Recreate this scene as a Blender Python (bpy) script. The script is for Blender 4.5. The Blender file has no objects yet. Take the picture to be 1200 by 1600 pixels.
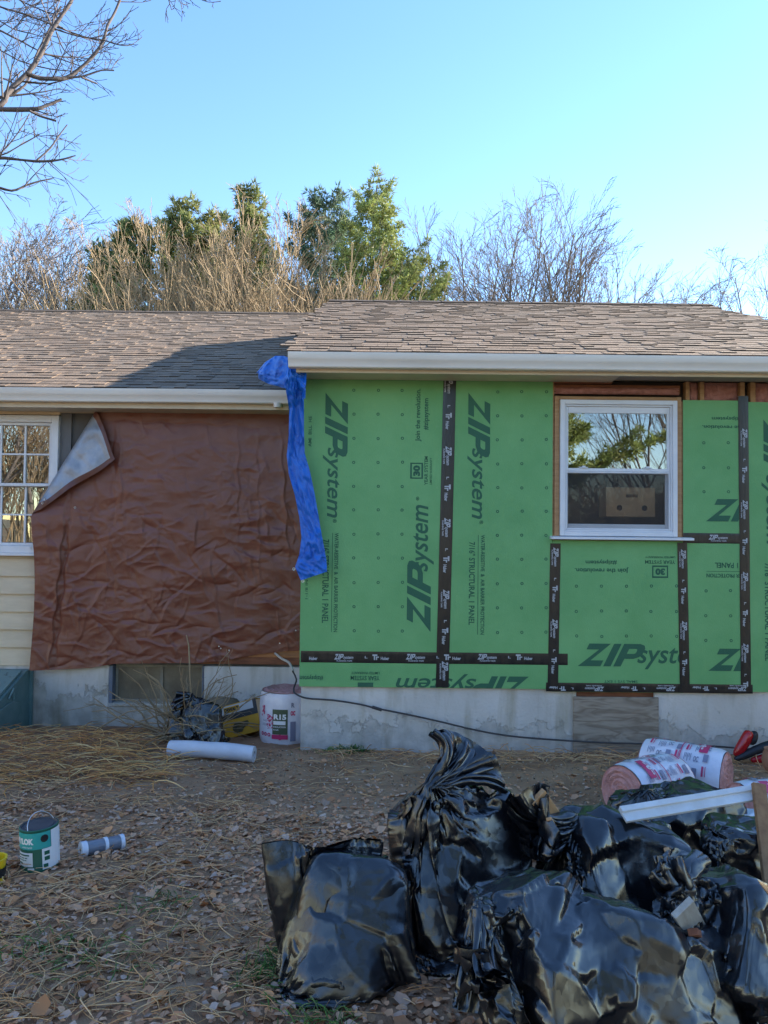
import bpy, bmesh, math, random
import numpy as np
from mathutils import Vector, Matrix, noise, Euler

random.seed(7)
rng = np.random.default_rng(11)
SC = bpy.context.scene
COL = SC.collection
R = math.radians

# ------------------------------------------------------------------ camera
CAM_Z = 1.80
FPX = 1200.0
PITCH = R(1.9)
ROLL = R(0.62)
cam_data = bpy.data.cameras.new('camera')
cam_data.sensor_fit = 'HORIZONTAL'
cam_data.sensor_width = 36.0
cam_data.lens = 36.0
cam_data.clip_start = 0.05
cam_data.clip_end = 3000.0
cam = bpy.data.objects.new('camera', cam_data)
COL.objects.link(cam)
cam.matrix_world = Matrix.Translation((0, 0, CAM_Z)) @ Matrix.Rotation(math.pi/2 + PITCH, 4, 'X') @ Matrix.Rotation(ROLL, 4, 'Z')
SC.camera = cam

# ------------------------------------------------------------------ sky, sun, exposure
SUN_AZ = R(62.0)      # from +Y (behind the house) towards +X (right)
SUN_EL = R(24.8)
world = bpy.data.worlds.new('World')
SC.world = world
world.use_nodes = True
wn = world.node_tree.nodes
wl = world.node_tree.links
bg = wn['Background']
sky = wn.new('ShaderNodeTexSky')
sky.sky_type = 'NISHITA'
sky.sun_disc = False
sky.sun_elevation = SUN_EL
sky.sun_rotation = SUN_AZ
sky.altitude = 100
sky.air_density = 1.0
sky.dust_density = 0.04
sky.ozone_density = 1.0
hsv = wn.new('ShaderNodeHueSaturation'); hsv.inputs['Saturation'].default_value = 1.20; hsv.inputs['Hue'].default_value = 0.506
wl.new(sky.outputs['Color'], hsv.inputs['Color']); wl.new(hsv.outputs['Color'], bg.inputs['Color'])
bg.inputs['Strength'].default_value = 0.12
sun_data = bpy.data.lights.new('sun', 'SUN')
sun_data.energy = 5.0
sun_data.angle = R(0.55)
sun_data.color = (1.0, 0.90, 0.76)
sun = bpy.data.objects.new('sun', sun_data)
COL.objects.link(sun)
sdir = Vector((math.cos(SUN_EL)*math.sin(SUN_AZ), math.cos(SUN_EL)*math.cos(SUN_AZ), math.sin(SUN_EL)))
sun.rotation_euler = sdir.to_track_quat('Z', 'Y').to_euler()
sun.location = (20, 25, 30)
SC.view_settings.view_transform = 'Standard'
SC.view_settings.look = 'None'
SC.view_settings.gamma = 1.0
SC.view_settings.use_curve_mapping = False
SC.view_settings.exposure = 1.95
SC.cycles.max_bounces = 8
SC.cycles.transparent_max_bounces = 12
SC.cycles.use_denoising = True

# ------------------------------------------------------------------ survey helper: photo pixel at a known depth -> metres
def ray(px, py):
    dx, dy = px-600.0, py-800.0
    c, s = math.cos(ROLL), math.sin(ROLL)
    u = (dx*c + dy*s)/FPX
    v = -(-dx*s + dy*c)/FPX
    return u, math.cos(PITCH) - v*math.sin(PITCH), math.sin(PITCH) + v*math.cos(PITCH)
def at(px, py, Y):
    u, dy, dz = ray(px, py)
    t = Y/dy
    return Vector((u*t, Y, CAM_Z + dz*t))
def ground_z(x, y):
    if y < 3.0: z = 0.300
    elif y < 4.2:
        t = (y-3.0)/1.2
        z = 0.300 - 0.1*1.2*t*t*0.5
    else: z = 0.240 - 0.1*(y-4.2)
    if y > 7.9: z = -0.13 - min(0.6, 0.02*(y-7.9))
    return z
def on_ground(px, py):
    u, dy, dz = ray(px, py)
    t = 1.0
    for _ in range(60):
        z = CAM_Z + dz*t
        g = ground_z(u*t, dy*t)
        t += (z-g)*0.9
    return Vector((u*t, dy*t, ground_z(u*t, dy*t)))

# ------------------------------------------------------------------ vectorised gradient noise
_pr = np.random.default_rng(1234); _perm = np.concatenate([_pr.permutation(256)]*3); _gr = _pr.normal(size=(256, 3)); _gr /= np.linalg.norm(_gr, axis=1)[:, None]
def pn(x, y, z=0.0):
    x, y, z = np.broadcast_arrays(np.asarray(x, float), np.asarray(y, float), np.asarray(z, float))
    xi, yi, zi = np.floor(x).astype(int), np.floor(y).astype(int), np.floor(z).astype(int)
    xf, yf, zf = x-xi, y-yi, z-zi
    f = lambda t: t*t*t*(t*(t*6-15)+10)
    u, v, w = f(xf), f(yf), f(zf)
    def g(a, b, c):
        h = _perm[_perm[_perm[(xi+a) & 255]+((yi+b) & 255)]+((zi+c) & 255)]
        G = _gr[h]; return G[..., 0]*(xf-a)+G[..., 1]*(yf-b)+G[..., 2]*(zf-c)
    L = lambda a, b, t: a+(b-a)*t
    return 1.5*L(L(L(g(0,0,0), g(1,0,0), u), L(g(0,1,0), g(1,1,0), u), v), L(L(g(0,0,1), g(1,0,1), u), L(g(0,1,1), g(1,1,1), u), v), w)
def rn_(x, y, z=0.0): return 1.0-2.0*np.abs(pn(x, y, z))

# ------------------------------------------------------------------ materials
MATS = {}
def mat(name, col, rough=0.6, col2=None, vscale=6.0, vdet=6.0, vstretch=(1, 1, 1), lo=0.35, hi=0.65, bump=0.0, bscale=80.0, bstretch=None,
        metal=0.0, spec=0.5, coat=0.0, trans=0.0, sub=None, attr=None, rough2=None):
    if name in MATS: return MATS[name]
    m = bpy.data.materials.new(name); m.use_nodes = True
    nt = m.node_tree; N = nt.nodes; Lk = nt.links
    b = N['Principled BSDF']
    b.inputs['Roughness'].default_value = rough
    b.inputs['Metallic'].default_value = metal
    b.inputs['Specular IOR Level'].default_value = spec
    b.inputs['Coat Weight'].default_value = coat
    b.inputs['Transmission Weight'].default_value = trans
    c4 = (*col, 1)
    b.inputs['Base Color'].default_value = c4
    tc = N.new('ShaderNodeTexCoord')
    def noise_tex(scale, det, stretch):
        mp = N.new('ShaderNodeMapping'); mp.inputs['Scale'].default_value = stretch
        Lk.new(tc.outputs['Object'], mp.inputs['Vector'])
        n = N.new('ShaderNodeTexNoise'); n.inputs['Scale'].default_value = scale; n.inputs['Detail'].default_value = det
        n.inputs['Roughness'].default_value = 0.62
        Lk.new(mp.outputs['Vector'], n.inputs['Vector'])
        return n
    colsock = None
    if col2 is not None:
        n = noise_tex(vscale, vdet, vstretch)
        r = N.new('ShaderNodeValToRGB')
        r.color_ramp.elements[0].position = lo; r.color_ramp.elements[0].color = c4
        r.color_ramp.elements[1].position = hi; r.color_ramp.elements[1].color = (*col2, 1)
        Lk.new(n.outputs['Fac'], r.inputs['Fac'])
        colsock = r.outputs['Color']
        if rough2 is not None:
            mr = N.new('ShaderNodeMapRange'); mr.inputs['From Min'].default_value = lo; mr.inputs['From Max'].default_value = hi
            mr.inputs['To Min'].default_value = rough; mr.inputs['To Max'].default_value = rough2
            Lk.new(n.outputs['Fac'], mr.inputs['Value']); Lk.new(mr.outputs['Result'], b.inputs['Roughness'])
    if attr:
        a = N.new('ShaderNodeAttribute'); a.attribute_name = attr
        mx = N.new('ShaderNodeMix'); mx.data_type = 'RGBA'; mx.blend_type = 'MULTIPLY'; mx.inputs['Factor'].default_value = 1.0
        if colsock: Lk.new(colsock, mx.inputs['A'])
        else: mx.inputs['A'].default_value = c4
        Lk.new(a.outputs['Color'], mx.inputs['B'])
        colsock = mx.outputs['Result']
    if colsock: Lk.new(colsock, b.inputs['Base Color'])
    if bump:
        n2 = noise_tex(bscale, 5.0, bstretch or vstretch)
        bp = N.new('ShaderNodeBump'); bp.inputs['Strength'].default_value = min(1.0, bump); bp.inputs['Distance'].default_value = 0.01*max(1.0, bump)
        Lk.new(n2.outputs['Fac'], bp.inputs['Height']); Lk.new(bp.outputs['Normal'], b.inputs['Normal'])
    MATS[name] = m
    return m

# ------------------------------------------------------------------ mesh helpers
class MB:
    """collects shapes and links them as ONE mesh object"""
    def __init__(s): s.v = []; s.f = []; s.mi = []; s.tint = []
    def quad(s, a, b, c, d, mi=0, tint=None):
        n = len(s.v); s.v += [tuple(a), tuple(b), tuple(c), tuple(d)]; s.f.append((n, n+1, n+2, n+3)); s.mi.append(mi); s.tint.append(tint)
    def poly(s, pts, mi=0, tint=None):
        n = len(s.v); s.v += [tuple(p) for p in pts]; s.f.append(tuple(range(n, n+len(pts)))); s.mi.append(mi); s.tint.append(tint)
    def box(s, x0, x1, y0, y1, z0, z1, mi=0, tint=None, M=None):
        P = [(x0, y0, z0), (x1, y0, z0), (x1, y1, z0), (x0, y1, z0), (x0, y0, z1), (x1, y0, z1), (x1, y1, z1), (x0, y1, z1)]
        if M is not None: P = [tuple(M @ Vector(p)) for p in P]
        s.hexa(P, mi, tint); return s
    def hexa(s, P, mi=0, tint=None):
        n = len(s.v); s.v += [tuple(p) for p in P]
        for q in ((0, 3, 2, 1), (4, 5, 6, 7), (0, 1, 5, 4), (1, 2, 6, 5), (2, 3, 7, 6), (3, 0, 4, 7)):
            s.f.append(tuple(n+i for i in q)); s.mi.append(mi); s.tint.append(tint)
    def prism(s, pts2, y0, y1, mi=0, plane='xz', tint=None):
        """extrude a 2D outline (counter-clockwise) between y0 and y1"""
        n = len(s.v); k = len(pts2)
        f = {'xz': lambda p, t: (p[0], t, p[1]), 'yz': lambda p, t: (t, p[0], p[1]), 'xy': lambda p, t: (p[0], p[1], t)}[plane]
        s.v += [f(p, y0) for p in pts2] + [f(p, y1) for p in pts2]
        s.f.append(tuple(range(n, n+k))); s.f.append(tuple(range(n+2*k-1, n+k-1, -1)))
        for i in range(k):
            j = (i+1) % k; s.f.append((n+i, n+k+i, n+k+j, n+j))
        s.mi += [mi]*(k+2); s.tint += [tint]*(k+2)
    def tube(s, pts, rad, sides=6, mi=0, caps=True, tint=None):
        pts = [Vector(p) for p in pts]
        if not hasattr(rad, '__len__'): rad = [rad]*len(pts)
        n0 = len(s.v); k = len(pts)
        up = Vector((0.13, 0.31, 0.94))
        for i, p in enumerate(pts):
            t = (pts[min(i+1, k-1)]-pts[max(i-1, 0)])
            if t.length < 1e-9: t = Vector((0, 0, 1))
            t.normalize()
            a = t.cross(up)
            if a.length < 0.05: a = t.cross(Vector((1, 0, 0)))
            a.normalize(); b = t.cross(a)
            for j in range(sides):
                th = 2*math.pi*j/sides
                q = p + (a*math.cos(th)+b*math.sin(th))*rad[i]
                s.v.append((q.x, q.y, q.z))
        for i in range(k-1):
            for j in range(sides):
                j2 = (j+1) % sides
                s.f.append((n0+i*sides+j, n0+i*sides+j2, n0+(i+1)*sides+j2, n0+(i+1)*sides+j)); s.mi.append(mi); s.tint.append(tint)
        if caps:
            s.f.append(tuple(n0+j for j in range(sides-1, -1, -1))); s.f.append(tuple(n0+(k-1)*sides+j for j in range(sides)))
            s.mi += [mi, mi]; s.tint += [tint, tint]
    def lathe(s, prof, seg=32, mi=0, M=None, th0=0.0, th1=2*math.pi, tint=None):
        """prof: list of (r, z)"""
        full = abs(th1-th0-2*math.pi) < 1e-6
        m = seg if full else seg+1
        n0 = len(s.v)
        for (r, z) in prof:
            for j in range(m):
                th = th0+(th1-th0)*j/seg
                p = Vector((r*math.cos(th), r*math.sin(th), z))
                if M is not None: p = M @ p
                s.v.append(tuple(p))
        for i in range(len(prof)-1):
            for j in range(seg):
                j2 = (j+1) % m
                s.f.append((n0+i*m+j, n0+i*m+j2, n0+(i+1)*m+j2, n0+(i+1)*m+j)); s.mi.append(mi); s.tint.append(tint)
    def grid(s, G, mi=0, closed=False):
        """G: array (nv, nu, 3)"""
        nv, nu = G.shape[:2]; n0 = len(s.v)
        s.v += [tuple(map(float, p)) for p in G.reshape(-1, 3)]
        for i in range(nv-1):
            for j in range(nu if closed else nu-1):
                j2 = (j+1) % nu
                s.f.append((n0+i*nu+j, n0+i*nu+j2, n0+(i+1)*nu+j2, n0+(i+1)*nu+j)); s.mi.append(mi); s.tint.append(None)
    def mesh(s, name, mats):
        me = bpy.data.meshes.new(name)
        me.from_pydata(s.v, [], s.f)
        for m in (mats if isinstance(mats, (list, tuple)) else [mats]): me.materials.append(m)
        if any(s.mi): me.polygons.foreach_set('material_index', s.mi)
        if any(t is not None for t in s.tint):
            at_ = me.color_attributes.new('tint', 'FLOAT_COLOR', 'CORNER')
            buf = []
            for p, t in zip(me.polygons, s.tint):
                t = t if t is not None else (1, 1, 1)
                buf += [t[0], t[1], t[2], 1.0]*p.loop_total
            at_.data.foreach_set('color', buf)
        me.validate(); me.update()
        return me
    def build(s, name, mats, parent=None, smooth=False, bevel=0.0, sub=0, recalc=False):
        me = s.mesh(name, mats)
        if recalc:
            bm = bmesh.new(); bm.from_mesh(me); bmesh.ops.recalc_face_normals(bm, faces=bm.faces); bm.to_mesh(me); bm.free()
        return link(name, me, parent, smooth, bevel, sub)
def link(name, me, parent=None, smooth=False, bevel=0.0, sub=0):
    o = bpy.data.objects.new(name, me)
    COL.objects.link(o)
    if parent is not None: o.parent = parent
    if smooth and me is not None:
        me.polygons.foreach_set('use_smooth', [True]*len(me.polygons))
        if smooth != 'all':
            me.set_sharp_from_angle(angle=R(smooth if smooth is not True else 40))
    if bevel:
        b = o.modifiers.new('bevel', 'BEVEL'); b.width = bevel; b.segments = 2; b.limit_method = 'ANGLE'; b.angle_limit = R(40)
    if sub:
        q = o.modifiers.new('subsurf', 'SUBSURF'); q.levels = sub; q.render_levels = sub
    return o
def tag(o, label=None, cat=None, group=None, kind=None):
    if label: o['label'] = label
    if cat: o['category'] = cat
    if group: o['group'] = group
    if kind: o['kind'] = kind
    return o
def empty(name, loc=(0, 0, 0), rz=0.0, rot=None):
    o = bpy.data.objects.new(name, None); COL.objects.link(o)
    o.location = loc; o.rotation_euler = rot if rot is not None else (0, 0, rz)
    o.empty_display_size = 0.1
    return o
def np_mesh(name, V, F, mats, mi=None, tint=None):
    """fast mesh from numpy: V (n,3), F (m,k)"""
    me = bpy.data.meshes.new(name)
    nF, k = F.shape
    me.vertices.add(len(V)); me.vertices.foreach_set('co', np.ascontiguousarray(V, dtype=np.float32).ravel())
    me.loops.add(nF*k); me.loops.foreach_set('vertex_index', np.ascontiguousarray(F, dtype=np.int32).ravel())
    me.polygons.add(nF); me.polygons.foreach_set('loop_start', np.arange(0, nF*k, k, dtype=np.int32))
    for m in (mats if isinstance(mats, (list, tuple)) else [mats]): me.materials.append(m)
    me.update(calc_edges=True)
    if mi is not None: me.polygons.foreach_set('material_index', np.asarray(mi, dtype=np.int32))
    if tint is not None:   # per face colour
        a = me.color_attributes.new('tint', 'FLOAT_COLOR', 'CORNER')
        t = np.ones((nF, 4), dtype=np.float32); t[:, :3] = tint
        a.data.foreach_set('color', np.repeat(t, k, axis=0).ravel())
    me.update()
    return me

# ------------------------------------------------------------------ lettering (flat print)
_txt = {}
def text_poly(body, bold=0.0, shear=0.0):
    """triangles of a word, normalised to its own bounding box (u along, v up), plus its width/height ratio"""
    key = (body, bold, shear)
    if key in _txt: return _txt[key]
    cu = bpy.data.curves.new('t', 'FONT'); cu.body = body; cu.offset = bold; cu.shear = shear; cu.size = 1.0; cu.resolution_u = 3
    cu.fill_mode = 'FRONT'
    o = bpy.data.objects.new('t', cu); COL.objects.link(o)
    bpy.context.view_layer.update()
    dg = bpy.context.evaluated_depsgraph_get()
    me = bpy.data.meshes.new_from_object(o.evaluated_get(dg))
    V = np.array([v.co[:2] for v in me.vertices]); F = [tuple(p.vertices) for p in me.polygons]
    bpy.data.objects.remove(o); bpy.data.curves.remove(cu); bpy.data.meshes.remove(me)
    mn, mx = V.min(0), V.max(0)
    _txt[key] = ((V-mn)/(mx-mn), F, float((mx-mn)[0]/(mx-mn)[1]))
    return _txt[key]
def zip_poly():
    """the slanted three-letter block of the panel logo, normalised to 0..1"""
    if 'ZIP' in _txt: return _txt['ZIP']
    V = []; F = []
    def add(pts):
        n = len(V); V.extend(pts); F.append(tuple(range(n, n+len(pts))))
    sh = 0.42
    S = lambda x, y: (x + sh*y, y)
    # Z
    add([S(0.04, 1), S(0.04, .74), S(.52, .74), S(.86, 1)])
    add([S(.52, .74), S(.86, 1), S(.40, .26), S(.02, 0)][::-1])
    add([S(.02, 0), S(.88, 0), S(.88, .26), S(.40, .26)])
    # I
    add([S(.98, 0), S(1.26, 0), S(1.26, 1), S(.98, 1)])
    # P
    add([S(1.36, 0), S(1.64, 0), S(1.64, 1), S(1.36, 1)])
    out = [(1.64, 1), (1.98, 1), (2.16, .93), (2.24, .80), (2.24, .55), (2.16, .42), (1.98, .34), (1.64, .34)]
    inn = [(1.64, .78), (1.90, .78), (1.95, .76), (1.97, .72), (1.97, .62), (1.95, .58), (1.90, .56), (1.64, .56)]
    for i in range(7): add([S(*out[i]), S(*inn[i]), S(*inn[i+1]), S(*out[i+1])])
    V = np.array(V); mn, mx = V.min(0), V.max(0)
    _txt['ZIP'] = ((V-mn)/(mx-mn), F, float((mx-mn)[0]/(mx-mn)[1]))
    return _txt['ZIP']
class Print:
    """flat print on a wall facing -Y, laid out in metres from the pixel box it fills"""
    def __init__(s, Y): s.Y = Y; s.v = []; s.f = []; s.k = 0
    def put(s, poly, box, rot=0):
        V, F, _ = poly
        x0, x1, y0, y1 = box
        c = at((x0+x1)/2, (y0+y1)/2, s.Y); k = s.Y/FPX
        w, h = (x1-x0)*k, (y1-y0)*k
        u, v = V[:, 0]-.5, V[:, 1]-.5
        if rot == 0: X, Z = u*w, v*h
        elif rot == -90: X, Z = v*w, -u*h
        elif rot == 90: X, Z = -v*w, u*h
        else: X, Z = -u*w, -v*h
        n = len(s.v); s.k += 1; yy = s.Y-.00025*(s.k % 4)     # crossing strokes never share a plane
        s.v += [(c.x+a, yy, c.z+b) for a, b in zip(X, Z)]
        s.f += [tuple(n+i for i in f) for f in F]
    def text(s, body, box, rot=0, bold=0.012, shear=0.0): s.put(text_poly(body, bold, shear), box, rot)
    def logo(s, zbox, sbox, rot=0, reg=True):
        s.put(zip_poly(), zbox, rot)
        s.put(text_poly('system', 0.012, 0.25), sbox, rot)
    def ring(s, px, py, r=2.3, w=1.0):
        c = at(px, py, s.Y); k = s.Y/FPX; n = len(s.v); r *= k; w *= k
        for rr in (r, r-w):
            for j in range(8):
                th = j*math.pi/4+.39; s.v.append((c.x+rr*math.cos(th), s.Y, c.z+rr*math.sin(th)))
        for j in range(8):
            j2 = (j+1) % 8; s.f.append((n+j, n+j2, n+8+j2, n+8+j))
    def rect(s, x0, x1, y0, y1):
        c = at((x0+x1)/2, (y0+y1)/2, s.Y); k = s.Y/FPX/2; n = len(s.v)
        w, h = (x1-x0)*k, (y1-y0)*k
        s.v += [(c.x-w, s.Y, c.z-h), (c.x+w, s.Y, c.z-h), (c.x+w, s.Y, c.z+h), (c.x-w, s.Y, c.z+h)]; s.f.append((n, n+1, n+2, n+3))
    def build(s, name, m, parent, clip=None):
        me = bpy.data.meshes.new(name); me.from_pydata(s.v, [], s.f); me.materials.append(m)
        bm = bmesh.new(); bm.from_mesh(me)
        if clip:
            x0, x1, z0, z1 = clip
            for co, no in (((x0, 0, 0), (-1, 0, 0)), ((x1, 0, 0), (1, 0, 0)), ((0, 0, z0), (0, 0, -1)), ((0, 0, z1), (0, 0, 1))):
                bmesh.ops.bisect_plane(bm, geom=bm.verts[:]+bm.edges[:]+bm.faces[:], plane_co=co, plane_no=no, clear_outer=True)
        for f in bm.faces:
            f.normal_update()
            if f.normal.y > 0: f.normal_flip()
        bm.to_mesh(me); bm.free()
        return tag(link(name, me, parent), kind='stuff')   # flat print, its letters too small to pick apart
# ================================================================== ground
M_soil = mat('soil', (0.262, 0.135, 0.068), 0.95, (0.430, 0.252, 0.140), vscale=2.2, vdet=9, lo=0.38, hi=0.66, bump=1.0, bscale=45)
M_lawn = mat('dry_lawn', (0.24, 0.185, 0.105), 0.95, (0.17, 0.145, 0.075), vscale=0.6, vdet=9, bump=0.6, bscale=30)
def build_ground():
    def axis(dense0, dense1, step, far0, far1):
        a = list(np.arange(dense0, dense1+1e-6, step))
        d = step; p = dense1
        while p < far1: d *= 1.35; p += d; a.append(min(p, far1))
        d = step; p = dense0
        while p > far0: d *= 1.35; p -= d; a.insert(0, max(p, far0))
        return np.array(a)
    xs = axis(-4.6, 4.6, 0.045, -700, 700); ys = axis(1.2, 7.9, 0.045, -500, 1200)
    X, Y = np.meshgrid(xs, ys)
    Z = np.vectorize(ground_z)(X, Y)
    near = (np.abs(X) < 6) & (Y > 0) & (Y < 7.85)
    Z = Z + near*(0.020*pn(X*1.3, Y*1.3, 2.0) + 0.012*pn(X*5, Y*5, 7.0) + 0.006*pn(X*15, Y*15, 1.0))
    V = np.stack([X, Y, Z], -1).reshape(-1, 3)
    ny, nx = X.shape
    idx = np.arange(nx*ny).reshape(ny, nx)
    F = np.stack([idx[:-1, :-1], idx[:-1, 1:], idx[1:, 1:], idx[1:, :-1]], -1).reshape(-1, 4)
    fc = V[F].mean(1); yard = (fc[:, 1] > 0.2+.5*np.sin(fc[:, 0]*.7)) & (fc[:, 1] < 9) & (np.abs(fc[:, 0]) < 7)
    o = link('ground', np_mesh('ground', V, F, [M_soil, M_lawn], np.where(yard, 0, 1)), smooth='all')
    tag(o, kind='structure')
    return o
GROUND = build_ground()

# ================================================================== the house: one building, its parts below it
M_panel = mat('green_sheathing', (0.138, 0.362, 0.132), 0.72, (0.176, 0.420, 0.164), vscale=2.2, vdet=8, bump=0.25, bscale=150, bstretch=(1, 1, .35))
M_panel_edge = mat('strand_board_edge', (0.30, 0.19, 0.09), 0.8, (0.42, 0.29, 0.15), vscale=60)
M_ink = mat('panel_ink', (0.020, 0.095, 0.055), 0.7, (0.035, 0.140, 0.075), vscale=420, vdet=2, lo=0.45, hi=0.55)
M_ink2 = mat('panel_fine_ink', (0.028, 0.120, 0.066), 0.7)
M_tape = mat('black_flashing_tape', (0.012, 0.011, 0.012), 0.28, (0.030, 0.024, 0.022), vscale=5, vstretch=(4, 1, 1), bump=0.25, bscale=14)
M_tapeink = mat('tape_print', (0.36, 0.38, 0.42), 0.6, (0.50, 0.52, 0.56), vscale=300)
M_found = None
M_gutter = mat('gutter_enamel', (0.76, 0.70, 0.62), 0.35, (0.64, 0.58, 0.50), vscale=3, vstretch=(0.4, 1, 2), lo=0.45, hi=0.8)
M_fascia = mat('fascia_paint', (0.68, 0.57, 0.42), 0.5, (0.58, 0.48, 0.35), vscale=4)
M_cream = mat('cream_siding_paint', (0.68, 0.55, 0.385), 0.6, (0.58, 0.465, 0.32), vscale=5, vstretch=(0.5, 1, 2), bump=0.15, bscale=60, bstretch=(0.3, 1, 3))
M_vinyl = mat('white_vinyl', (0.74, 0.75, 0.78), 0.35, (0.66, 0.67, 0.70), vscale=4)
M_wood = mat('framing_lumber', (0.46, 0.27, 0.13), 0.75, (0.36, 0.19, 0.085), vscale=7, vstretch=(1, 4, 6), bump=0.2, bscale=40, bstretch=(1, 6, 6))
M_wood_red = mat('red_framing_lumber', (0.30, 0.115, 0.055), 0.8, (0.18, 0.065, 0.035), vscale=6, vstretch=(1, 4, 6), bump=0.2, bscale=40)
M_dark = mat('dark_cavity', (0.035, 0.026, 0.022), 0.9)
M_pink = mat('pink_fibreglass', (0.50, 0.235, 0.205), 0.95, (0.36, 0.15, 0.12), vscale=18, bump=1.0, bscale=60)
M_room = mat('room_plaster', (0.30, 0.27, 0.23), 0.9, (0.22, 0.20, 0.17), vscale=2)
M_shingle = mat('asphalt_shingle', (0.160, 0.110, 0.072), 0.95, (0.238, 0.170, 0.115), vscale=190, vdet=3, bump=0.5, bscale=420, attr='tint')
M_deck = mat('roof_underlay', (0.05, 0.042, 0.038), 0.95)
M_plywood = None
M_black_paper = mat('grey_building_paper', (0.085, 0.085, 0.088), 0.8, (0.12, 0.118, 0.118), vscale=3)
M_card = mat('corrugated_cardboard', (0.56, 0.37, 0.21), 0.85, (0.48, 0.31, 0.17), vscale=9)
M_hole = mat('black_hole_edge', (0.008, 0.007, 0.006), 0.9)

def concrete_mat(name, zlow, zhigh, seed, c0, c1):
    """white masonry paint, flaking off to grey cement low on the wall"""
    m = bpy.data.materials.new(name); m.use_nodes = True
    nt = m.node_tree; N = nt.nodes; L = nt.links; b = N['Principled BSDF']
    b.inputs['Roughness'].default_value = 0.88
    tc = N.new('ShaderNodeTexCoord')
    mp = N.new('ShaderNodeMapping'); mp.inputs['Location'].default_value = (seed, seed*.7, 0); L.new(tc.outputs['Object'], mp.inputs['Vector'])
    def nz(scale, det, st=None):
        n = N.new('ShaderNodeTexNoise'); n.inputs['Scale'].default_value = scale; n.inputs['Detail'].default_value = det
        if st:
            m2 = N.new('ShaderNodeMapping'); m2.inputs['Scale'].default_value = st; L.new(mp.outputs['Vector'], m2.inputs['Vector']); L.new(m2.outputs['Vector'], n.inputs['Vector'])
        else: L.new(mp.outputs['Vector'], n.inputs['Vector'])
        return n
    def ramp(sock, p0, c0, p1, c1):
        r = N.new('ShaderNodeValToRGB'); r.color_ramp.elements[0].position = p0; r.color_ramp.elements[0].color = c0
        r.color_ramp.elements[1].position = p1; r.color_ramp.elements[1].color = c1; L.new(sock, r.inputs['Fac']); return r
    sep = N.new('ShaderNodeSeparateXYZ'); L.new(tc.outputs['Object'], sep.inputs['Vector'])
    mr = N.new('ShaderNodeMapRange'); mr.inputs['From Min'].default_value = zlow; mr.inputs['From Max'].default_value = zhigh
    mr.inputs['To Min'].default_value = 0.50; mr.inputs['To Max'].default_value = 0.0; L.new(sep.outputs['Z'], mr.inputs['Value'])
    big = nz(3.2, 8, (1, 1, .8)); big.inputs['Roughness'].default_value = 0.72
    add = N.new('ShaderNodeMath'); add.operation = 'ADD'; L.new(big.outputs['Fac'], add.inputs[0]); L.new(mr.outputs['Result'], add.inputs[1])
    mask = ramp(add.outputs[0], 0.755, (0, 0, 0, 1), 0.775, (1, 1, 1, 1))
    paint = ramp(nz(1.5, 6).outputs['Fac'], 0.35, (0.68, 0.65, 0.62, 1), 0.7, (0.50, 0.47, 0.43, 1))
    cem = ramp(nz(9, 7).outputs['Fac'], 0.35, (*c0, 1), 0.65, (*c1, 1))
    mx = N.new('ShaderNodeMix'); mx.data_type = 'RGBA'
    L.new(mask.outputs['Color'], mx.inputs['Factor']); L.new(paint.outputs['Color'], mx.inputs['A']); L.new(cem.outputs['Color'], mx.inputs['B'])
    # soil splash and algae low down, drips
    st = ramp(nz(2.4, 6, (3, 1, .5)).outputs['Fac'], 0.50, (0, 0, 0, 1), 0.75, (1, 1, 1, 1))
    mx2 = N.new('ShaderNodeMix'); mx2.data_type = 'RGBA'; mx2.blend_type = 'MULTIPLY'
    g = N.new('ShaderNodeMath'); g.operation = 'MULTIPLY'; g.inputs[1].default_value = 0.95; L.new(st.outputs['Color'], g.inputs[0])
    L.new(g.outputs[0], mx2.inputs['Factor']); L.new(mx.outputs['Result'], mx2.inputs['A']); mx2.inputs['B'].default_value = (0.62, 0.58, 0.46, 1)
    L.new(mx2.outputs['Result'], b.inputs['Base Color'])
    bp = N.new('ShaderNodeBump'); bp.inputs['Strength'].default_value = 0.7; bp.inputs['Distance'].default_value = 0.008
    h = N.new('ShaderNodeMath'); h.operation = 'SUBTRACT'; n3 = nz(38, 6); L.new(n3.outputs['Fac'], h.inputs[0]); L.new(mask.outputs['Color'], h.inputs[1])
    L.new(h.outputs[0], bp.inputs['Height']); L.new(bp.outputs['Normal'], b.inputs['Normal'])
    return m
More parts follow.
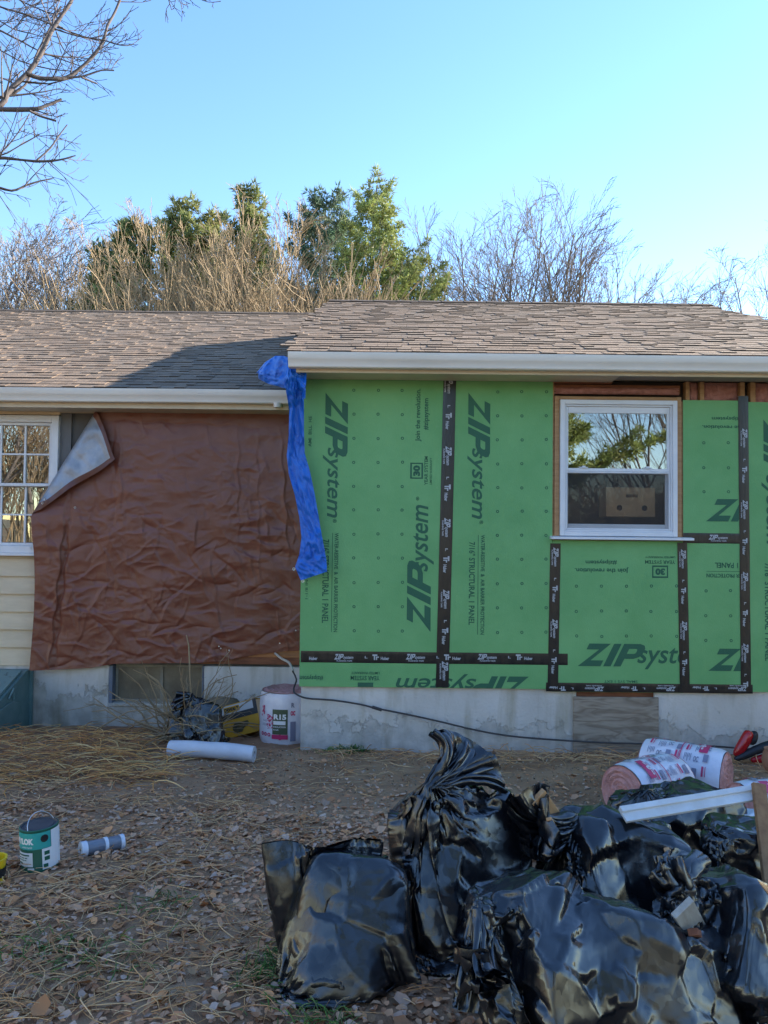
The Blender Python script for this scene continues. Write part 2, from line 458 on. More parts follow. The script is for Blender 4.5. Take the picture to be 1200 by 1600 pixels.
def plywood_mat():
    m = bpy.data.materials.new('weathered_plywood'); m.use_nodes = True
    nt = m.node_tree; N = nt.nodes; L = nt.links; b = N['Principled BSDF']; b.inputs['Roughness'].default_value = 0.85
    tc = N.new('ShaderNodeTexCoord'); mp = N.new('ShaderNodeMapping'); mp.inputs['Scale'].default_value = (0.9, 1, 4.6); mp.inputs['Location'].default_value = (3, 1, 2)
    L.new(tc.outputs['Object'], mp.inputs['Vector'])
    n = N.new('ShaderNodeTexNoise'); n.inputs['Scale'].default_value = 2.6; n.inputs['Detail'].default_value = 3; n.inputs['Distortion'].default_value = 0.6
    L.new(mp.outputs['Vector'], n.inputs['Vector'])
    mu = N.new('ShaderNodeMath'); mu.operation = 'MULTIPLY'; mu.inputs[1].default_value = 9.0; L.new(n.outputs['Fac'], mu.inputs[0])
    fr = N.new('ShaderNodeMath'); fr.operation = 'PINGPONG'; fr.inputs[1].default_value = 1.0; L.new(mu.outputs[0], fr.inputs[0])
    r = N.new('ShaderNodeValToRGB'); e = r.color_ramp.elements
    e[0].color = (0.20, 0.155, 0.115, 1); e[1].color = (0.34, 0.285, 0.225, 1); L.new(fr.outputs[0], r.inputs['Fac'])
    L.new(r.outputs['Color'], b.inputs['Base Color'])
    bp = N.new('ShaderNodeBump'); bp.inputs['Strength'].default_value = 0.2; bp.inputs['Distance'].default_value = 0.004
    L.new(fr.outputs[0], bp.inputs['Height']); L.new(bp.outputs['Normal'], b.inputs['Normal'])
    return m
M_plywood = plywood_mat()
M_found = concrete_mat('painted_foundation', 0.0, 0.50, 3.1, (0.40, 0.375, 0.34), (0.54, 0.505, 0.46))
M_found_main = concrete_mat('painted_foundation_old', -0.15, 0.56, 8.4, (0.36, 0.33, 0.28), (0.50, 0.46, 0.40))
def glass_mat(name, refl, tint=(1, 1, 1)):
    m = bpy.data.materials.new(name); m.use_nodes = True
    nt = m.node_tree; N = nt.nodes; L = nt.links
    for n in list(N):
        if n.type != 'OUTPUT_MATERIAL': N.remove(n)
    out = [n for n in N if n.type == 'OUTPUT_MATERIAL'][0]
    g = N.new('ShaderNodeBsdfGlossy'); g.inputs['Roughness'].default_value = 0.0; g.inputs['Color'].default_value = (0.95, 0.97, 1, 1)
    t = N.new('ShaderNodeBsdfTransparent'); t.inputs['Color'].default_value = (*tint, 1)
    fr = N.new('ShaderNodeFresnel'); fr.inputs['IOR'].default_value = 1.5
    ad = N.new('ShaderNodeMath'); ad.operation = 'ADD'; ad.inputs[1].default_value = refl; ad.use_clamp = True
    mx = N.new('ShaderNodeMixShader'); L.new(fr.outputs['Fac'], ad.inputs[0]); L.new(ad.outputs[0], mx.inputs['Fac'])
    # slight waviness of real panes
    tc = N.new('ShaderNodeTexCoord'); nz = N.new('ShaderNodeTexNoise'); nz.inputs['Scale'].default_value = 3.0; nz.inputs['Detail'].default_value = 1.0
    L.new(tc.outputs['Object'], nz.inputs['Vector'])
    bp = N.new('ShaderNodeBump'); bp.inputs['Strength'].default_value = 0.05; bp.inputs['Distance'].default_value = 0.01
    L.new(nz.outputs['Fac'], bp.inputs['Height']); L.new(bp.outputs['Normal'], g.inputs['Normal'])
    L.new(t.outputs[0], mx.inputs[1]); L.new(g.outputs[0], mx.inputs[2]); L.new(mx.outputs[0], out.inputs['Surface'])
    return m
M_glass = glass_mat('window_glass', 0.15, (0.8, 0.84, 0.84))
M_glass_low = glass_mat('window_glass_behind_screen', 0.0, (0.92, 0.94, 0.94))
M_glass2 = glass_mat('window_glass_old', 0.12, (0.8, 0.82, 0.8))
def screen_mat():
    m = bpy.data.materials.new('insect_screen'); m.use_nodes = True
    nt = m.node_tree; N = nt.nodes; L = nt.links
    for n in list(N):
        if n.type != 'OUTPUT_MATERIAL': N.remove(n)
    out = [n for n in N if n.type == 'OUTPUT_MATERIAL'][0]
    d = N.new('ShaderNodeBsdfDiffuse'); d.inputs['Color'].default_value = (0.10, 0.10, 0.105, 1)
    t = N.new('ShaderNodeBsdfTransparent'); mx = N.new('ShaderNodeMixShader'); mx.inputs['Fac'].default_value = 0.30
    L.new(t.outputs[0], mx.inputs[1]); L.new(d.outputs[0], mx.inputs[2]); L.new(mx.outputs[0], out.inputs['Surface'])
    return m
M_screen = screen_mat()

HOUSE = empty('ranch_house', (0, 6.5, 0))
HOUSE.location = (0, 0, 0)
tag(HOUSE, 'single storey house with brown shingle roof, cream siding and green sheathed extension', 'house')
def part(mb, name, m, parent=None, **k): return mb.build(name, m, parent or HOUSE, **k)

Y0 = 6.50          # outer face of the green sheathing
Y1 = 7.70          # face of the old house wall
XL = at(471, 830, Y0).x            # left corner of the extension
XR = 4.25                          # right corner of the extension
Z_SB = at(600, 1074.0, Y0).z       # bottom edge of the sheathing
Z_WT = at(600, 581, 6.20).z + 0.02 # wall top
def bx(px, Y=Y0): return at(px, 830, Y).x
def bz(py, Y=Y0): return at(600, py, Y).z

# ---- extension foundation, with the boarded opening
fz0 = -0.45
pxa, pxb = at(895, 1120, 6.535).x, at(1028, 1120, 6.535).x
mb = MB()
mb.box(XL+0.012, pxa+0.03, 6.535, 6.78, fz0, Z_SB-0.002); part(mb, 'foundation_wall', M_found, bevel=0.006)
mb = MB(); mb.box(pxb-0.03, XR-0.012, 6.535, 6.78, fz0, Z_SB-0.002); part(mb, 'foundation_wall', M_found, bevel=0.006)
mb = MB(); mb.box(XL+0.012, XL+0.24, 6.782, 7.74, fz0, Z_SB-0.002); part(mb, 'foundation_wall', M_found)
mb = MB(); mb.box(XR-0.25, XR-0.012, 6.782, 18.0, fz0, Z_SB-0.002); part(mb, 'foundation_wall', M_found)
mb = MB(); mb.box(pxa, pxb, 6.515, 6.534, fz0, bz(1086)); o = part(mb, 'plywood_patch', M_plywood, bevel=0.002)
o['label'] = 'weathered plywood board closing an opening in the foundation'
# ragged bottom course between board and sheathing
mb = MB(); mb.box(pxa+.03, pxb-.03, 6.56, 6.6, bz(1090), Z_SB-0.004); part(mb, 'sill_board', M_wood_red)

# ---- backing walls of the extension (framing behind the panels)
wx0, wx1 = bx(874), bx(1057)           # window unit outer edges
wz0, wz1 = bz(834), bz(622)
YB = Y0+0.0125
H_gap_top = Z_WT
mb = MB(); mb.box(XL+0.004, wx0-0.045, YB, YB+0.10, Z_SB, Z_WT-0.004); part(mb, 'wall_framing', M_wood)
mb = MB(); mb.box(wx0-0.043, XR-0.004, YB, YB+0.10, Z_SB, wz0-0.035); part(mb, 'wall_framing', M_wood)
mb = MB(); mb.box(wx1+0.045, XR-0.004, YB, YB+0.10, wz0-0.033, bz(622)); part(mb, 'wall_framing', M_wood)
mb = MB(); mb.box(XL+0.004, XL+0.09, YB+0.102, 7.66, Z_SB, Z_WT-0.004); part(mb, 'side_wall', M_panel)
mb = MB(); mb.box(XR-0.10, XR-0.004, YB+0.102, 18.0, Z_SB, Z_WT+0.4); part(mb, 'side_wall', M_cream)
mb = MB(); mb.box(-9.3, XR-0.104, 18.0, 18.12, -0.5, 3.1); part(mb, 'rear_wall', M_cream)
mb = MB(); mb.box(-9.42, -9.302, 7.76, 18.12, -0.5, 3.1); part(mb, 'side_wall', M_cream)
# room behind the window
mb = MB(); mb.box(XL+0.1, XR-0.11, 9.6, 9.65, Z_SB-0.1, Z_WT+.1); part(mb, 'room_wall', M_room)
mb = MB(); mb.box(XL+0.1, XR-0.11, 6.64, 9.6, Z_SB-0.12, Z_SB-0.02); part(mb, 'room_floor', M_room)
mb = MB(); mb.box(XL+0.1, XR-0.11, 6.64, 9.6, Z_WT+0.02, Z_WT+0.06); part(mb, 'room_ceiling', M_room)
mb = MB(); mb.box(XL+0.1, XL+0.14, 6.64, 9.6, Z_SB-0.02, Z_WT+0.02); part(mb, 'room_wall', M_room)

# ---- exposed strip of framing over the window
gz0, gz1 = bz(622), Z_WT-0.004
mb = MB(); mb.box(wx0-0.05, wx1+0.05, YB+0.03, YB+0.09, bz(609), bz(596)); o = part(mb, 'header_beam', M_wood_red, bevel=0.003)
mb = MB(); mb.box(wx0-0.05, bx(958), YB+0.02, YB+0.06, bz(594.5), gz1); part(mb, 'header_beam', M_wood_red, bevel=0.003)
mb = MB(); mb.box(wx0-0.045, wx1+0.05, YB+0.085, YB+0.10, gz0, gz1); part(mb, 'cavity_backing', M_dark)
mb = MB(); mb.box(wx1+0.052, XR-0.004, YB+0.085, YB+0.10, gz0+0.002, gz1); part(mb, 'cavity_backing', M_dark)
for a, b in ((1074, 1080), (1096.5, 1103), (1160, 1167), (1176, 1184), (1216, 1223), (1290, 1297)):
    mb = MB(); mb.box(bx(a), bx(b), YB+0.012, YB+0.083, gz0+0.002, gz1-0.002); part(mb, 'stud', M_wood, bevel=0.002)
def batt(x0, x1, z0, z1, yf, seed):
    n, m = 18, 7; G = np.zeros((m, n, 3))
    for i in range(m):
        for j in range(n):
            u, v = j/(n-1), i/(m-1)
            bulge = 0.03*math.sin(math.pi*min(1, max(0, u)))**.5*math.sin(math.pi*v)**.5
            G[i, j] = (x0+(x1-x0)*u, yf-bulge+0.014*noise.noise((u*6+seed, v*5, seed)), z0+(z1-z0)*v)
    mb = MB(); mb.grid(G); return part(mb, 'insulation_batt', M_pink, smooth='all')
batt(bx(1080.5), bx(1096), gz0+.002, gz1, YB+0.06, 1.0)
batt(bx(1103.5), bx(1159.5), gz0+.002, gz1, YB+0.06, 4.0)
batt(bx(1184.5), bx(1215), gz0+.002, gz1, YB+0.06, 9.0)
batt(wx0-0.04, wx1+0.04, bz(611), bz(600), YB+0.028, 6.0)
mb = MB(); mb.box(bx(955), XR-0.01, 6.29, 6.49, gz1-bz(596)+bz(596)-0.004, gz1+0.004); part(mb, 'soffit_panel', mat('soffit_board', (0.36, 0.35, 0.31), 0.8, (0.30, 0.29, 0.26), vscale=4))

# ---- green sheathing panels
def panel(x0p, x1p, y0p, y1p, label, x0=None, x1=None, z0=None, z1=None, th=0.0):
    a = x0 if x0 is not None else bx(x0p)
    b = x1 if x1 is not None else bx(x1p)
    c = z0 if z0 is not None else bz(y1p)
    d = z1 if z1 is not None else bz(y0p)
    mb = MB(); mb.box(a, b, Y0+th, Y0+0.0115, c, d)
    mb.mi = [1, 1, 0, 1, 1, 1]
    o = part(mb, 'sheathing_panel', [M_panel, M_panel_edge]); o['label'] = label
    return o, (a+.001, b-.001, c+.001, d-.001)
YI = Y0-0.0022
def dots(p, cols, rows):
    for i, x in enumerate(cols):
        for j, y in enumerate(rows):
            p.ring(x+random.uniform(-.5, .5), y+(x-600)*0.0105*0+random.uniform(-.5, .5), 2.5, 1.2)
rows = [610, 647.5, 685, 722.5, 760, 797, 834.5, 872, 910, 948, 986]
# A
PA, cA = panel(0, 697.5, 0, 1028, 'tall green panel at the corner beside the blue tarp', x0=XL, z1=Z_WT)
p = Print(YI)
p.logo((508, 543.5, 613, 714), (504, 531, 699, 809), -90); p.text('®', (520, 526, 811, 817), -90)
p.logo((636, 673, 876, 987), (645, 678, 789, 893), 90); p.text('®', (650, 655, 776, 782), 90)
p.text('Join the revolution.', (649, 659, 607, 690), 90, 0.02); p.text('#zipsystem', (662, 671.5, 622, 672), 90, 0.02)
p.text('YEAR SYSTEM', (663, 668.5, 713, 758), 90, 0.02); p.text('LIMITED WARRANTY', (671.5, 675, 715, 757), 90)
p.text('7/16" STRUCTURAL 1 PANEL', (503.5, 514, 843, 973), -90, 0.02); p.text('WATER-RESISTIVE  &  AIR BARRIER PROTECTION', (522, 528, 833, 987), -90, 0.02)
p.rect(518.3, 519.1, 833, 987); p.text('AMI  BILL  HE', (482, 487, 650, 698), 90); p.text('1-1/8 IN', (477, 481, 906, 936), 90)
dots(p, [553, 591, 628.5], rows)
def thirty(p, box, rot):
    """square badge with the number 30 left open"""
    x0, x1, y0, y1 = box
    if rot in (90, -90): p.rect(x0, x1, y0, y0+2); p.rect(x0, x1, y1-2, y1); p.rect(x0, x0+2.5, y0+2, y1-2); p.rect(x1-2.5, x1, y0+2, y1-2)
    else: p.rect(x0, x0+2, y0, y1); p.rect(x1-2, x1, y0, y1); p.rect(x0+2, x1-2, y0, y0+2.5); p.rect(x0+2, x1-2, y1-2.5, y1)
thirty(p, (641, 661, 723, 748), 90); p.text('30', (645.5, 656.5, 727, 744), 90, 0.06)
p.build('panel_lettering', M_ink, PA, cA)
# B
PB, cB = panel(698, 863, 0, 1028, 'narrower tall green panel left of the window', z1=Z_WT)
p = Print(YI)
p.logo((731.5, 766, 613, 715), (730, 757, 700, 811), -90); p.text('®', (749, 755, 813, 819), -90)
p.text('7/16" STRUCTURAL 1 PANEL', (732.5, 742, 847, 976), -90, 0.02); p.text('WATER-RESISTIVE  &  AIR BARRIER PROTECTION', (751, 757, 836, 991), -90, 0.02)
p.rect(746.4, 747.2, 836, 991)
dots(p, [777.5, 815.5, 853.5], [r+2 for r in rows])
p.build('panel_lettering', M_ink, PB, cB)
# C bottom strip
PC, cC = panel(0, 863, 1028.5, 1074, 'narrow green strip along the bottom with upside-down lettering', x0=XL, z0=Z_SB)
p = Print(YI)
p.text('#zipsystem', (466, 505, 1054, 1063), 180, 0.02); p.text('YEAR SYSTEM', (548, 593, 1056, 1063), 180, 0.02); p.text('LIMITED WARRANTY', (549, 593, 1049.5, 1053.5), 180)
p.rect(559, 583, 1066.5, 1075)
p.logo((735, 826, 1057, 1090), (619, 744, 1053, 1078), 180)
p.build('panel_lettering', M_ink, PC, cC)
# D under the window
PD, cD = panel(863.5, 1067, 0, 0, 'green panel under the window sill', z0=Z_SB-0.02, z1=wz0-0.038)
p = Print(YI)
p.text('#zipsystem', (915, 964, 874, 882), 180, 0.02); p.text('Join the revolution.', (898, 982, 886, 895), 180, 0.02)
thirty(p, (1019, 1044, 883.5, 903), 180); p.text('30', (1024, 1039, 888, 898.5), 180, 0.06)
p.text('YEAR SYSTEM', (1008, 1055, 875.5, 881), 180, 0.02); p.text('LIMITED WARRANTY', (1008, 1055, 869, 872), 180)
p.logo((903, 1008, 1006, 1041), (996, 1106, 1012, 1046), 0); p.text('SMAL SYS 1 EXT', (944, 996, 1063, 1067), 180)
dots(p, [901, 940, 979, 1017.5, 1057], [916, 955, 994])
p.build('panel_lettering', M_ink, PD, cD)
# E right of the window
PE, cE = panel(1067.5, 1163.5, 620, 841.5, 'short green panel right of the window')
p = Print(YI)
p.text('#zipsystem', (1112, 1162, 650, 657), 180, 0.02); p.text('Join the revolution.', (1097, 1182, 663, 670.5), 180, 0.02)
p.logo((1103, 1206, 780, 815), (1196, 1300, 790, 820), 0)
dots(p, [1100, 1138], [692, 730.5, 768])
p.build('panel_lettering', M_ink, PE, cE)
# F below it
PF, cF = panel(1067.5, 1163.5, 842, 0, 'small green panel below the horizontal tape near the right edge', z0=Z_SB-0.015)
p = Print(YI)
p.text('7/16" STRUCTURAL 1 PANEL', (1117, 1245, 879.5, 888.5), 180, 0.02); p.text('WATER-RESISTIVE  &  AIR BARRIER PROTECTION', (1104, 1260, 897, 903), 180, 0.02)
p.rect(1104, 1163, 892.5, 893.2)
p.logo((1107, 1210, 1014, 1048.5), (1196, 1300, 1020, 1052), 0)
dots(p, [1103, 1142], [923, 962, 1001])
p.build('panel_lettering', M_ink, PF, cF)
# G at the right edge
PG, cG = panel(1164, 0, 622, 0, 'tall green panel at the right edge of the picture', x1=XR, z0=Z_SB-0.005)
p = Print(YI)
p.logo((1193, 1228, 655, 757), (1190, 1217, 742, 852), -90)
p.text('7/16" STRUCTURAL 1 PANEL', (1195, 1205, 880, 1032), -90, 0.02); p.text('WATER-RESISTIVE  &  AIR BARRIER PROTECTION', (1213, 1219, 870, 1040), -90, 0.02)
p.build('panel_lettering', M_ink, PG, cG)
# fasteners: a nail head every few inches along the panel edges
M_nail = mat('nail_head', (0.62, 0.62, 0.60), 0.4, metal=0.5)
nm = MB(); nm.lathe([(0.0, -0.002), (0.0045, -0.0015), (0.0055, 0.0)], 6, M=Matrix.Rotation(math.pi/2, 4, 'X')); nail_me = nm.mesh('nail', M_nail)
rn = random.Random(4)
for pan, xs in ((PA, (486, 690)), (PA, (512, 683)), (PB, (712, 860)), (PE, (1071, 1071)), (PD, (878, 1055))):
    for xx in xs:
        y = {PD: 870, PE: 640}.get(pan, 596) + rn.uniform(0, 20)
        while y < {PE: 820}.get(pan, 1010):
            w = at(xx+rn.uniform(-2, 2), y, Y0)
            n = link('nail', nail_me, pan); n.location = (w.x, Y0-0.0005, w.z)
            y += rn.uniform(38, 75)

# ---- black seam tapes with white print
def tape(x0p, x1p, y0p, y1p, vertical, th, label, slant=0.0, phase=0.0, flip=False, texts=True):
    Yf = Y0-th
    n = 26; mb = MB()
    a0, a1 = at(x0p, (y0p+y1p)/2, Y0).x, at(x1p, (y0p+y1p)/2, Y0).x
    b0, b1 = at((x0p+x1p)/2, y1p, Y0).z, at((x0p+x1p)/2, y0p, Y0).z
    G = np.zeros((n+1, 7, 3))
    for i in range(n+1):
        t = i/n
        for j in range(7):
            s = j/6
            wob = 0.0015*noise.noise((t*9+th*900, s*2, 3.3+phase))
            yy = Yf-0.0006-abs(wob)*0.7 + (0.0016 if j in (0, 6) else 0)
            if vertical: G[i, j] = (a0+(a1-a0)*s+slant*(t-.5)+0.0016*noise.noise((t*5, phase, 1)), yy, b0+(b1-b0)*t)
            else: G[i, j] = (a0+(a1-a0)*t, yy, b1+(b0-b1)*s+slant*(t-.5)+0.0014*noise.noise((t*5, phase, 1)))
    mb.grid(G[:, ::1]); o = part(mb, 'seam_tape', M_tape, smooth='all', recalc=False)
    me = o.data
    if me.polygons[0].normal.y > 0: me.flip_normals()
    o['label'] = label
    if texts:
        p = Print(Yf-0.0034)
        L = (y1p-y0p) if vertical else (x1p-x0p); W = (x1p-x0p) if vertical else (y1p-y0p)
        pos = phase
        while pos < L-20:
            for off, ln, lo, hi, what in ((0, 30, .16, .64, 'logo'), (4, 24, .70, .82, 'FLASHING TAPE'), (48, 4, .34, .54, 'L'), (60, 10, .20, .68, 'mark'), (73, 13, .40, .68, 'Huber')):
                s0 = pos+off
                if s0+ln > L-3 or s0 < 1: continue
                if vertical:
                    cx = (x0p+x1p)/2; sl = -(slant/(Y0/FPX))*(((s0+ln/2)/L)-.5)
                    bxp = (x1p-hi*W+sl, x1p-lo*W+sl, y0p+s0, y0p+s0+ln); rot = -90
                    if what == 'logo': zb, sb = (bxp[0], bxp[1], bxp[2], bxp[2]+ln*.5), (bxp[0]-.5, bxp[0]+(bxp[1]-bxp[0])*.62, bxp[2]+ln*.48, bxp[3])
                else:
                    sl = -(slant/(Y0/FPX))*(((s0+ln/2)/L)-.5)
                    if flip: bxp = (x1p-s0-ln, x1p-s0, y0p+(1-hi)*W+sl, y0p+(1-lo)*W+sl); rot = 180
                    else: bxp = (x0p+s0, x0p+s0+ln, y0p+lo*W+sl, y0p+hi*W+sl); rot = 0
                    if what == 'logo':
                        if flip: zb, sb = (bxp[0]+ln*.5, bxp[1], bxp[2], bxp[3]), (bxp[0], bxp[0]+ln*.52, bxp[2]-.5, bxp[2]+(bxp[3]-bxp[2])*.62)
                        else: zb, sb = (bxp[0], bxp[0]+ln*.5, bxp[2], bxp[3]), (bxp[0]+ln*.48, bxp[1], bxp[2]+(bxp[3]-bxp[2])*.4, bxp[3]+.5)
                if what == 'logo': p.put(zip_poly(), zb, rot); p.put(text_poly('system', .02, .25), sb, rot)
                elif what == 'mark':
                    V = np.array([(0, 1), (.75, 1), (.75, .72), (0, .72), (.22, .72), (.42, .72), (.42, 0), (.22, 0), (.55, .62), (1, .62), (1, .42), (.55, .42), (.55, .42), (.72, .42), (.72, 0), (.55, 0)])
                    p.put((V, [(0, 1, 2, 3), (4, 5, 6, 7), (8, 9, 10, 11), (12, 13, 14, 15)], 1), bxp, rot)
                else: p.text(what, bxp, rot, 0.03)
            pos += 112
        p.build('tape_print', M_tapeink, o)
    return o
tape(687, 707, 583, 1074, True, 0.004, 'black vertical tape between the two tall green panels', slant=0.045, phase=2)
tape(470, 887, 1019, 1037, False, 0.0025, 'black horizontal tape above the bottom green strip', phase=-60)
tape(857.5, 874, 849, 1077, True, 0.0045, 'black vertical tape below the left end of the window sill', slant=0.018, phase=6)
tape(1060, 1075.5, 848, 1082, True, 0.005, 'black vertical tape below the right end of the window sill', slant=-0.02, phase=10)
tape(1067, 1157, 833, 849, False, 0.0025, 'short black horizontal tape right of the sill', phase=40)
tape(1155, 1171, 619, 1079, True, 0.0045, 'black vertical tape near the right edge of the wall', slant=-0.012, phase=50)
tape(853, 1176, 1068, 1082, False, 0.0018, 'black tape along the bottom edge under the window', phase=8, flip=True)

# ---- the white double-hung window, rough framed
def rect_frame(mb, x0, x1, z0, z1, w, y0, y1, wb=None, wt=None):
    wb = wb or w; wt = wt or w
    mb.box(x0, x0+w, y0, y1, z0, z1); mb.box(x1-w, x1, y0, y1, z0, z1)
    mb.box(x0+w, x1-w, y0, y1, z0, z0+wb); mb.box(x0+w, x1-w, y0, y1, z1-wt, z1)
for (a, b, c, d) in ((wx0-0.042, wx0-0.003, wz0-0.03, wz1+0.035), (wx1+0.003, wx1+0.042, wz0-0.03, wz1+0.035)):
    mb = MB(); mb.box(a, b, Y0-0.004, Y0+0.10, c, d); part(mb, 'rough_jamb', M_wood, bevel=0.002)
mb = MB(); mb.box(wx0-0.002, wx1+0.002, Y0-0.002, Y0+0.10, wz1+0.003, wz1+0.033); part(mb, 'rough_head', M_wood, bevel=0.002)
WIN = MB(); rect_frame(WIN, wx0, wx1, wz0, wz1, 0.038, Y0-0.030, Y0+0.07)
WIN = part(WIN, 'window', M_vinyl, bevel=0.004); WIN['label'] = 'white double-hung window in the green wall'
zmid = bz(731)
# stepped inner stops
mb = MB(); rect_frame(mb, wx0+0.0385, wx1-0.0385, wz0+0.0385, wz1-0.0385, 0.014, Y0-0.012, Y0+0.06); part(mb, 'inner_frame', M_vinyl, WIN, bevel=0.002)
sx0, sx1 = wx0+0.053, wx1-0.053
mb = MB(); rect_frame(mb, sx0, sx1, zmid-0.01, wz1-0.053, 0.022, Y0+0.005, Y0+0.03, wb=0.026, wt=0.055); part(mb, 'upper_sash', M_vinyl, WIN, bevel=0.003)
mb = MB(); rect_frame(mb, sx0, sx1, wz0+0.053, zmid+0.002, 0.028, Y0+0.033, Y0+0.058, wb=0.05, wt=0.03); part(mb, 'lower_sash', M_vinyl, WIN, bevel=0.003)
mb = MB(); mb.box(sx0+.023, sx1-.023, Y0+0.016, Y0+0.020, zmid+0.017, wz1-0.109); part(mb, 'pane', M_glass, WIN)
mb = MB(); mb.quad((sx0+.029, Y0+.046, wz0+.104), (sx1-.029, Y0+.046, wz0+.104), (sx1-.029, Y0+.046, zmid-.029), (sx0+.029, Y0+.046, zmid-.029)); part(mb, 'pane', M_glass_low, WIN)
mb = MB(); rect_frame(mb, sx0+.001, sx1-.001, wz0+0.054, zmid-0.012, 0.012, Y0-0.002, Y0+0.006); part(mb, 'screen_frame', M_vinyl, WIN, bevel=0.002)
mb = MB(); mb.quad((sx0+.012, Y0+.002, wz0+.066), (sx1-.012, Y0+.002, wz0+.066), (sx1-.012, Y0+.002, zmid-.024), (sx0+.012, Y0+.002, zmid-.024)); part(mb, 'insect_screen', M_screen, WIN)
for px in (912, 1012):
    c = at(px, 722, Y0); mb = MB(); mb.box(c.x-.036, c.x+.036, Y0-0.004, Y0+0.004, zmid+0.0165, zmid+0.026); mb.box(c.x-.014, c.x+.014, Y0-0.008, Y0-0.0045, zmid+.0165, zmid+.036)
    part(mb, 'sash_latch', M_vinyl, WIN, bevel=0.002)
mb = MB(); mb.prism([(Y0-0.075, wz0-0.030), (Y0-0.0055, wz0-0.030), (Y0-0.0055, wz0-0.002), (Y0-0.075, wz0-0.010)], bx(858.5), bx(1079.5), plane='yz'); part(mb, 'window_sill', M_vinyl, WIN, bevel=0.003, recalc=True)

# ---- extension eaves
EY = 6.06
gx0, gx1 = at(450, 560, EY).x, 4.46
gzt, gzb = at(600, 550.5, EY).z, at(600, 573.5, EY).z
def gutter(x0, x1, y, zt, zb, parent=None):
    h = zt-zb
    prof = [(y+.10, zt), (y+.094, zt), (y+.094, zb+.006), (y+.04, zb+.004), (y+.034, zb+.012), (y+.030, zb+h*.30), (y+.012, zb+h*.52), (y+.004, zb+h*.62), (y+.004, zt-.016), (y+.010, zt-.014), (y+.010, zt),
            (y, zt), (y, zb+h*.60), (y+.008, zb+h*.48), (y+.024, zb+h*.27), (y+.027, zb+.008), (y+.034, zb), (y+.10, zb)]
    mb = MB(); n = 9
    k = len(prof); n0 = 0
    xs = [x0+(x1-x0)*i/n for i in range(n+1)]
    for x in xs:
        for (a, b) in prof: mb.v.append((x, a+0.002*noise.noise((x*1.1, 3, y)), b+0.003*noise.noise((x*.8, 5, y))))
    for i in range(n):
        for j in range(k):
            j2 = (j+1) % k
            mb.f.append((i*k+j, i*k+j2, (i+1)*k+j2, (i+1)*k+j)); mb.mi.append(0); mb.tint.append(None)
    o = part(mb, 'gutter', M_gutter, recalc=True, smooth=30)
    solid = [prof[i] for i in (11, 12, 13, 14, 15, 16, 17, 0)]
    for xe, d in ((x0, -0.0015), (x1, 0.0015)):
        mb = MB(); mb.prism(solid, xe+d, xe-d*.2, plane='yz'); part(mb, 'end_cap', M_gutter, o, recalc=True)
    return o
GUT2 = gutter(gx0, gx1, EY, gzt, gzb); GUT2['label'] = 'off-white gutter along the extension roof'
fz = at(600, 583.5, EY+.115).z
mb = MB(); mb.box(at(463, 575, EY+.115).x, gx1-.05, EY+.105, EY+.125, fz, gzt-0.012); part(mb, 'fascia_board', M_fascia, bevel=0.002)
mb = MB(); mb.box(at(463, 575, EY+.115).x, bx(954), EY+.127, 6.49, fz+0.012, fz+0.020); part(mb, 'soffit_panel', M_fascia)
mb = MB(); mb.box(gx0+.06, gx0+.08, EY+.127, 7.6, fz+.002, gzt+0.0); part(mb, 'rake_board', M_fascia)

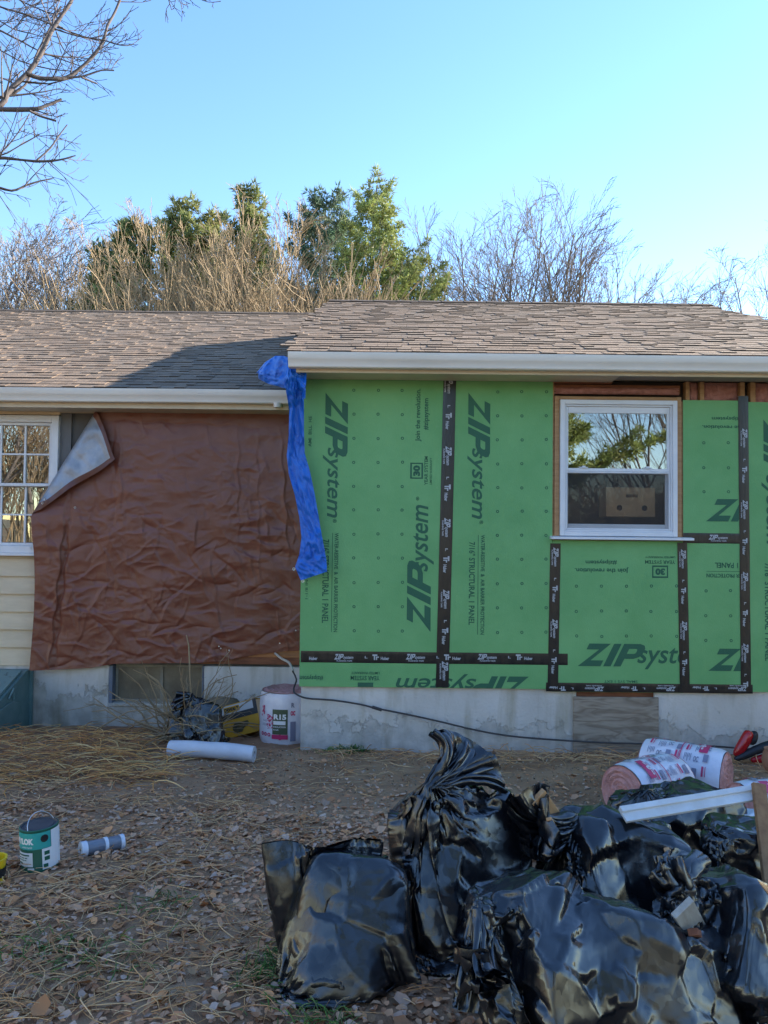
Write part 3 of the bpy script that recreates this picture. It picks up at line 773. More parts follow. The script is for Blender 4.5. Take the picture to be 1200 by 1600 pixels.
# ---- shingled roofs
def roof(name, x0, x1, ye, ze, yr, zr, exp, n_single, seed, label):
    rr = random.Random(seed)
    S = Vector((0, yr-ye, zr-ze)); L = S.length; S.normalize(); Nn = Vector((0, -S.z, S.y)); E = Vector((0, ye, ze))
    mb = MB(); P = []
    for n in (-0.13, -0.012):
        for (x, s) in ((x0+.02, 0.02), (x1-.02, 0.02), (x1-.02, L), (x0+.02, L)):
            q = E+S*s+Nn*n; P.append((x, q.y, q.z))
    mb.hexa(P); R_ = part(mb, name, M_deck); R_['label'] = label
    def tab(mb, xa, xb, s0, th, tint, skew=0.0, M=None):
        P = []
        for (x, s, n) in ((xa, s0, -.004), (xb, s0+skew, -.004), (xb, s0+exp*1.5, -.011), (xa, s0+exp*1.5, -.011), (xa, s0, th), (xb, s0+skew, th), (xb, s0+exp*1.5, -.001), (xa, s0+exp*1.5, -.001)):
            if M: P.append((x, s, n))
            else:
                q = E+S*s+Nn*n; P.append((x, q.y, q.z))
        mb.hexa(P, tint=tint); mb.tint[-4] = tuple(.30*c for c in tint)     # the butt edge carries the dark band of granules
    # a small stock of tab meshes shared by the single shingles
    def rtint():
        k = rr.choice((0.78, 0.88, 0.95, 1.0, 1.0, 1.06, 1.14)); w = rr.uniform(-.05, .05)
        return (k*(1+w), k, k*(1-w))
    stock = []
    for i in range(28):
        w = rr.choice((0.08, 0.10, 0.12, 0.15, 0.18, 0.22)); th = rr.choice((0.004, 0.005, 0.009, 0.011))
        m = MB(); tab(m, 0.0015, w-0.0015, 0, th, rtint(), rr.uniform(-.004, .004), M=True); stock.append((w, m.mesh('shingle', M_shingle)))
    rest = MB(); made = 0; s0 = 0.0; basis = Matrix((Vector((1, 0, 0)), S, Nn)).transposed()
    while s0 < L-0.02:
        x = x0 - rr.uniform(0, .12)
        while x < x1:
            if made < n_single:
                w, me = rr.choice(stock)
                if x+w > x1+.03: break
                o = link('shingle', me, R_); q = E+S*(s0+rr.uniform(-.003, .003))
                M4 = basis.to_4x4(); M4.translation = (x, q.y, q.z); o.matrix_local = M4; made += 1
            else:
                w = rr.choice((0.08, 0.10, 0.12, 0.15, 0.18, 0.22)); th = rr.choice((0.004, 0.005, 0.009, 0.011))
                if x+w > x1+.03: break
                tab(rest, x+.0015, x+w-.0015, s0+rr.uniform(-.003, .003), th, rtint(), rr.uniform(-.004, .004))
            x += w
        s0 += exp
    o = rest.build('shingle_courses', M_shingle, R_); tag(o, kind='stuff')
    return R_
rze = gzt+0.012
rzr = at(600, 471.5, 10.5).z
ROOF2 = roof('extension_roof', gx0-0.005, gx1+0.005, EY+0.045, rze, 10.5, rzr, 0.140, 300, 5, 'sunlit brown shingle roof over the green extension')
mb = MB(); mb.hexa([(gx0, 10.5, rzr-.13), (gx1, 10.5, rzr-.13), (gx1, 12.2, rzr-.83), (gx0, 12.2, rzr-.83), (gx0, 10.5, rzr-.005), (gx1, 10.5, rzr-.005), (gx1, 12.2, rzr-.70), (gx0, 12.2, rzr-.70)]); part(mb, 'rear_slope', M_deck)
mb = MB(); n = 17
for i in range(n):
    a = gx0-.01+(gx1-gx0+.02)*i/n; b = gx0-.01+(gx1-gx0+.02)*(i+1)/n-.004
    P = []
    for (yy, zz) in ((-.13, -.05), (0, .012), (.13, -.05)): pass
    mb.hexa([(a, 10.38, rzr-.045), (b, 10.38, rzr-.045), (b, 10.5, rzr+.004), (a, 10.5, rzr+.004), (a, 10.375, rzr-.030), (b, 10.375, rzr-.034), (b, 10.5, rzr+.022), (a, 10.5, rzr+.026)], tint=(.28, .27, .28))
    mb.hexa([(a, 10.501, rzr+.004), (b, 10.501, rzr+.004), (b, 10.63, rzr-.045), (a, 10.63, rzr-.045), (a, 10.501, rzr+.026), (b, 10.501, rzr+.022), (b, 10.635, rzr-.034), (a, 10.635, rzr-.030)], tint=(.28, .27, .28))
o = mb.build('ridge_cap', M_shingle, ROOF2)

MEY = 7.27
mgx1 = at(452, 625, MEY).x
mzt, mzb = at(226, 607.0, MEY).z, at(226, 627.5, MEY).z
GUT1 = gutter(-9.5, mgx1, MEY, mzt, mzb); GUT1['label'] = 'off-white gutter along the old roof above the brown tarp'
c = at(434, 630, MEY+.06); mb = MB(); mb.tube([(c.x, MEY+.045, mzb-.035), (c.x, MEY+.045, mzb+.01)], [.036, .040], 12); part(mb, 'gutter_outlet', M_gutter, GUT1, smooth=40)
mz_f = at(226, 638.5, MEY+.115).z
mb = MB(); mb.box(-9.4, mgx1-.02, MEY+.105, MEY+.125, mz_f, mzt-.012); part(mb, 'fascia_board', M_fascia, bevel=0.002)
mb = MB(); mb.box(-9.4, mgx1-.02, MEY+.127, 7.76, mz_f+.008, mz_f+.016); part(mb, 'soffit_panel', M_fascia)
mrr = at(250, 488.0, 13.1).z
mre = mzt+0.012
ROOF1 = roof('main_roof', -9.6, 4.40, MEY+.045, mre, 13.1, mrr, 0.140, 0, 9, 'brown shingle roof of the old house, partly shaded')
mb = MB(); mb.hexa([(-9.6, 13.1, mrr-.13), (4.4, 13.1, mrr-.13), (4.4, 18.5, mrr-2.4), (-9.6, 18.5, mrr-2.4), (-9.6, 13.1, mrr-.005), (4.4, 13.1, mrr-.005), (4.4, 18.5, mrr-2.27), (-9.6, 18.5, mrr-2.27)]); part(mb, 'rear_slope', M_deck)
mb = MB(); n = 46
for i in range(n):
    a = -9.6+14.0*i/n; b = a+14.0/n-.004
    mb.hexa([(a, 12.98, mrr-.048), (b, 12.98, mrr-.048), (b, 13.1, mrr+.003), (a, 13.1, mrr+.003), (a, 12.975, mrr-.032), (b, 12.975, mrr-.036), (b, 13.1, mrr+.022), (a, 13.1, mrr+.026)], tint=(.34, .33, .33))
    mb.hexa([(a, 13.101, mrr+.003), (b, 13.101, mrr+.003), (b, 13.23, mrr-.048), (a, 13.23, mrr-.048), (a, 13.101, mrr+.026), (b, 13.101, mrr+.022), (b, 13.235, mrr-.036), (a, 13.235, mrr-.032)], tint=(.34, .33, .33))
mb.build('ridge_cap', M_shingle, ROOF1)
# gable triangles
for xg in (gx0+.30, 4.20):
    mb = MB(); mb.prism([(6.7, rze-.1), (10.5, rzr-.14), (12.0, rzr-.78), (12.0, rze-.1)], xg, xg+.05, plane='yz'); part(mb, 'gable_wall', M_cream, recalc=True)
for xg in (-9.40, 4.10):
    mb = MB(); mb.prism([(7.8, mre-.2), (13.1, mrr-.14), (18.3, mrr-2.35), (18.3, mre-.25)], xg, xg+.05, plane='yz'); part(mb, 'gable_wall', M_cream, recalc=True)

# ---- old house front wall
WT1 = mz_f+0.006
def mx(px): return at(px, 830, Y1).x
def mz(py, px=250): return at(px, py, Y1).z
lwx1 = mx(88.5); lwx0 = lwx1-1.42
lwz0, lwz1 = at(44, 864, Y1).z, at(44, 649, Y1).z
fz1 = at(250, 1040, Y1).z
YW = Y1+0.055
mb = MB(); mb.box(-9.3, lwx0-.01, YW, YW+.12, fz1, WT1); part(mb, 'wall_sheathing', M_black_paper)
mb = MB(); mb.box(lwx1+.01, XL+.01, YW, YW+.12, fz1, WT1); part(mb, 'wall_sheathing', M_black_paper)
mb = MB(); mb.box(lwx0-.008, lwx1+.008, YW, YW+.12, fz1, lwz0-.01); part(mb, 'wall_sheathing', M_black_paper)
mb = MB(); mb.box(lwx0-.008, lwx1+.008, YW, YW+.12, lwz1+.01, WT1); part(mb, 'wall_sheathing', M_black_paper)
mb = MB(); mb.box(mx(89.5), mx(106), YW-.03, YW-.001, lwz0-.2, at(100, 645, Y1).z); part(mb, 'furring_strip', mat('grey_trim', (0.14, 0.14, 0.145), 0.7))
# cream siding boards, lapped
exp = 27.6*Y1/FPX; z = fz1-0.012; i = 0
ztop = lwz0-0.028
while z < ztop-0.02:
    x_end = mx(62)-random.uniform(0, .03)
    zt = min(z+exp+.03, ztop)
    mb = MB(); mb.hexa([(-9.35, Y1, z), (x_end, Y1, z), (x_end, YW-.002, z), (-9.35, YW-.002, z), (-9.35, Y1+.028, zt), (x_end, Y1+.028, zt), (x_end, YW-.002, zt), (-9.35, YW-.002, zt)])
    part(mb, 'siding_board', M_cream); z += exp
x_end = lwx0-.02
while z < WT1-.1:
    mb = MB(); zt = min(z+exp+.03, WT1-.01)
    mb.hexa([(-9.35, Y1, z), (x_end, Y1, z), (x_end, YW-.002, z), (-9.35, YW-.002, z), (-9.35, Y1+.028, zt), (x_end, Y1+.028, zt), (x_end, YW-.002, zt), (-9.35, YW-.002, zt)])
    part(mb, 'siding_board', M_cream); z += exp
mb = MB(); mb.box(-9.35, mx(160), Y1-.012, YW-.004, at(80, 641.5, Y1).z, WT1-.002); part(mb, 'frieze_board', M_cream)
mb = MB(); mb.box(-9.35, mx(88.5), Y1, YW-.004, at(80, 648.0, Y1).z, at(80, 642.0, Y1).z); part(mb, 'frieze_board', M_cream)
mb = MB(); mb.box(mx(162), mx(238), Y1-.006, YW-.004, at(200, 645, Y1).z, WT1-.002); part(mb, 'bare_board', M_wood_red)
# left window with muntins
LW = MB(); rect_frame(LW, lwx0, lwx1, lwz0, lwz1, 0.07, Y1-.02, Y1+.09)
LW = part(LW, 'window', M_vinyl, bevel=0.004); LW['label'] = 'white window with small panes, half covered by the brown tarp'
lzm = at(44, 757, Y1).z
for (za, zb, yo, nm) in ((lzm-.016, lwz1-.071, 0.0, 'upper_sash'), (lwz0+.071, lzm+.01, .036, 'lower_sash')):
    mb = MB(); rect_frame(mb, lwx0+.071, lwx1-.071, za, zb, 0.03, Y1+.012+yo, Y1+.042+yo); part(mb, nm, M_vinyl, LW, bevel=0.003)
    a0, a1, c0, c1 = lwx0+.102, lwx1-.102, za+.031, zb-.031
    ncol = 5
    for k in range(ncol):
        for r_ in range(2):
            xa, xb = a0+(a1-a0)*k/ncol, a0+(a1-a0)*(k+1)/ncol
            zz0, zz1 = c0+(c1-c0)*r_/2, c0+(c1-c0)*(r_+1)/2
            tx, tz = random.uniform(-.004, .004), random.uniform(-.004, .004)
            mb = MB(); mb.hexa([(xa+.004, Y1+.026+yo+tx, zz0+.004), (xb-.004, Y1+.026+yo-tx, zz0+.004), (xb-.004, Y1+.029+yo-tx, zz0+.004), (xa+.004, Y1+.029+yo+tx, zz0+.004),
                                (xa+.004, Y1+.026+yo+tx+tz, zz1-.004), (xb-.004, Y1+.026+yo-tx+tz, zz1-.004), (xb-.004, Y1+.029+yo-tx+tz, zz1-.004), (xa+.004, Y1+.029+yo+tx+tz, zz1-.004)])
            part(mb, 'pane', M_glass2, LW)
    for k in range(1, ncol):
        x = a0+(a1-a0)*k/ncol; mb = MB(); mb.box(x-.009, x+.009, Y1+.014+yo, Y1+.036+yo, c0, c1); part(mb, 'muntin', M_vinyl, LW)
    mb = MB(); mb.box(a0, a1, Y1+.0125+yo, Y1+.0375+yo, (c0+c1)/2-.008, (c0+c1)/2+.008); part(mb, 'muntin', M_vinyl, LW)
mb = MB(); mb.box(lwx0-.03, lwx1+.02, Y1-.05, Y1+.03, lwz0-.028, lwz0-.001); part(mb, 'window_sill', M_vinyl, LW, bevel=0.003)
mb = MB(); mb.box(lwx0+.1, lwx1-.02, 8.4, 8.42, lwz0-.3, lwz1+.1); part(mb, 'curtain', mat('drab_curtain', (0.34, 0.30, 0.235), 0.9, (0.22, 0.19, 0.145), vscale=5, vstretch=(3, 1, .6)))
mb = MB(); c = at(7, 840, 8.1); mb.box(c.x-.06, c.x+.03, 8.1, 8.15, c.z-.25, c.z+.10); part(mb, 'red_curtain_tie', mat('red_cloth', (0.45, 0.06, 0.03), 0.8))
mb = MB(); mb.box(-9.2, XL-.05, 9.4, 9.44, -.2, WT1); part(mb, 'room_wall', M_room)
mb = MB(); mb.box(-9.2, XL-.05, 7.9, 9.4, WT1, WT1+.04); part(mb, 'room_ceiling', M_room)
mb = MB(); mb.box(-9.2, XL-.05, 7.88, 9.4, fz1-.05, fz1-.01); part(mb, 'room_floor', M_room)

# sill plank exposed below the tarp
mb = MB(); mb.box(mx(300), XL+.005, Y1-.005, YW-.003, at(400, 1038, Y1).z, at(400, 1017, Y1).z); o = part(mb, 'sill_plank', M_wood_red, bevel=0.003)
mb = MB(); mb.box(mx(392), XL+.005, Y1-.014, Y1-.006, at(430, 1027, Y1).z, at(430, 1015, Y1).z); part(mb, 'sill_plank', mat('orange_lumber', (0.48, 0.20, 0.075), 0.75, (0.38, 0.15, 0.06), vscale=9, vstretch=(1, 1, 8)), bevel=0.002)
# old foundation with a basement window
bwx0, bwx1 = mx(174), mx(322); bwz0, bwz1 = at(250, 1100, Y1).z, fz1
YF = Y1+.02
mb = MB(); mb.box(-9.3, bwx0, YF, YF+.25, -.6, fz1-.004); part(mb, 'foundation_wall', M_found_main, bevel=.008)
mb = MB(); mb.box(bwx1, XL+.01, YF, YF+.25, -.6, fz1-.004); part(mb, 'foundation_wall', M_found_main, bevel=.008)
mb = MB(); mb.box(bwx0+.001, bwx1-.001, YF+.004, YF+.25, -.6, bwz0); part(mb, 'foundation_wall', M_found_main)
BW = MB(); M_bwf = mat('old_steel_frame', (0.30, 0.27, 0.21), 0.7, (0.20, 0.17, 0.13), vscale=12)
rect_frame(BW, bwx0+.04, bwx1-.02, bwz0+.001, bwz1-.006, 0.025, YF+.085, YF+.12); BW = part(BW, 'basement_window', M_bwf); BW['label'] = 'dirty two-pane basement window in the old foundation'
xm = (bwx0+bwx1)/2+.03
mb = MB(); mb.box(xm-.014, xm+.014, YF+.084, YF+.12, bwz0+.027, bwz1-.033); part(mb, 'mullion', M_bwf, BW)
M_dirty = mat('dusty_pane', (0.20, 0.165, 0.115), 0.35, (0.12, 0.095, 0.065), vscale=5, spec=.6)
for (a, b) in ((bwx0+.066, xm-.015), (xm+.015, bwx1-.046)):
    mb = MB(); mb.box(a, b, YF+.10, YF+.105, bwz0+.027, bwz1-.033); part(mb, 'pane', M_dirty, BW)
mb = MB(); mb.box(bwx0+.002, bwx1-.002, YF+.14, YF+.2, bwz0, bwz1); part(mb, 'cavity_backing', M_dark, BW)
M_bluep = mat('blue_grey_metal', (0.10, 0.13, 0.19), 0.5, (0.16, 0.18, 0.22), vscale=12)
for (a, b) in ((bwx0+.003, bwx0+.037), (bwx1-.018, bwx1-.003)):
    mb = MB(); mb.box(a, b, YF+.0, YF+.12, bwz0+.002, bwz1-.006); part(mb, 'side_flashing', M_bluep, BW)
mb = MB(); mb.box(bwx0+.002, bwx1-.002, YF-.012, YF+.084, bwz0-.03, bwz0-.001); part(mb, 'window_ledge', M_found_main, BW, bevel=.006)

# ================================================================== an unseen house added on the right to keep the sun off the yard
def add_shade_house():
    T = empty('added_shade_house', (11.0, 5.7, 0)); loc = Vector(T.location); tag(T, 'added unseen two-storey pale house beyond the right edge, put there to shade the yard', 'house')
    def P(mb, name, m, **k):
        mb.v = [tuple(Vector(v)-loc) for v in mb.v]; return mb.build(name, m, T, **k)
    x0, x1, y0, y1, ze, zr = 8.1, 14.0, 2.6, 8.85, 5.5, 6.9
    mb = MB(); mb.prism([(x0, -.3), (x1, -.3), (x1, ze), ((x0+x1)/2, zr), (x0, ze)], y0, y1); P(mb, 'wall', M_cream, recalc=True)
    for sx in (-1, 1):
        xm = (x0+x1)/2; xe = x0-.35 if sx < 0 else x1+.35; k = (zr-ze)/(xm-x0); zz = ze-.35*k
        mb = MB(); mb.hexa([(xe, y0-.2, zz), (xm, y0-.2, zr+.01), (xm, y1+.1, zr+.01), (xe, y1+.1, zz), (xe, y0-.2, zz+.12), (xm, y0-.2, zr+.13), (xm, y1+.1, zr+.13), (xe, y1+.1, zz+.12)]); P(mb, 'roof', M_deck, recalc=True)
    for (yy, zz) in ((4.2, 1.2), (6.8, 1.2), (4.2, 3.7), (6.8, 3.7)):
        mb = MB(); mb.box(x0-.05, x0-.004, yy-.5, yy+.5, zz-.1, zz+1.1); w = P(mb, 'window', M_vinyl)
        mb = MB(); mb.box(x0-.06, x0-.052, yy-.44, yy+.44, zz-.03, zz+1.03); P(mb, 'pane', mat('dark_pane', (.03, .035, .04), .05))
add_shade_house()
# ================================================================== brown tarp nailed over the old wall
M_brown = mat('brown_polytarp', (0.165, 0.050, 0.032), 0.25, (0.205, 0.066, 0.041), vscale=2.5, bump=0.22, bscale=700, bstretch=(1, 1, 1), spec=0.5)
M_silver = mat('silver_tarp_back', (0.22, 0.25, 0.30), 0.38, (0.34, 0.36, 0.40), vscale=5, metal=0.3, bump=0.25, bscale=60)
M_hem = mat('brown_tarp_hem', (0.110, 0.034, 0.026), 0.4, (0.14, 0.045, 0.03), vscale=8)
M_brass = mat('grommet_metal', (0.75, 0.73, 0.68), 0.3, metal=0.8)
def ridged(x, y, z): return 1.0-abs(noise.noise((x, y, z)))*2.0
def build_brown():
    T = empty('brown_tarp', (at(260, 1040, Y1).x, Y1, at(260, 1040, Y1).z)); loc = Vector(T.location)
    tag(T, 'brown plastic tarp nailed over the wall with its silver corner folded down', 'tarp')
    n, m = 285, 270
    # bottom outline in pixels
    bot = [(40, 1046), (52, 1048), (100, 1046), (140, 1044), (180, 1037), (300, 1036), (340, 1034), (400, 1023), (440, 1018), (478, 1016)]
    def by(x):
        for (a, b), (c, d) in zip(bot, bot[1:]):
            if a <= x <= c: return b+(d-b)*(x-a)/(c-a)
        return bot[0][1] if x < 40 else bot[-1][1]
    F0 = np.array((146.0, 648.0)); F1 = np.array((72.0, 768.0)); fd = (F1-F0)/np.linalg.norm(F1-F0); fn = np.array((fd[1], -fd[0]))
    if fn[0] > 0: fn = -fn      # points up-left, to the folded side
    rc = random.Random(3)
    # long pressed-in fold lines and many short creases
    creases = []
    for i in range(430):
        cx, cy = rc.uniform(60, 470), rc.uniform(660, 1040)
        ang = rc.gauss(0.0, 0.55) if rc.random() < .7 else rc.gauss(1.4, .3)
        creases.append((cx, cy, math.cos(ang), math.sin(ang), rc.uniform(8, 46)*(.6+.6*(cy > 820)), rc.uniform(2.5, 9.0), rc.choice((-1, 1, 1))*rc.uniform(.002, .010)*(.55+.6*(cy > 800))))
    creases.append((97, 930, -.10, 1, 170, 7, -.035)); creases.append((88, 930, -.10, 1, 170, 8, .022))
    creases.append((178, 740, .02, 1, 90, 3, -.010)); creases.append((188, 740, .03, 1, 90, 3, .010))
    creases.append((372, 760, 0, 1, 110, 2.5, .008)); creases.append((404, 800, 0.02, 1, 150, 2.5, .007)); creases.append((445, 780, 0.06, 1, 120, 3, .012))
    creases.append((260, 660, .96, .05, 200, 3, -.008))
    G = np.zeros((m, n, 3)); back = np.zeros((m, n), bool)
    PX = np.zeros((m, n)); PY = np.zeros((m, n))
    for i in range(m):
        v = i/(m-1)
        for j in range(n):
            u = j/(n-1)
            y_ = 640+400*v; xl = 48+20*min(1.0, max(0.0, (800-y_)/145.0)); x = xl+(478-xl)*u
            PX[i, j] = x; PY[i, j] = 640+(by(x)-640)*v
    # wander of the loose left edge
    PX += np.where(PX < 140, (140-PX)/92*6*np.sin((PY-800)/70.), 0)*np.clip((PY-800)/60, 0, 1)
    D = np.zeros((m, n))
    for (cx, cy, dx, dy, L, w, a) in creases:
        l = math.hypot(dx, dy); dx /= l; dy /= l
        rx, ry = PX-cx, PY-cy; al = rx*dx+ry*dy; pe = -rx*dy+ry*dx + 2.0*np.sin(al/9.0+cx)
        D += a*np.where(pe > 0, np.exp(-pe/w), np.exp(pe/1.3))*np.clip(1-(al/L)**2, 0, 1)      # a pleat: one sharp side, one long slope
    x, y = PX/100., PY/100.
    xw = x+.10*pn(x*1.1, y*1.1, 9); yw = y+.10*pn(x*1.1, y*1.1, 5)
    h = 0.009*rn_(xw*.8, yw*1.7, 1.3) + 0.008*rn_(xw*1.7+3, yw*3.1, 4.1) + 0.005*rn_(xw*4.0, yw*5.5, 7.7)*np.clip(.6+pn(x*.9, y*.9, 31), .1, 1) + 0.0035*rn_(xw*8, yw*10, 2.7)*np.clip(.5+1.4*pn(x*1.3, y*1.3, 11), .1, 1)
    k = 0.35+0.65*np.clip((y-6.5)/1.6, 0, 1)     # tighter near the nails
    D += h*k + 0.055*np.clip((1.5-x)/1.0, 0, 1)*np.clip((y-7.4)/.8, 0, 1) + 0.012*np.clip((y-9.6)/.8, 0, None)
    for i in range(m):
        for j in range(n):
            q = np.array((PX[i, j], PY[i, j])); d = float((q-F0) @ fn); Yo = Y1-.012-D[i, j]
            if d > 0:
                bulge = .035*math.sin(min(1, d/60)*math.pi*.5)
                r = q-2*d*fn*.93
                # droop of the free corner
                r = r+np.array((3.0*math.sin(q[1]/17.0), 5.0+4.0*math.sin(q[0]/14.0+q[1]/30.0)))*min(1, d/40)
                Yo = Y1-.075-bulge - .05*min(1.0, max(0.0, (q[1]-700)/80)) - .018*noise.noise((q[0]/22, q[1]/22, 3)) + D[i, j]*.8
                p = at(r[0], r[1], Yo); back[i, j] = True
                t = min(1, d/9); 
                if t < 1:
                    p0 = at(q[0]-d*fn[0], q[1]-d*fn[1], Y1-.012-D[i, j]); p = p0.lerp(p, t*t*(3-2*t)); p.y = p0.y+(Yo-p0.y)*math.sin(t*math.pi/2)
            else:
                p = at(q[0], q[1], Yo)
            G[i, j] = p-loc
    idx = np.arange(n*m).reshape(m, n)
    F = np.stack([idx[:-1, :-1], idx[:-1, 1:], idx[1:, 1:], idx[1:, :-1]], -1).reshape(-1, 4)
    bf = back[:-1, :-1].reshape(-1)
    ii, jj = np.meshgrid(np.arange(m-1), np.arange(n-1), indexing='ij')
    hem = ((ii < 5) | (jj < 5)).reshape(-1)
    mi = np.where(bf & hem, 2, np.where(bf, 1, 0))
    me = np_mesh('sheet', G.reshape(-1, 3), F[:, ::-1], [M_brown, M_silver, M_hem], mi)
    o = link('sheet', me, T, smooth='all')
    gm = MB(); gm.lathe([(.010, -.002), (.012, -.005), (.008, -.006), (.006, -.002)], 14, M=Matrix.Rotation(math.pi/2, 4, 'X')); gme = gm.mesh('grommet', M_brass)
    for (px, py, dy) in ((48, 857, .12), (117, 793, .10), (57, 1020, .09), (70, 780, .16), (66, 786, .16)):
        g = link('grommet', gme, T); g.location = at(px, py, Y1-dy)-loc
    nm = MB(); nm.lathe([(0, -.004), (.006, -.003), (.007, 0)], 8, M=Matrix.Rotation(math.pi/2, 4, 'X')); nme = nm.mesh('tarp_nail', M_nail)
    for px in (150, 180, 208, 238, 300, 355, 410, 445): 
        g = link('tarp_nail', nme, T); g.location = at(px, 643.5+(px-300)*.006, Y1-.035)-loc
    for (px, py) in ((342, 1010), (437, 1005), (345, 1013), (462, 985), (358, 1016)):
        g = link('tarp_nail', nme, T); g.location = at(px, py, Y1-.055)-loc
build_brown()

# ================================================================== blue tarp strip hanging from the eave
M_blue = mat('blue_polytarp', (0.008, 0.110, 0.50), 0.34, (0.016, 0.155, 0.62), vscale=6, bump=0.25, bscale=260)
def build_blue():
    T = empty('blue_tarp', at(486, 905, 6.42)); loc = Vector(T.location)
    tag(T, 'bright blue tarp strip hanging from the gutter beside the green wall', 'tarp')
    # left edge, right edge, depth; from the roof downwards
    rows_ = [(449, 562, 475, 566, 6.30), (446, 590, 476, 585, 6.26), (447, 612, 474, 606, 6.30), (452, 640, 475, 632, 6.36), (451, 680, 475, 672, 6.40), (448, 712, 476, 708, 6.41), (451, 740, 484, 735, 6.41),
             (461, 775, 491, 768, 6.41), (468, 810, 497, 802, 6.41), (471, 840, 502, 832, 6.40), (468, 865, 507, 858, 6.395), (461, 886, 510, 875, 6.39), (470, 907, 511, 893, 6.39)]
    n, m = 44, 150; G = np.zeros((m, n, 3))
    A = np.array(rows_, float); tt = np.linspace(0, 1, len(A))
    for i in range(m):
        v = i/(m-1); r = [np.interp(v, tt, A[:, k]) for k in range(5)]
        for j in range(n):
            u = j/(n-1)
            w = 0.030*(1-v*.45)
            ple = w*(math.sin(u*4.5+2.0*math.sin(v*5)+3.0*noise.noise((u*1.2, v*5, 1)))) + .034*noise.noise((u*2.5, v*11, 4))+.024*ridged(u*3+v*4, v*15-u*3, 2)+.013*ridged(u*6+v*9, v*30-u*5, 5)
            p = at(r[0]+(r[2]-r[0])*u, r[1]+(r[3]-r[1])*u, r[4]-.02-abs(ple)*.8)
            G[i, j] = p-loc
    mb = MB(); mb.grid(G); mb.build('hanging_strip', M_blue, T, smooth='all')
    # the bunched top lying over the old roof's edge
    top = [(398, 586, 403, 580), (414, 566, 404, 592), (430, 556, 420, 600), (444, 556, 436, 604), (458, 562, 452, 609), (470, 572, 468, 616), (479, 582, 477, 624)]
    B = np.array(top, float); t2 = np.linspace(0, 1, len(B)); n, m = 30, 70; G = np.zeros((m, n, 3))
    for i in range(m):
        v = i/(m-1); r = [np.interp(v, t2, B[:, k]) for k in range(4)]
        for j in range(n):
            u = j/(n-1)
            dep = 6.85-.62*v - .08*math.sin(u*math.pi) - .05*noise.noise((u*2.5, v*3.5, 3)) - .035*ridged(u*2.5+v, v*5, 1) - .018*ridged(u*6-v*2, v*11+u*3, 6)
            G[i, j] = at(r[0]+(r[2]-r[0])*u, r[1]+(r[3]-r[1])*u, dep)-loc
    mb = MB(); mb.grid(G); mb.build('bunched_end', M_blue, T, smooth='all')
    gm = MB(); gm.lathe([(.011, -.002), (.013, -.005), (.008, -.006), (.006, -.002)], 14, M=Matrix.Rotation(math.pi/2, 4, 'X')); gme = gm.mesh('grommet', M_brass)
    for (px, py, yy) in ((416.5, 573.5, 6.70), (459, 889, 6.33), (473, 908, 6.34)):
        g = link('grommet', gme, T); g.location = at(px, py, yy)-loc
build_blue()
# ================================================================== rubbish bags: thin film relaxed over its load
def bag_mat():
    m = bpy.data.materials.new('black_bin_bag'); m.use_nodes = True
    nt = m.node_tree; N = nt.nodes; L = nt.links; b = N['Principled BSDF']
    b.inputs['Base Color'].default_value = (0.005, 0.0055, 0.008, 1); b.inputs['Specular IOR Level'].default_value = 1.0
    tc = N.new('ShaderNodeTexCoord')
    n0 = N.new('ShaderNodeTexNoise'); n0.inputs['Scale'].default_value = 3.5; n0.inputs['Detail'].default_value = 3; L.new(tc.outputs['Object'], n0.inputs['Vector'])
    mr = N.new('ShaderNodeMapRange'); mr.inputs['From Min'].default_value = .35; mr.inputs['From Max'].default_value = .65; mr.inputs['To Min'].default_value = .22; mr.inputs['To Max'].default_value = .32
    L.new(n0.outputs['Fac'], mr.inputs['Value']); L.new(mr.outputs['Result'], b.inputs['Roughness'])
    geo = N.new('ShaderNodeNewGeometry')
    nrm = geo.outputs['Normal']
    # small flat facets where the film is crumpled
    for sc, amt, dist in ((26.0, 0.12, 0.05),):
        nz = N.new('ShaderNodeTexNoise'); nz.inputs['Scale'].default_value = sc*.6; nz.inputs['Detail'].default_value = 1; L.new(tc.outputs['Object'], nz.inputs['Vector'])
        sb = N.new('ShaderNodeVectorMath'); sb.operation = 'MULTIPLY_ADD'; sb.inputs[1].default_value = (dist*2,)*3; L.new(nz.outputs['Color'], sb.inputs[0]); L.new(tc.outputs['Object'], sb.inputs[2])
        vo = N.new('ShaderNodeTexVoronoi'); vo.inputs['Scale'].default_value = sc; L.new(sb.outputs[0], vo.inputs['Vector'])
        c = N.new('ShaderNodeVectorMath'); c.operation = 'SUBTRACT'; c.inputs[1].default_value = (.5, .5, .5); L.new(vo.outputs['Color'], c.inputs[0])
        ma = N.new('ShaderNodeVectorMath'); ma.operation = 'MULTIPLY_ADD'; ma.inputs[1].default_value = (amt,)*3; L.new(c.outputs[0], ma.inputs[0]); L.new(nrm, ma.inputs[2])
        nn = N.new('ShaderNodeVectorMath'); nn.operation = 'NORMALIZE'; L.new(ma.outputs[0], nn.inputs[0]); nrm = nn.outputs[0]
    L.new(nrm, b.inputs['Normal'])
    return m
M_bag = bag_mat()
def ell(px, py, Y, r, rz=0.0, rx=0.0, ry=0.0, e=3.0):
    c = at(px, py, Y)
    return (np.array(c), np.array(Euler((rx, ry, rz)).to_matrix()), np.array(r, float), e)
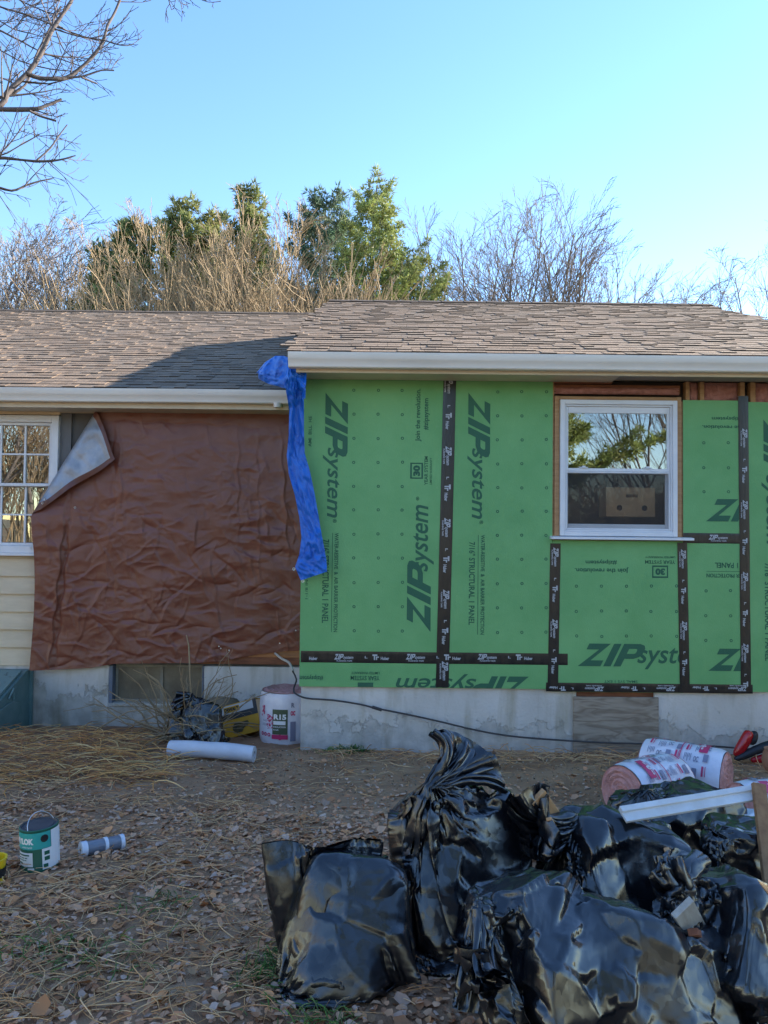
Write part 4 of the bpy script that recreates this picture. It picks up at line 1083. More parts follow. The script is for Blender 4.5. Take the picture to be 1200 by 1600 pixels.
def junk(c, spread, n, seed, size=(.06, .16), e=7.0):
    """angular offcuts inside a bag"""
    rj = random.Random(seed); out = []
    for i in range(n):
        p = np.array(c)+np.array([rj.uniform(-1, 1)*s for s in spread])
        r = (rj.uniform(*size), rj.uniform(*size)*.8, rj.uniform(*size)*.8)
        p[2] = max(p[2], .33+min(r)*.5)
        out.append((p, np.array(Euler((rj.uniform(-.6, .6), rj.uniform(-.7, .7), rj.uniform(0, 3))).to_matrix()), np.array(r), e))
    return out
def sim_bag(name, label, P, L, nu, nv, bottom, top, loads, neck=None, neck_r=0.018, neck_at=0.8, seal_top=False, iters=230, seed=1, flat=0.6, squash_axis=None,
            grav=0.0006, flare_up=0.0, press=-0.0010, pins=(), flare_dir=None, seam=None, crumple=0.006, n_crease=120, fine=3, n_facet=160, facet=.85):
    """tube of film, perimeter P and length L, from its bottom seam to its mouth, gathered at the neck"""
    rg = np.random.default_rng(seed)
    b, t = np.array(bottom, float), np.array(top, float)
    ax = t-b; axn = ax/np.linalg.norm(ax)
    h = np.array(squash_axis, float) if squash_axis is not None else np.array((1.0, 0, 0))
    a1 = h-axn*(h @ axn); a1 /= np.linalg.norm(a1); a2 = np.cross(axn, a1)
    th = np.arange(nu)/nu*2*math.pi; vv = np.linspace(0, 1, nv)
    R0 = P/(2*math.pi)*1.10
    X = np.zeros((nv, nu, 3))
    for i, v in enumerate(vv):
        fl = flat if not (i == 0) else 0.05
        X[i] = b+ax*v + R0*(np.outer(np.cos(th), a1)+np.outer(np.sin(th)*fl, a2))
    # start out already creased, so that slack gathers into folds
    nv_, nu_ = nv, nu
    UU, VV = np.meshgrid(th, vv*L*6)
    X += (0.045*rn_(np.cos(UU)*2.4+seed, np.sin(UU)*2.4, VV*.55))[..., None]*(X-b)/R0*.8 + (0.03*pn(np.cos(UU)*5+seed, np.sin(UU)*5, VV*1.2))[..., None] + rg.normal(0, 0.003, X.shape)
    N = nu*nv; idx = np.arange(N).reshape(nv, nu); X = X.reshape(N, 3)
    du, dv = P/nu, L/(nv-1); dg = math.hypot(du, dv)
    bat = []
    def add(a, c, r, ks, kc):
        a = np.asarray(a).ravel(); c = np.asarray(c).ravel(); bat.append((a, c, r, ks, kc))
    nxt = np.roll(idx, -1, axis=1); nx2 = np.roll(idx, -2, axis=1)
    for s in (0, 1): add(idx[:, s::2], nxt[:, s::2], du, 1.0, 0.8)
    for s in (0, 1): add(idx[s:-1:2], idx[s+1::2], dv, 1.0, 0.8)
    for s in (0, 1): add(idx[s:-1:2], nxt[s+1::2], dg, 0.8, 0.4); add(nxt[s:-1:2], idx[s+1::2], dg, 0.8, 0.4)
    for s in (0, 1, 2, 3):
        c = [k for k in range(nu) if (k//2) % 2 == s//2 and k % 2 == s % 2]
        add(idx[:, c], nx2[:, c], 2*du, 0.0, 0.02)
    for s in (0, 1, 2, 3):
        rws = [k for k in range(nv-2) if (k//2) % 2 == s//2 and k % 2 == s % 2]
        add(idx[rws], idx[[k+2 for k in rws]], 2*dv, 0.0, 0.02)
    Xp = X.copy(); nk = int(neck_at*(nv-1)) if neck is not None else None
    fl_dir = np.array(flare_dir if flare_dir is not None else (0, 0, 1.0), float)
    mir = np.array([(nu-k) % nu for k in range(nu)])
    for it in range(iters):
        ph = it/iters
        V = (X-Xp)*0.88; Xp = X.copy(); X = X+V
        X[:, 2] -= grav
        if neck is not None and flare_up:
            sl = idx[nk+1:].ravel(); X[sl] += fl_dir*flare_up
        if press and it % 2 == 0:
            Q = X.reshape(nv, nu, 3); du_ = np.roll(Q, -1, 1)-np.roll(Q, 1, 1); dv_ = np.zeros_like(Q); dv_[1:-1] = Q[2:]-Q[:-2]; dv_[0] = Q[1]-Q[0]; dv_[-1] = Q[-1]-Q[-2]
            nn = np.cross(du_, dv_); ln = np.linalg.norm(nn, axis=2, keepdims=True)+1e-9
            up = nv if nk is None else nk
            X.reshape(nv, nu, 3)[:up] += (nn/ln*press)[:up]
        for (a, c, r, ks, kc) in bat:
            d = X[c]-X[a]; l = np.sqrt(np.einsum('ij,ij->i', d, d))+1e-9; k = np.where(l > r, ks, kc)
            g = d*(0.5*k*(l-r)/l)[:, None]; X[a] += g; X[c] -= g
        q = X[idx[0]]; X[idx[0]] = .5*(q+q[mir])
        if seal_top: q = X[idx[-1]]; X[idx[-1]] = .5*(q+q[mir])
        if neck is not None:
            q = X[idx[nk]]; tgt = np.array(neck); w = min(1, ph*3.0)
            off = q-q.mean(0); ln = np.linalg.norm(off, axis=1, keepdims=True)+1e-9
            lim = neck_r+(P/6.28-neck_r)*(1-w)
            off = off*np.minimum(1, lim/ln); X[idx[nk]] = q.mean(0)*(1-.5*w)+tgt*.5*w + off
        if seam is not None:
            sA, sB = np.array(seam[0]), np.array(seam[1]); f = np.minimum(np.arange(nu), nu-np.arange(nu))/(nu/2.0)
            tg = sA+(sB-sA)*f[:, None]; tg = tg+np.outer(np.sin(f*9.0)*np.sin(f*math.pi), (0, .03, .006)); X[idx[-1]] += (tg-X[idx[-1]])*min(1, ph*2)
        for (k_, i_, tg) in pins:
            s_ = idx[k_][[j % nu for j in i_]]; X[s_] += (np.array(tg)-X[s_].mean(0))*0.25
        for (c, Rm, r, e) in loads:
            q = ((X-c) @ Rm)/r; mk = np.abs(q).max(1) < 1.0
            if mk.any():
                qm = q[mk]; nrm = (np.abs(qm)**e).sum(1)**(1/e); ins = nrm < 1
                qm[ins] = qm[ins]/np.maximum(nrm[ins], .2)[:, None]; Xm = (qm*r) @ Rm.T + c; X[mk] = Xm; Xp[mk] = Xm*.6+Xp[mk]*.4
        y = X[:, 1]; g = np.where(y > 4.2, 0.24-0.1*(y-4.2), np.where(y > 3, 0.30-0.06*((y-3)/1.2)**2, 0.30))+0.006
        lo = X[:, 2] < g; X[lo, 2] = g[lo]; Xp[lo] = X[lo]
    # finer film: smooth upsampling of the relaxed grid, then straight pressed creases
    def upsample(A, k, axis, closed):
        n = A.shape[axis]; A = np.moveaxis(A, axis, 0); out = []
        ix = np.arange(n if closed else n-1)
        g = (lambda o: A[(ix+o) % n]) if closed else (lambda o: A[np.clip(ix+o, 0, n-1)])
        p0, p1, p2, p3 = g(-1), g(0), g(1), g(2)
        for s in range(k):
            t = s/k; out.append(.5*((2*p1)+(p2-p0)*t+(2*p0-5*p1+4*p2-p3)*t*t+(3*p1-p0-3*p2+p3)*t**3))
        r = np.stack(out, 1).reshape((-1,)+A.shape[1:])
        if not closed: r = np.concatenate([r, A[-1:]])
        return np.moveaxis(r, 0, axis)
    Q = upsample(upsample(X.reshape(nv, nu, 3), fine, 1, True), fine, 0, False); nv2, nu2 = Q.shape[:2]
    if n_facet:      # crumpled film breaks into flat facets that meet in sharp edges
        du_ = np.roll(Q, -1, 1)-np.roll(Q, 1, 1); dv_ = np.gradient(Q, axis=0); cr = np.cross(du_, dv_)
        ar = np.linalg.norm(cr, axis=2); nn = (cr/(ar[..., None]+1e-9)).reshape(-1, 3).astype(np.float32); P_ = Q.reshape(-1, 3).astype(np.float32)
        a_ = ar.ravel()/ar.sum(); sd = rg.choice(len(P_), n_facet, p=a_, replace=False); msk = np.clip(ar/np.percentile(ar, 60)*1.4-.4, 0, 1).ravel()
        if nk is not None: msk.reshape(nv2, nu2)[nk*fine-3:] *= .2
        c_, n_ = P_[sd], nn[sd]; st = (rg.random(n_facet)*.025).astype(np.float32)
        n_ = n_+rg.normal(0, .16, n_.shape).astype(np.float32); n_ /= np.linalg.norm(n_, axis=1, keepdims=True)
        disp = np.zeros_like(P_)
        for i in range(0, len(P_), 12000):
            p = P_[i:i+12000]; d2 = ((p*p).sum(1)[:, None]+(c_*c_).sum(1)[None]-2*p @ c_.T)+.03*(1-nn[i:i+12000] @ n_.T)+st[None]*.2
            w = np.exp(-(d2-d2.min(1, keepdims=True))/.00035); w /= w.sum(1, keepdims=True)
            off = p @ n_.T-(c_*n_).sum(1)[None]; disp[i:i+12000] = -(w*np.clip(off, -.03, .03)) @ n_
        Q = Q+(disp*msk[:, None]*facet).reshape(Q.shape)
    if crumple:
        du_ = np.roll(Q, -1, 1)-np.roll(Q, 1, 1); dv_ = np.gradient(Q, axis=0)
        nn = np.cross(du_, dv_); nn /= np.linalg.norm(nn, axis=2, keepdims=True)+1e-9
        h = .25*rn_(Q[..., 0]*6+seed, Q[..., 1]*6, Q[..., 2]*6)+.16*rn_(Q[..., 0]*14, Q[..., 1]*14+seed, Q[..., 2]*14)
        flatQ = Q.reshape(-1, 3); hf = h.ravel(); nf = nn.reshape(-1, 3)
        area = np.linalg.norm(np.cross(du_, dv_), axis=2).ravel(); area /= area.sum(); picks = rg.choice(len(flatQ), n_crease, p=area)
        for k in range(n_crease):
            i = picks[k]; c = flatQ[i]; n_ = nf[i]
            along = rg.normal(size=3)
            if neck is not None and rg.random() < .5:      # half of them run towards the gathered neck
                along = np.array(neck)-c+rg.normal(0, .06, 3)
            along = along-n_*(along @ n_); along /= np.linalg.norm(along)+1e-9; side = np.cross(n_, along)
            rel = flatQ-c; al = rel @ along; L_ = rg.uniform(.05, .20); near = np.abs(al) < L_
            if not near.any(): continue
            idn = np.where(near)[0]; rel = rel[idn]; pe = np.abs(rel @ side+.004*np.sin(al[idn]*40+k)); dp = np.abs(rel @ n_); w = rg.uniform(.009, .040)
            hf[idn] += rg.choice((-1.0, 1.0))*rg.uniform(.35, 1.0)*np.clip(1-pe/w, 0, 1)*np.clip(1-(al[idn]/L_)**2, 0, 1)*np.clip(1.5-dp/.06, 0, 1)*(w/.02)**.7
        ar = np.linalg.norm(np.cross(du_, dv_), axis=2); ar = np.clip(ar/np.percentile(ar, 70)*1.3, .12, 1)   # gathered film keeps its pleats
        if nk is not None: ar[nk*fine-2:] *= .3
        Q = Q+nn*(hf.reshape(h.shape)*ar*crumple)[..., None]
    nv, nu = nv2, nu2; X = Q.reshape(-1, 3); idx = np.arange(nv*nu).reshape(nv, nu); nxt = np.roll(idx, -1, axis=1)
    lo = X[:, 2] < .303
    X[lo & (X[:, 1] < 3.0), 2] = .303
    base = np.array((X[:, 0].mean(), X[:, 1].mean(), 0.30))
    T = empty(name, base); tag(T, label, 'bin bag', 'black rubbish bags piled in the yard')
    F = np.stack([idx[:-1], nxt[:-1], nxt[1:], idx[1:]], -1).reshape(-1, 4)
    o = link('film', np_mesh('film', X-base, F, M_bag), T, smooth='all')
    return T, Vector(base), X.reshape(nv, nu, 3)
BAG = 'rubbish_bag'
# 1: upright pillow with its sealed end up and two ears
sim_bag(BAG, 'smooth upright black bag with two pointed ears, leftmost of the pile', 1.10, .66, 76, 62, at(560, 1590, 2.55), at(500, 1300, 2.80),
        [ell(545, 1450, 2.72, (.185, .10, .235), rx=-.34, ry=.17, e=5), ell(600, 1500, 2.76, (.19, .13, .17), rz=.1, ry=.25, e=3.5), ell(520, 1540, 2.62, (.11, .10, .12), e=4)],
        seal_top=True, seed=3, fine=2, flat=.6, seam=(at(596, 1312, 2.84), at(408, 1319, 2.74)), press=-.0006, iters=230, crumple=.0025, n_crease=50, n_facet=40, facet=.38, grav=.0003)
# 2: tall bag, twisted neck with a flared top
sim_bag(BAG, 'tall black bag with twisted neck and its top flaring up', 1.95, 1.10, 96, 84, at(740, 1560, 2.90), at(680, 1150, 3.0),
        [ell(718, 1360, 3.02, (.235, .19, .27), rx=-.40, rz=.25, e=7), ell(690, 1300, 3.02, (.19, .14, .15), ry=-.3, rx=-.3, e=5), ell(745, 1490, 2.92, (.22, .2, .17), e=4)],
        neck=at(668, 1222, 2.90), neck_at=.84, neck_r=.022, flare_up=.0012, flare_dir=(.55, .2, .7), seed=5, fine=2, flat=.8, iters=250, press=-.0012,
        pins=[(83, tuple(range(30, 58)), at(678, 1142, 3.0)), (83, tuple(range(58, 76)), at(728, 1162, 3.05)), (83, tuple(range(76, 96)), at(775, 1205, 3.05)), (83, tuple(range(0, 12)), at(790, 1238, 3.0))], crumple=.005, n_facet=130)
# 3: bag with its mouth gaping, behind
sim_bag(BAG, 'black bag gaping open at its left end over wood scraps', 1.70, .98, 88, 76, at(1040, 1400, 3.0), at(800, 1240, 3.0),
        [ell(950, 1360, 3.06, (.25, .17, .18), rz=.5, ry=.2, rx=-.3, e=8), ell(995, 1345, 3.00, (.20, .12, .14), rz=-.4, ry=.35, rx=-.3, e=7), ell(920, 1320, 3.04, (.12, .12, .11), e=5)],
        neck=at(896, 1280, 2.97), neck_at=.80, neck_r=.045, flare_up=.0004, flare_dir=(-1, -.5, .35), seed=9, fine=2, flat=.8, squash_axis=(0, 1, 0), iters=230, press=-.0012,
        pins=[(75, tuple(range(0, 22)), at(822, 1304, 2.86)), (75, tuple(range(22, 44)), at(858, 1298, 2.88)), (75, tuple(range(44, 66)), at(850, 1230, 2.93)), (75, tuple(range(66, 88)), at(796, 1240, 2.90))])
# 4: the big crumpled bag in front
sim_bag(BAG, 'big crumpled black bag lying in front with its neck to the left', 2.05, 1.16, 104, 86, at(1120, 1600, 2.25), at(700, 1390, 2.28),
        [ell(900, 1490, 2.40, (.27, .18, .17), rz=-.2, ry=.22, rx=-.45, e=8), ell(825, 1450, 2.36, (.14, .14, .14), e=5, rz=.6, rx=-.3), ell(1010, 1555, 2.36, (.20, .18, .17), rz=.4, rx=-.4, e=8), ell(890, 1520, 2.26, (.17, .10, .12), rz=.5, rx=-.5, e=8)],
        neck=at(748, 1410, 2.22), neck_at=.86, neck_r=.025, flare_up=.0004, flare_dir=(-.4, -.7, -.3), seed=13, flat=.8, squash_axis=(0, 1, 0), iters=240, crumple=.008, n_crease=160, n_facet=280, press=-.0014,
        pins=[(85, tuple(range(0, 40)), at(730, 1480, 2.14)), (85, tuple(range(52, 92)), at(775, 1530, 2.06))])
# 5: right-hand bag torn open over lumber
sim_bag(BAG, 'black bag split open over lumber offcuts at the right edge', 1.95, 1.14, 100, 84, at(1260, 1600, 2.42), at(1020, 1320, 2.45),
        [ell(1165, 1490, 2.50, (.23, .19, .18), ry=.5, rz=.4, rx=-.4, e=8), ell(1115, 1430, 2.52, (.14, .13, .13), rx=-.3, e=5), ell(1230, 1560, 2.45, (.2, .2, .17), e=6)],
        neck=at(1068, 1374, 2.40), neck_at=.92, neck_r=.03, flare_up=.0008, flare_dir=(-.4, -.3, .8), seed=21, flat=.8, squash_axis=(0, 1, 0), iters=240, crumple=.008, n_crease=150, n_facet=240, press=-.0014,
        pins=[(83, tuple(range(0, 40)), at(1036, 1340, 2.42)), (83, tuple(range(50, 90)), at(1092, 1342, 2.48))])
# 6: back right
sim_bag(BAG, 'black bag tucked under the white board behind the pile', 1.62, .95, 84, 72, at(1110, 1350, 3.35), at(1000, 1225, 3.5),
        [ell(1060, 1300, 3.5, (.25, .18, .17), rz=.3, ry=-.1, e=8), ell(1085, 1265, 3.52, (.14, .12, .09), e=5)],
        neck=at(1010, 1235, 3.42), neck_at=.84, neck_r=.025, flare_up=.0004, flare_dir=(-.6, -.2, .5), seed=31, fine=2, flat=.8, squash_axis=(0, 1, 0), iters=220)
# 7: small
sim_bag(BAG, 'small glossy black bag beside the leaning wooden stick', 0.95, .55, 60, 48, at(1190, 1345, 3.0), at(1130, 1300, 3.0),
        [ell(1158, 1325, 3.05, (.12, .11, .10), e=6), ell(1120, 1320, 3.0, (.06, .06, .06))],
        neck=at(1118, 1300, 2.97), neck_at=.90, neck_r=.012, seed=37, fine=2, flat=.8, squash_axis=(0, 1, 0), iters=200)
# ================================================================== things lying about
M_wrap = mat('white_plastic_wrap', (0.66, 0.64, 0.70), 0.28, (0.74, 0.73, 0.78), vscale=9, bump=0.35, bscale=22)
M_magenta = mat('magenta_print', (0.55, 0.035, 0.13), 0.4)
M_greyprint = mat('grey_print', (0.22, 0.22, 0.30), 0.4)
M_olive = mat('olive_label', (0.075, 0.10, 0.055), 0.4)
M_white = mat('white_print', (0.75, 0.75, 0.74), 0.4)
M_blackprint = mat('black_print', (0.015, 0.015, 0.018), 0.45)
M_pinkroll = mat('pink_roll_end', (0.62, 0.34, 0.32), 0.95, (0.50, 0.24, 0.22), vscale=20, bump=1.0, bscale=50)
class Cyl:
    """print bent round an upright cylinder"""
    def __init__(s, r): s.r = r; s.v = []; s.f = []
    def pt(s, a, z): th = a/s.r-math.pi/2; return (s.r*math.cos(th), s.r*math.sin(th), z)
    def rect(s, a0, a1, z0, z1):
        n = max(1, int(abs(a1-a0)/.02)); k = len(s.v)
        for i in range(n+1):
            a = a0+(a1-a0)*i/n; s.v += [s.pt(a, z0), s.pt(a, z1)]
        s.f += [(k+2*i, k+2*i+2, k+2*i+3, k+2*i+1) for i in range(n)]
    def text(s, body, a0, a1, z0, z1, bold=.02, rot=0, shear=0):
        V, F, _ = text_poly(body, bold, shear); k = len(s.v)
        for (u, v) in V:
            if rot == 90: u, v = 1-v, u
            if rot == -90: u, v = v, 1-u
            s.v.append(s.pt(a0+(a1-a0)*u, z0+(z1-z0)*v))
        s.f += [tuple(k+i for i in f) for f in F]
    def ring(s, a, z, ro, ri):
        k = len(s.v)
        for r_ in (ro, ri): s.v += [s.pt(a+r_*math.cos(t*math.pi/6), z+r_*math.sin(t*math.pi/6)) for t in range(12)]
        s.f += [(k+t, k+(t+1) % 12, k+12+(t+1) % 12, k+12+t) for t in range(12)]
    def build(s, name, m, parent, stuff=True):
        me = bpy.data.meshes.new(name); me.from_pydata(s.v, [], s.f); me.materials.append(m); o = link(name, me, parent)
        if stuff: tag(o, kind='stuff')
        return o
def roll_body(T, r, L, seed, lump=.006):
    seg, nz = 56, 14
    th = np.arange(seg)/seg*2*math.pi; G = np.zeros((nz, seg, 3))
    for i in range(nz):
        t = i/(nz-1); z = L*t
        rr = r*(1-.07*(abs(2*t-1)**6)) + lump*pn(np.cos(th)*2+seed, np.sin(th)*2, t*4+seed)+.003*rn_(np.cos(th)*4, np.sin(th)*4, t*9+seed)
        G[i] = np.stack([rr*np.cos(th), rr*np.sin(th), np.full(seg, z)], -1)
    mb = MB(); mb.grid(G, closed=True); mb.build('plastic_wrap', M_wrap, T, smooth='all')
    for z0, sgn in ((0, -1), (L, 1)):
        G = np.zeros((16, seg, 3))
        for i in range(16):
            rr = r*.93*(1-i/15*.97)
            hgt = .012*math.cos(i*2.2)+.010*pn(np.cos(th)*3, np.sin(th)*3, i*.7+seed)+.03*(i/15)**2*0
            G[i] = np.stack([rr*np.cos(th+i*.03), rr*np.sin(th), z0+sgn*(.004+hgt*(0 if i == 0 else 1))], -1)
        if sgn < 0: G = G[:, ::-1]
        mb = MB(); mb.grid(G, closed=True); mb.build('rolled_batt', M_pinkroll, T, smooth='all')
def build_r15():
    Y = 7.02; c = at(448, 1153, Y); r, h = .243, .452
    T = empty('insulation_roll', (c.x, Y, ground_z(c.x, Y)+.004)); tag(T, 'upright pink insulation roll in white wrap marked R15 behind the corner', 'insulation roll', 'rolls of pink insulation')
    roll_body(T, r, h, 2.0, .003)
    k = Y/FPX; z = lambda py: (1155-py)*k; a = lambda px: (px-448)*k*1.03
    R1 = r+.0065
    p = Cyl(R1); p.rect(a(431), a(454), z(1137), z(1100)); p.build('olive_label', M_olive, T, False)
    p = Cyl(R1+.002); p.text('R15', a(433), a(452), z(1115), z(1107), .05); p.rect(a(432.5), a(451), z(1122.5), z(1117)); p.text('INSULATION', a(432.5), a(451), z(1127), z(1124.5)); p.text('kraft', a(432.5), a(441), z(1131), z(1129)); p.build('label_text', M_white, T)
    p = Cyl(R1); p.text('R', a(459), a(464), z(1097), z(1090), .05); p.text('R-15', a(413), a(420), z(1120), z(1117)); p.text('3-1/2 in', a(411), a(421), z(1126), z(1122)); p.rect(a(458), a(466), z(1147), z(1118)); p.build('wrap_text', M_greyprint, T)
    p = Cyl(R1+.0008)
    p.rect(a(430), a(454.5), z(1144), z(1137.5)); p.ring(a(443), z(1141), .024, .016)
    for px in (411, 418, 425): p.ring(a(px), z(1138.5), .017, .008)
    rr = random.Random(8)
    for i in range(34):
        x, y = rr.uniform(420, 430), rr.uniform(1108, 1130); w = rr.uniform(1, 3); p.rect(a(x), a(x+w), z(y+w*.8), z(y))
    for i in range(10):
        x, y = rr.uniform(407, 414), rr.uniform(1096, 1110); p.rect(a(x), a(x+2), z(y+3), z(y))
    p.text('OC', a(458), a(465), z(1109), z(1102), .06)
    p.build('magenta_marks', M_magenta, T)
build_r15()
def lying_roll(px, py, Y, dirv, r, L, label, seed, spin=0.0):
    c = at(px, py, Y); d = Vector(dirv).normalized()
    T = empty('insulation_roll', c); q = d.to_track_quat('Z', 'Y'); T.rotation_mode = 'QUATERNION'; T.rotation_quaternion = q
    c.z = ground_z(c.x, Y)+r*.97; T.location = c-d*L*.5
    tag(T, label, 'insulation roll', 'rolls of pink insulation')
    roll_body(T, r, L, seed)
    # label bands printed round the wrap; the upper side is found from the roll's own frame
    up = q.inverted() @ Vector((0, -.35, .94)); th = math.atan2(up.y, up.x)+math.pi/2
    R1 = r+.0085; a0 = th*R1; rr = random.Random(seed)
    g, mg = Cyl(R1), Cyl(R1+.001)
    for k in range(-2, 3):
        for j in range(7):
            z0 = L*(.10+.115*j)
            w = .035
            aa = a0+k*.085+rr.uniform(-.01, .01)
            what = (j+k) % 4
            if what == 0: mg.rect(aa-.03, aa+.03, z0, z0+.012); mg.rect(aa-.03, aa+.03, z0+.02, z0+.024)
            elif what == 1:
                for q_ in range(5): g.rect(aa-.03, aa+rr.uniform(.0, .03), z0+q_*.009, z0+q_*.009+.004)
            elif what == 2: g.text('OC', aa-.02, aa+.02, z0, z0+.03, .04, 90)
            else: g.rect(aa-.028, aa+.028, z0, z0+.028)
    mg.rect(a0-.16, a0+.12, L*.50, L*.50+.006); mg.rect(a0-.10, a0+.04, L*.72, L*.72+.05)
    g.build('grey_print', M_greyprint, T); mg.build('magenta_marks', M_magenta, T)
    p = Cyl(R1+.0025); p.text('R15', a0-.08, a0+.02, L*.735, L*.755, .04); p.ring(a0-.03, L*.745, .016, .009); p.build('wrap_text', M_white, T)
lying_roll(1070, 1205, 4.85, (.74, -.55, 0), .180, .48, 'pink insulation roll with printed white wrap, rear one of the pair', 5)
lying_roll(1014, 1230, 4.50, (-.80, -.50, 0), .165, .44, 'pink insulation roll with printed white wrap, front one of the pair', 11)
lying_roll(1222, 1262, 3.95, (-1, -.12, 0), .165, .45, 'pink insulation roll cut by the right edge of the picture', 17)

# ---- boards and sticks
M_whiteboard = mat('white_painted_board', (0.62, 0.62, 0.62), 0.55, (0.52, 0.51, 0.49), vscale=10, vstretch=(1, 1, 4))
M_stick = mat('brown_stick', (0.30, 0.165, 0.075), 0.7, (0.20, 0.10, 0.045), vscale=14, vstretch=(2, 2, .4), bump=.3)
M_offcut = mat('sawn_offcut', (0.50, 0.30, 0.15), 0.75, (0.40, 0.22, 0.10), vscale=14, vstretch=(.5, 3, 3))
M_greywood = mat('grey_board', (0.40, 0.39, 0.36), 0.8, (0.30, 0.28, 0.25), vscale=14, vstretch=(.6, 3, 3))
def plank(name, label, p0, p1, w, t, m, roll=0.0, cat='board', notch=False, group=None):
    p0, p1 = Vector(p0), Vector(p1); d = p1-p0; L = d.length
    T = empty(name, p0); T.rotation_mode = 'QUATERNION'
    q = d.to_track_quat('X', 'Z') @ Euler((roll, 0, 0)).to_quaternion(); T.rotation_quaternion = q
    mb = MB()
    if notch: mb.prism([(-w/2, 0), (w/2, 0), (w/2, t), (w*.1, t), (w*.1, t*.55), (-w/2, t*.55)], 0, L, plane='yz'); 
    else: mb.box(0, L, -w/2, w/2, 0, t)
    mb.build('board_body', m, T, bevel=.002, recalc=True); tag(T, label, cat, group); return T
plank('white_board', 'white painted trim board lying across the bags', at(972, 1276, 2.92), at(1180, 1241, 3.06), .062, .022, M_whiteboard, roll=.55, notch=True)
plank('wooden_stick', 'brown wooden stick leaning at the right edge', at(1208, 1440, 2.78), at(1183, 1226, 3.05), .05, .022, M_stick, roll=.3)
plank('wood_offcut', 'brown wood scrap in the mouth of the gaping bag', at(880, 1300, 3.02), at(842, 1246, 2.90), .07, .02, M_offcut, roll=1.2, cat='wood scrap')
plank('wood_offcut', 'thin pale splinter in the mouth of the gaping bag', at(872, 1300, 2.98), at(858, 1282, 2.86), .02, .012, M_offcut, roll=.4, cat='wood scrap')
plank('wood_offcut', 'grey board end sticking out of the split bag', at(1112, 1500, 2.52), at(1070, 1422, 2.27), .075, .02, M_greywood, roll=1.0, cat='wood scrap')
plank('wood_offcut', 'tan splinter between the gaping and the split bag', at(1052, 1352, 2.72), at(1042, 1330, 2.66), .018, .014, M_offcut, roll=.4, cat='wood scrap')
plank('wood_offcut', 'reddish offcut low in the split bag', at(1120, 1490, 2.48), at(1084, 1462, 2.28), .03, .02, M_wood_red, roll=.4, cat='wood scrap')
# ---- clear plastic sheet by the right edge
M_clear = mat('milky_plastic_sheet', (0.62, 0.66, 0.70), 0.12, (0.52, 0.56, 0.62), vscale=6, bump=.5, bscale=12)
G = np.zeros((24, 20, 3)); b0 = at(1172, 1290, 3.35)
for i in range(24):
    for j in range(20):
        u, v = j/19, i/23
        p = at(1148+62*u+6*v, 1262+50*v, 3.45-.25*v)
        G[i, j] = Vector((p.x, p.y+.05*noise.noise((u*3, v*3, 8)), p.z+.02*noise.noise((u*4, v*4, 3))))-b0
T = empty('plastic_sheet', b0); mb = MB(); mb.grid(G); mb.build('film', M_clear, T, smooth='all'); tag(T, 'crumpled milky plastic sheet behind the small glossy bag', 'plastic sheet')

# ---- paint can
def paint_can():
    c = on_ground(59, 1357); d = c.y; r, h = .0825, .190
    T = empty('paint_can', (c.x, c.y+.03, c.z+.002), rz=math.atan2(-c.x, c.y)*0.0); T.rotation_euler = (R(2), R(-3), R(6))
    tag(T, 'green and white labelled paint can with dark lid standing in the litter', 'paint can')
    M_teal = mat('teal_label', (0.03, 0.33, 0.30), 0.4, (0.04, 0.37, 0.33), vscale=10); M_dgreen = mat('dark_green_label', (0.012, 0.10, 0.06), 0.4)
    M_lid = mat('dark_can_lid', (0.030, 0.030, 0.038), 0.45, (0.05, 0.05, 0.06), vscale=10); M_steel = mat('can_steel', (0.55, 0.56, 0.58), 0.3, metal=.9)
    mb = MB(); mb.lathe([(0, 0), (r-.002, 0), (r, .003), (r, .008), (r-.001, .010), (r-.001, h-.010), (r+.001, h-.008), (r+.001, h-.002), (r-.003, h)], 48); mb.build('can_body', M_dgreen, T, smooth=40)
    mb = MB(); mb.lathe([(r-.003, h-.001), (r-.008, h-.001), (r-.011, h-.007), (r-.018, h-.007), (r-.021, h-.003), (0, h-.003)], 48); mb.build('lid', M_lid, T, smooth=40)
    p = Cyl(r+.0008); p.rect(-.21, .075, .105, .178); p.build('upper_label', M_teal, T, False)
    p = Cyl(r+.0012); p.rect(-.09, -.005, .03, .092); p.rect(.035, .14, .012, .104); p.rect(.077, .16, .104, .178); p.text('DRYLOK', -.115, .002, .128, .156, .06); p.text('LATEX BASE', -.06, -.005, .112, .119); p.rect(-.03, .0, .016, .024); p.build('white_label', M_white, T)
    p = Cyl(r+.0020); p.rect(-.085, -.02, .078, .084); p.rect(-.085, -.03, .066, .070); p.rect(-.085, -.035, .056, .060); p.rect(-.085, -.06, .040, .048); p.rect(.045, .068, .075, .092); p.rect(.045, .068, .050, .068); p.rect(.04, .06, .02, .036); p.build('label_print', M_dgreen, T)
    p = Cyl(r+.0022); p.ring(.048, .150, .017, .0); p.build('round_mark', M_blackprint, T, False)
    pts = [Vector((-(r+.004)*math.cos(t)*.9, .035*math.sin(t)-.02, h-.02+.07*math.sin(t))) for t in np.linspace(0, math.pi, 14)]
    pts = [Matrix.Rotation(R(62), 3, 'Z') @ p for p in pts]
    mb = MB(); mb.tube(pts, .0022, 6); mb.build('wire_handle', M_steel, T, smooth='all')
paint_can()
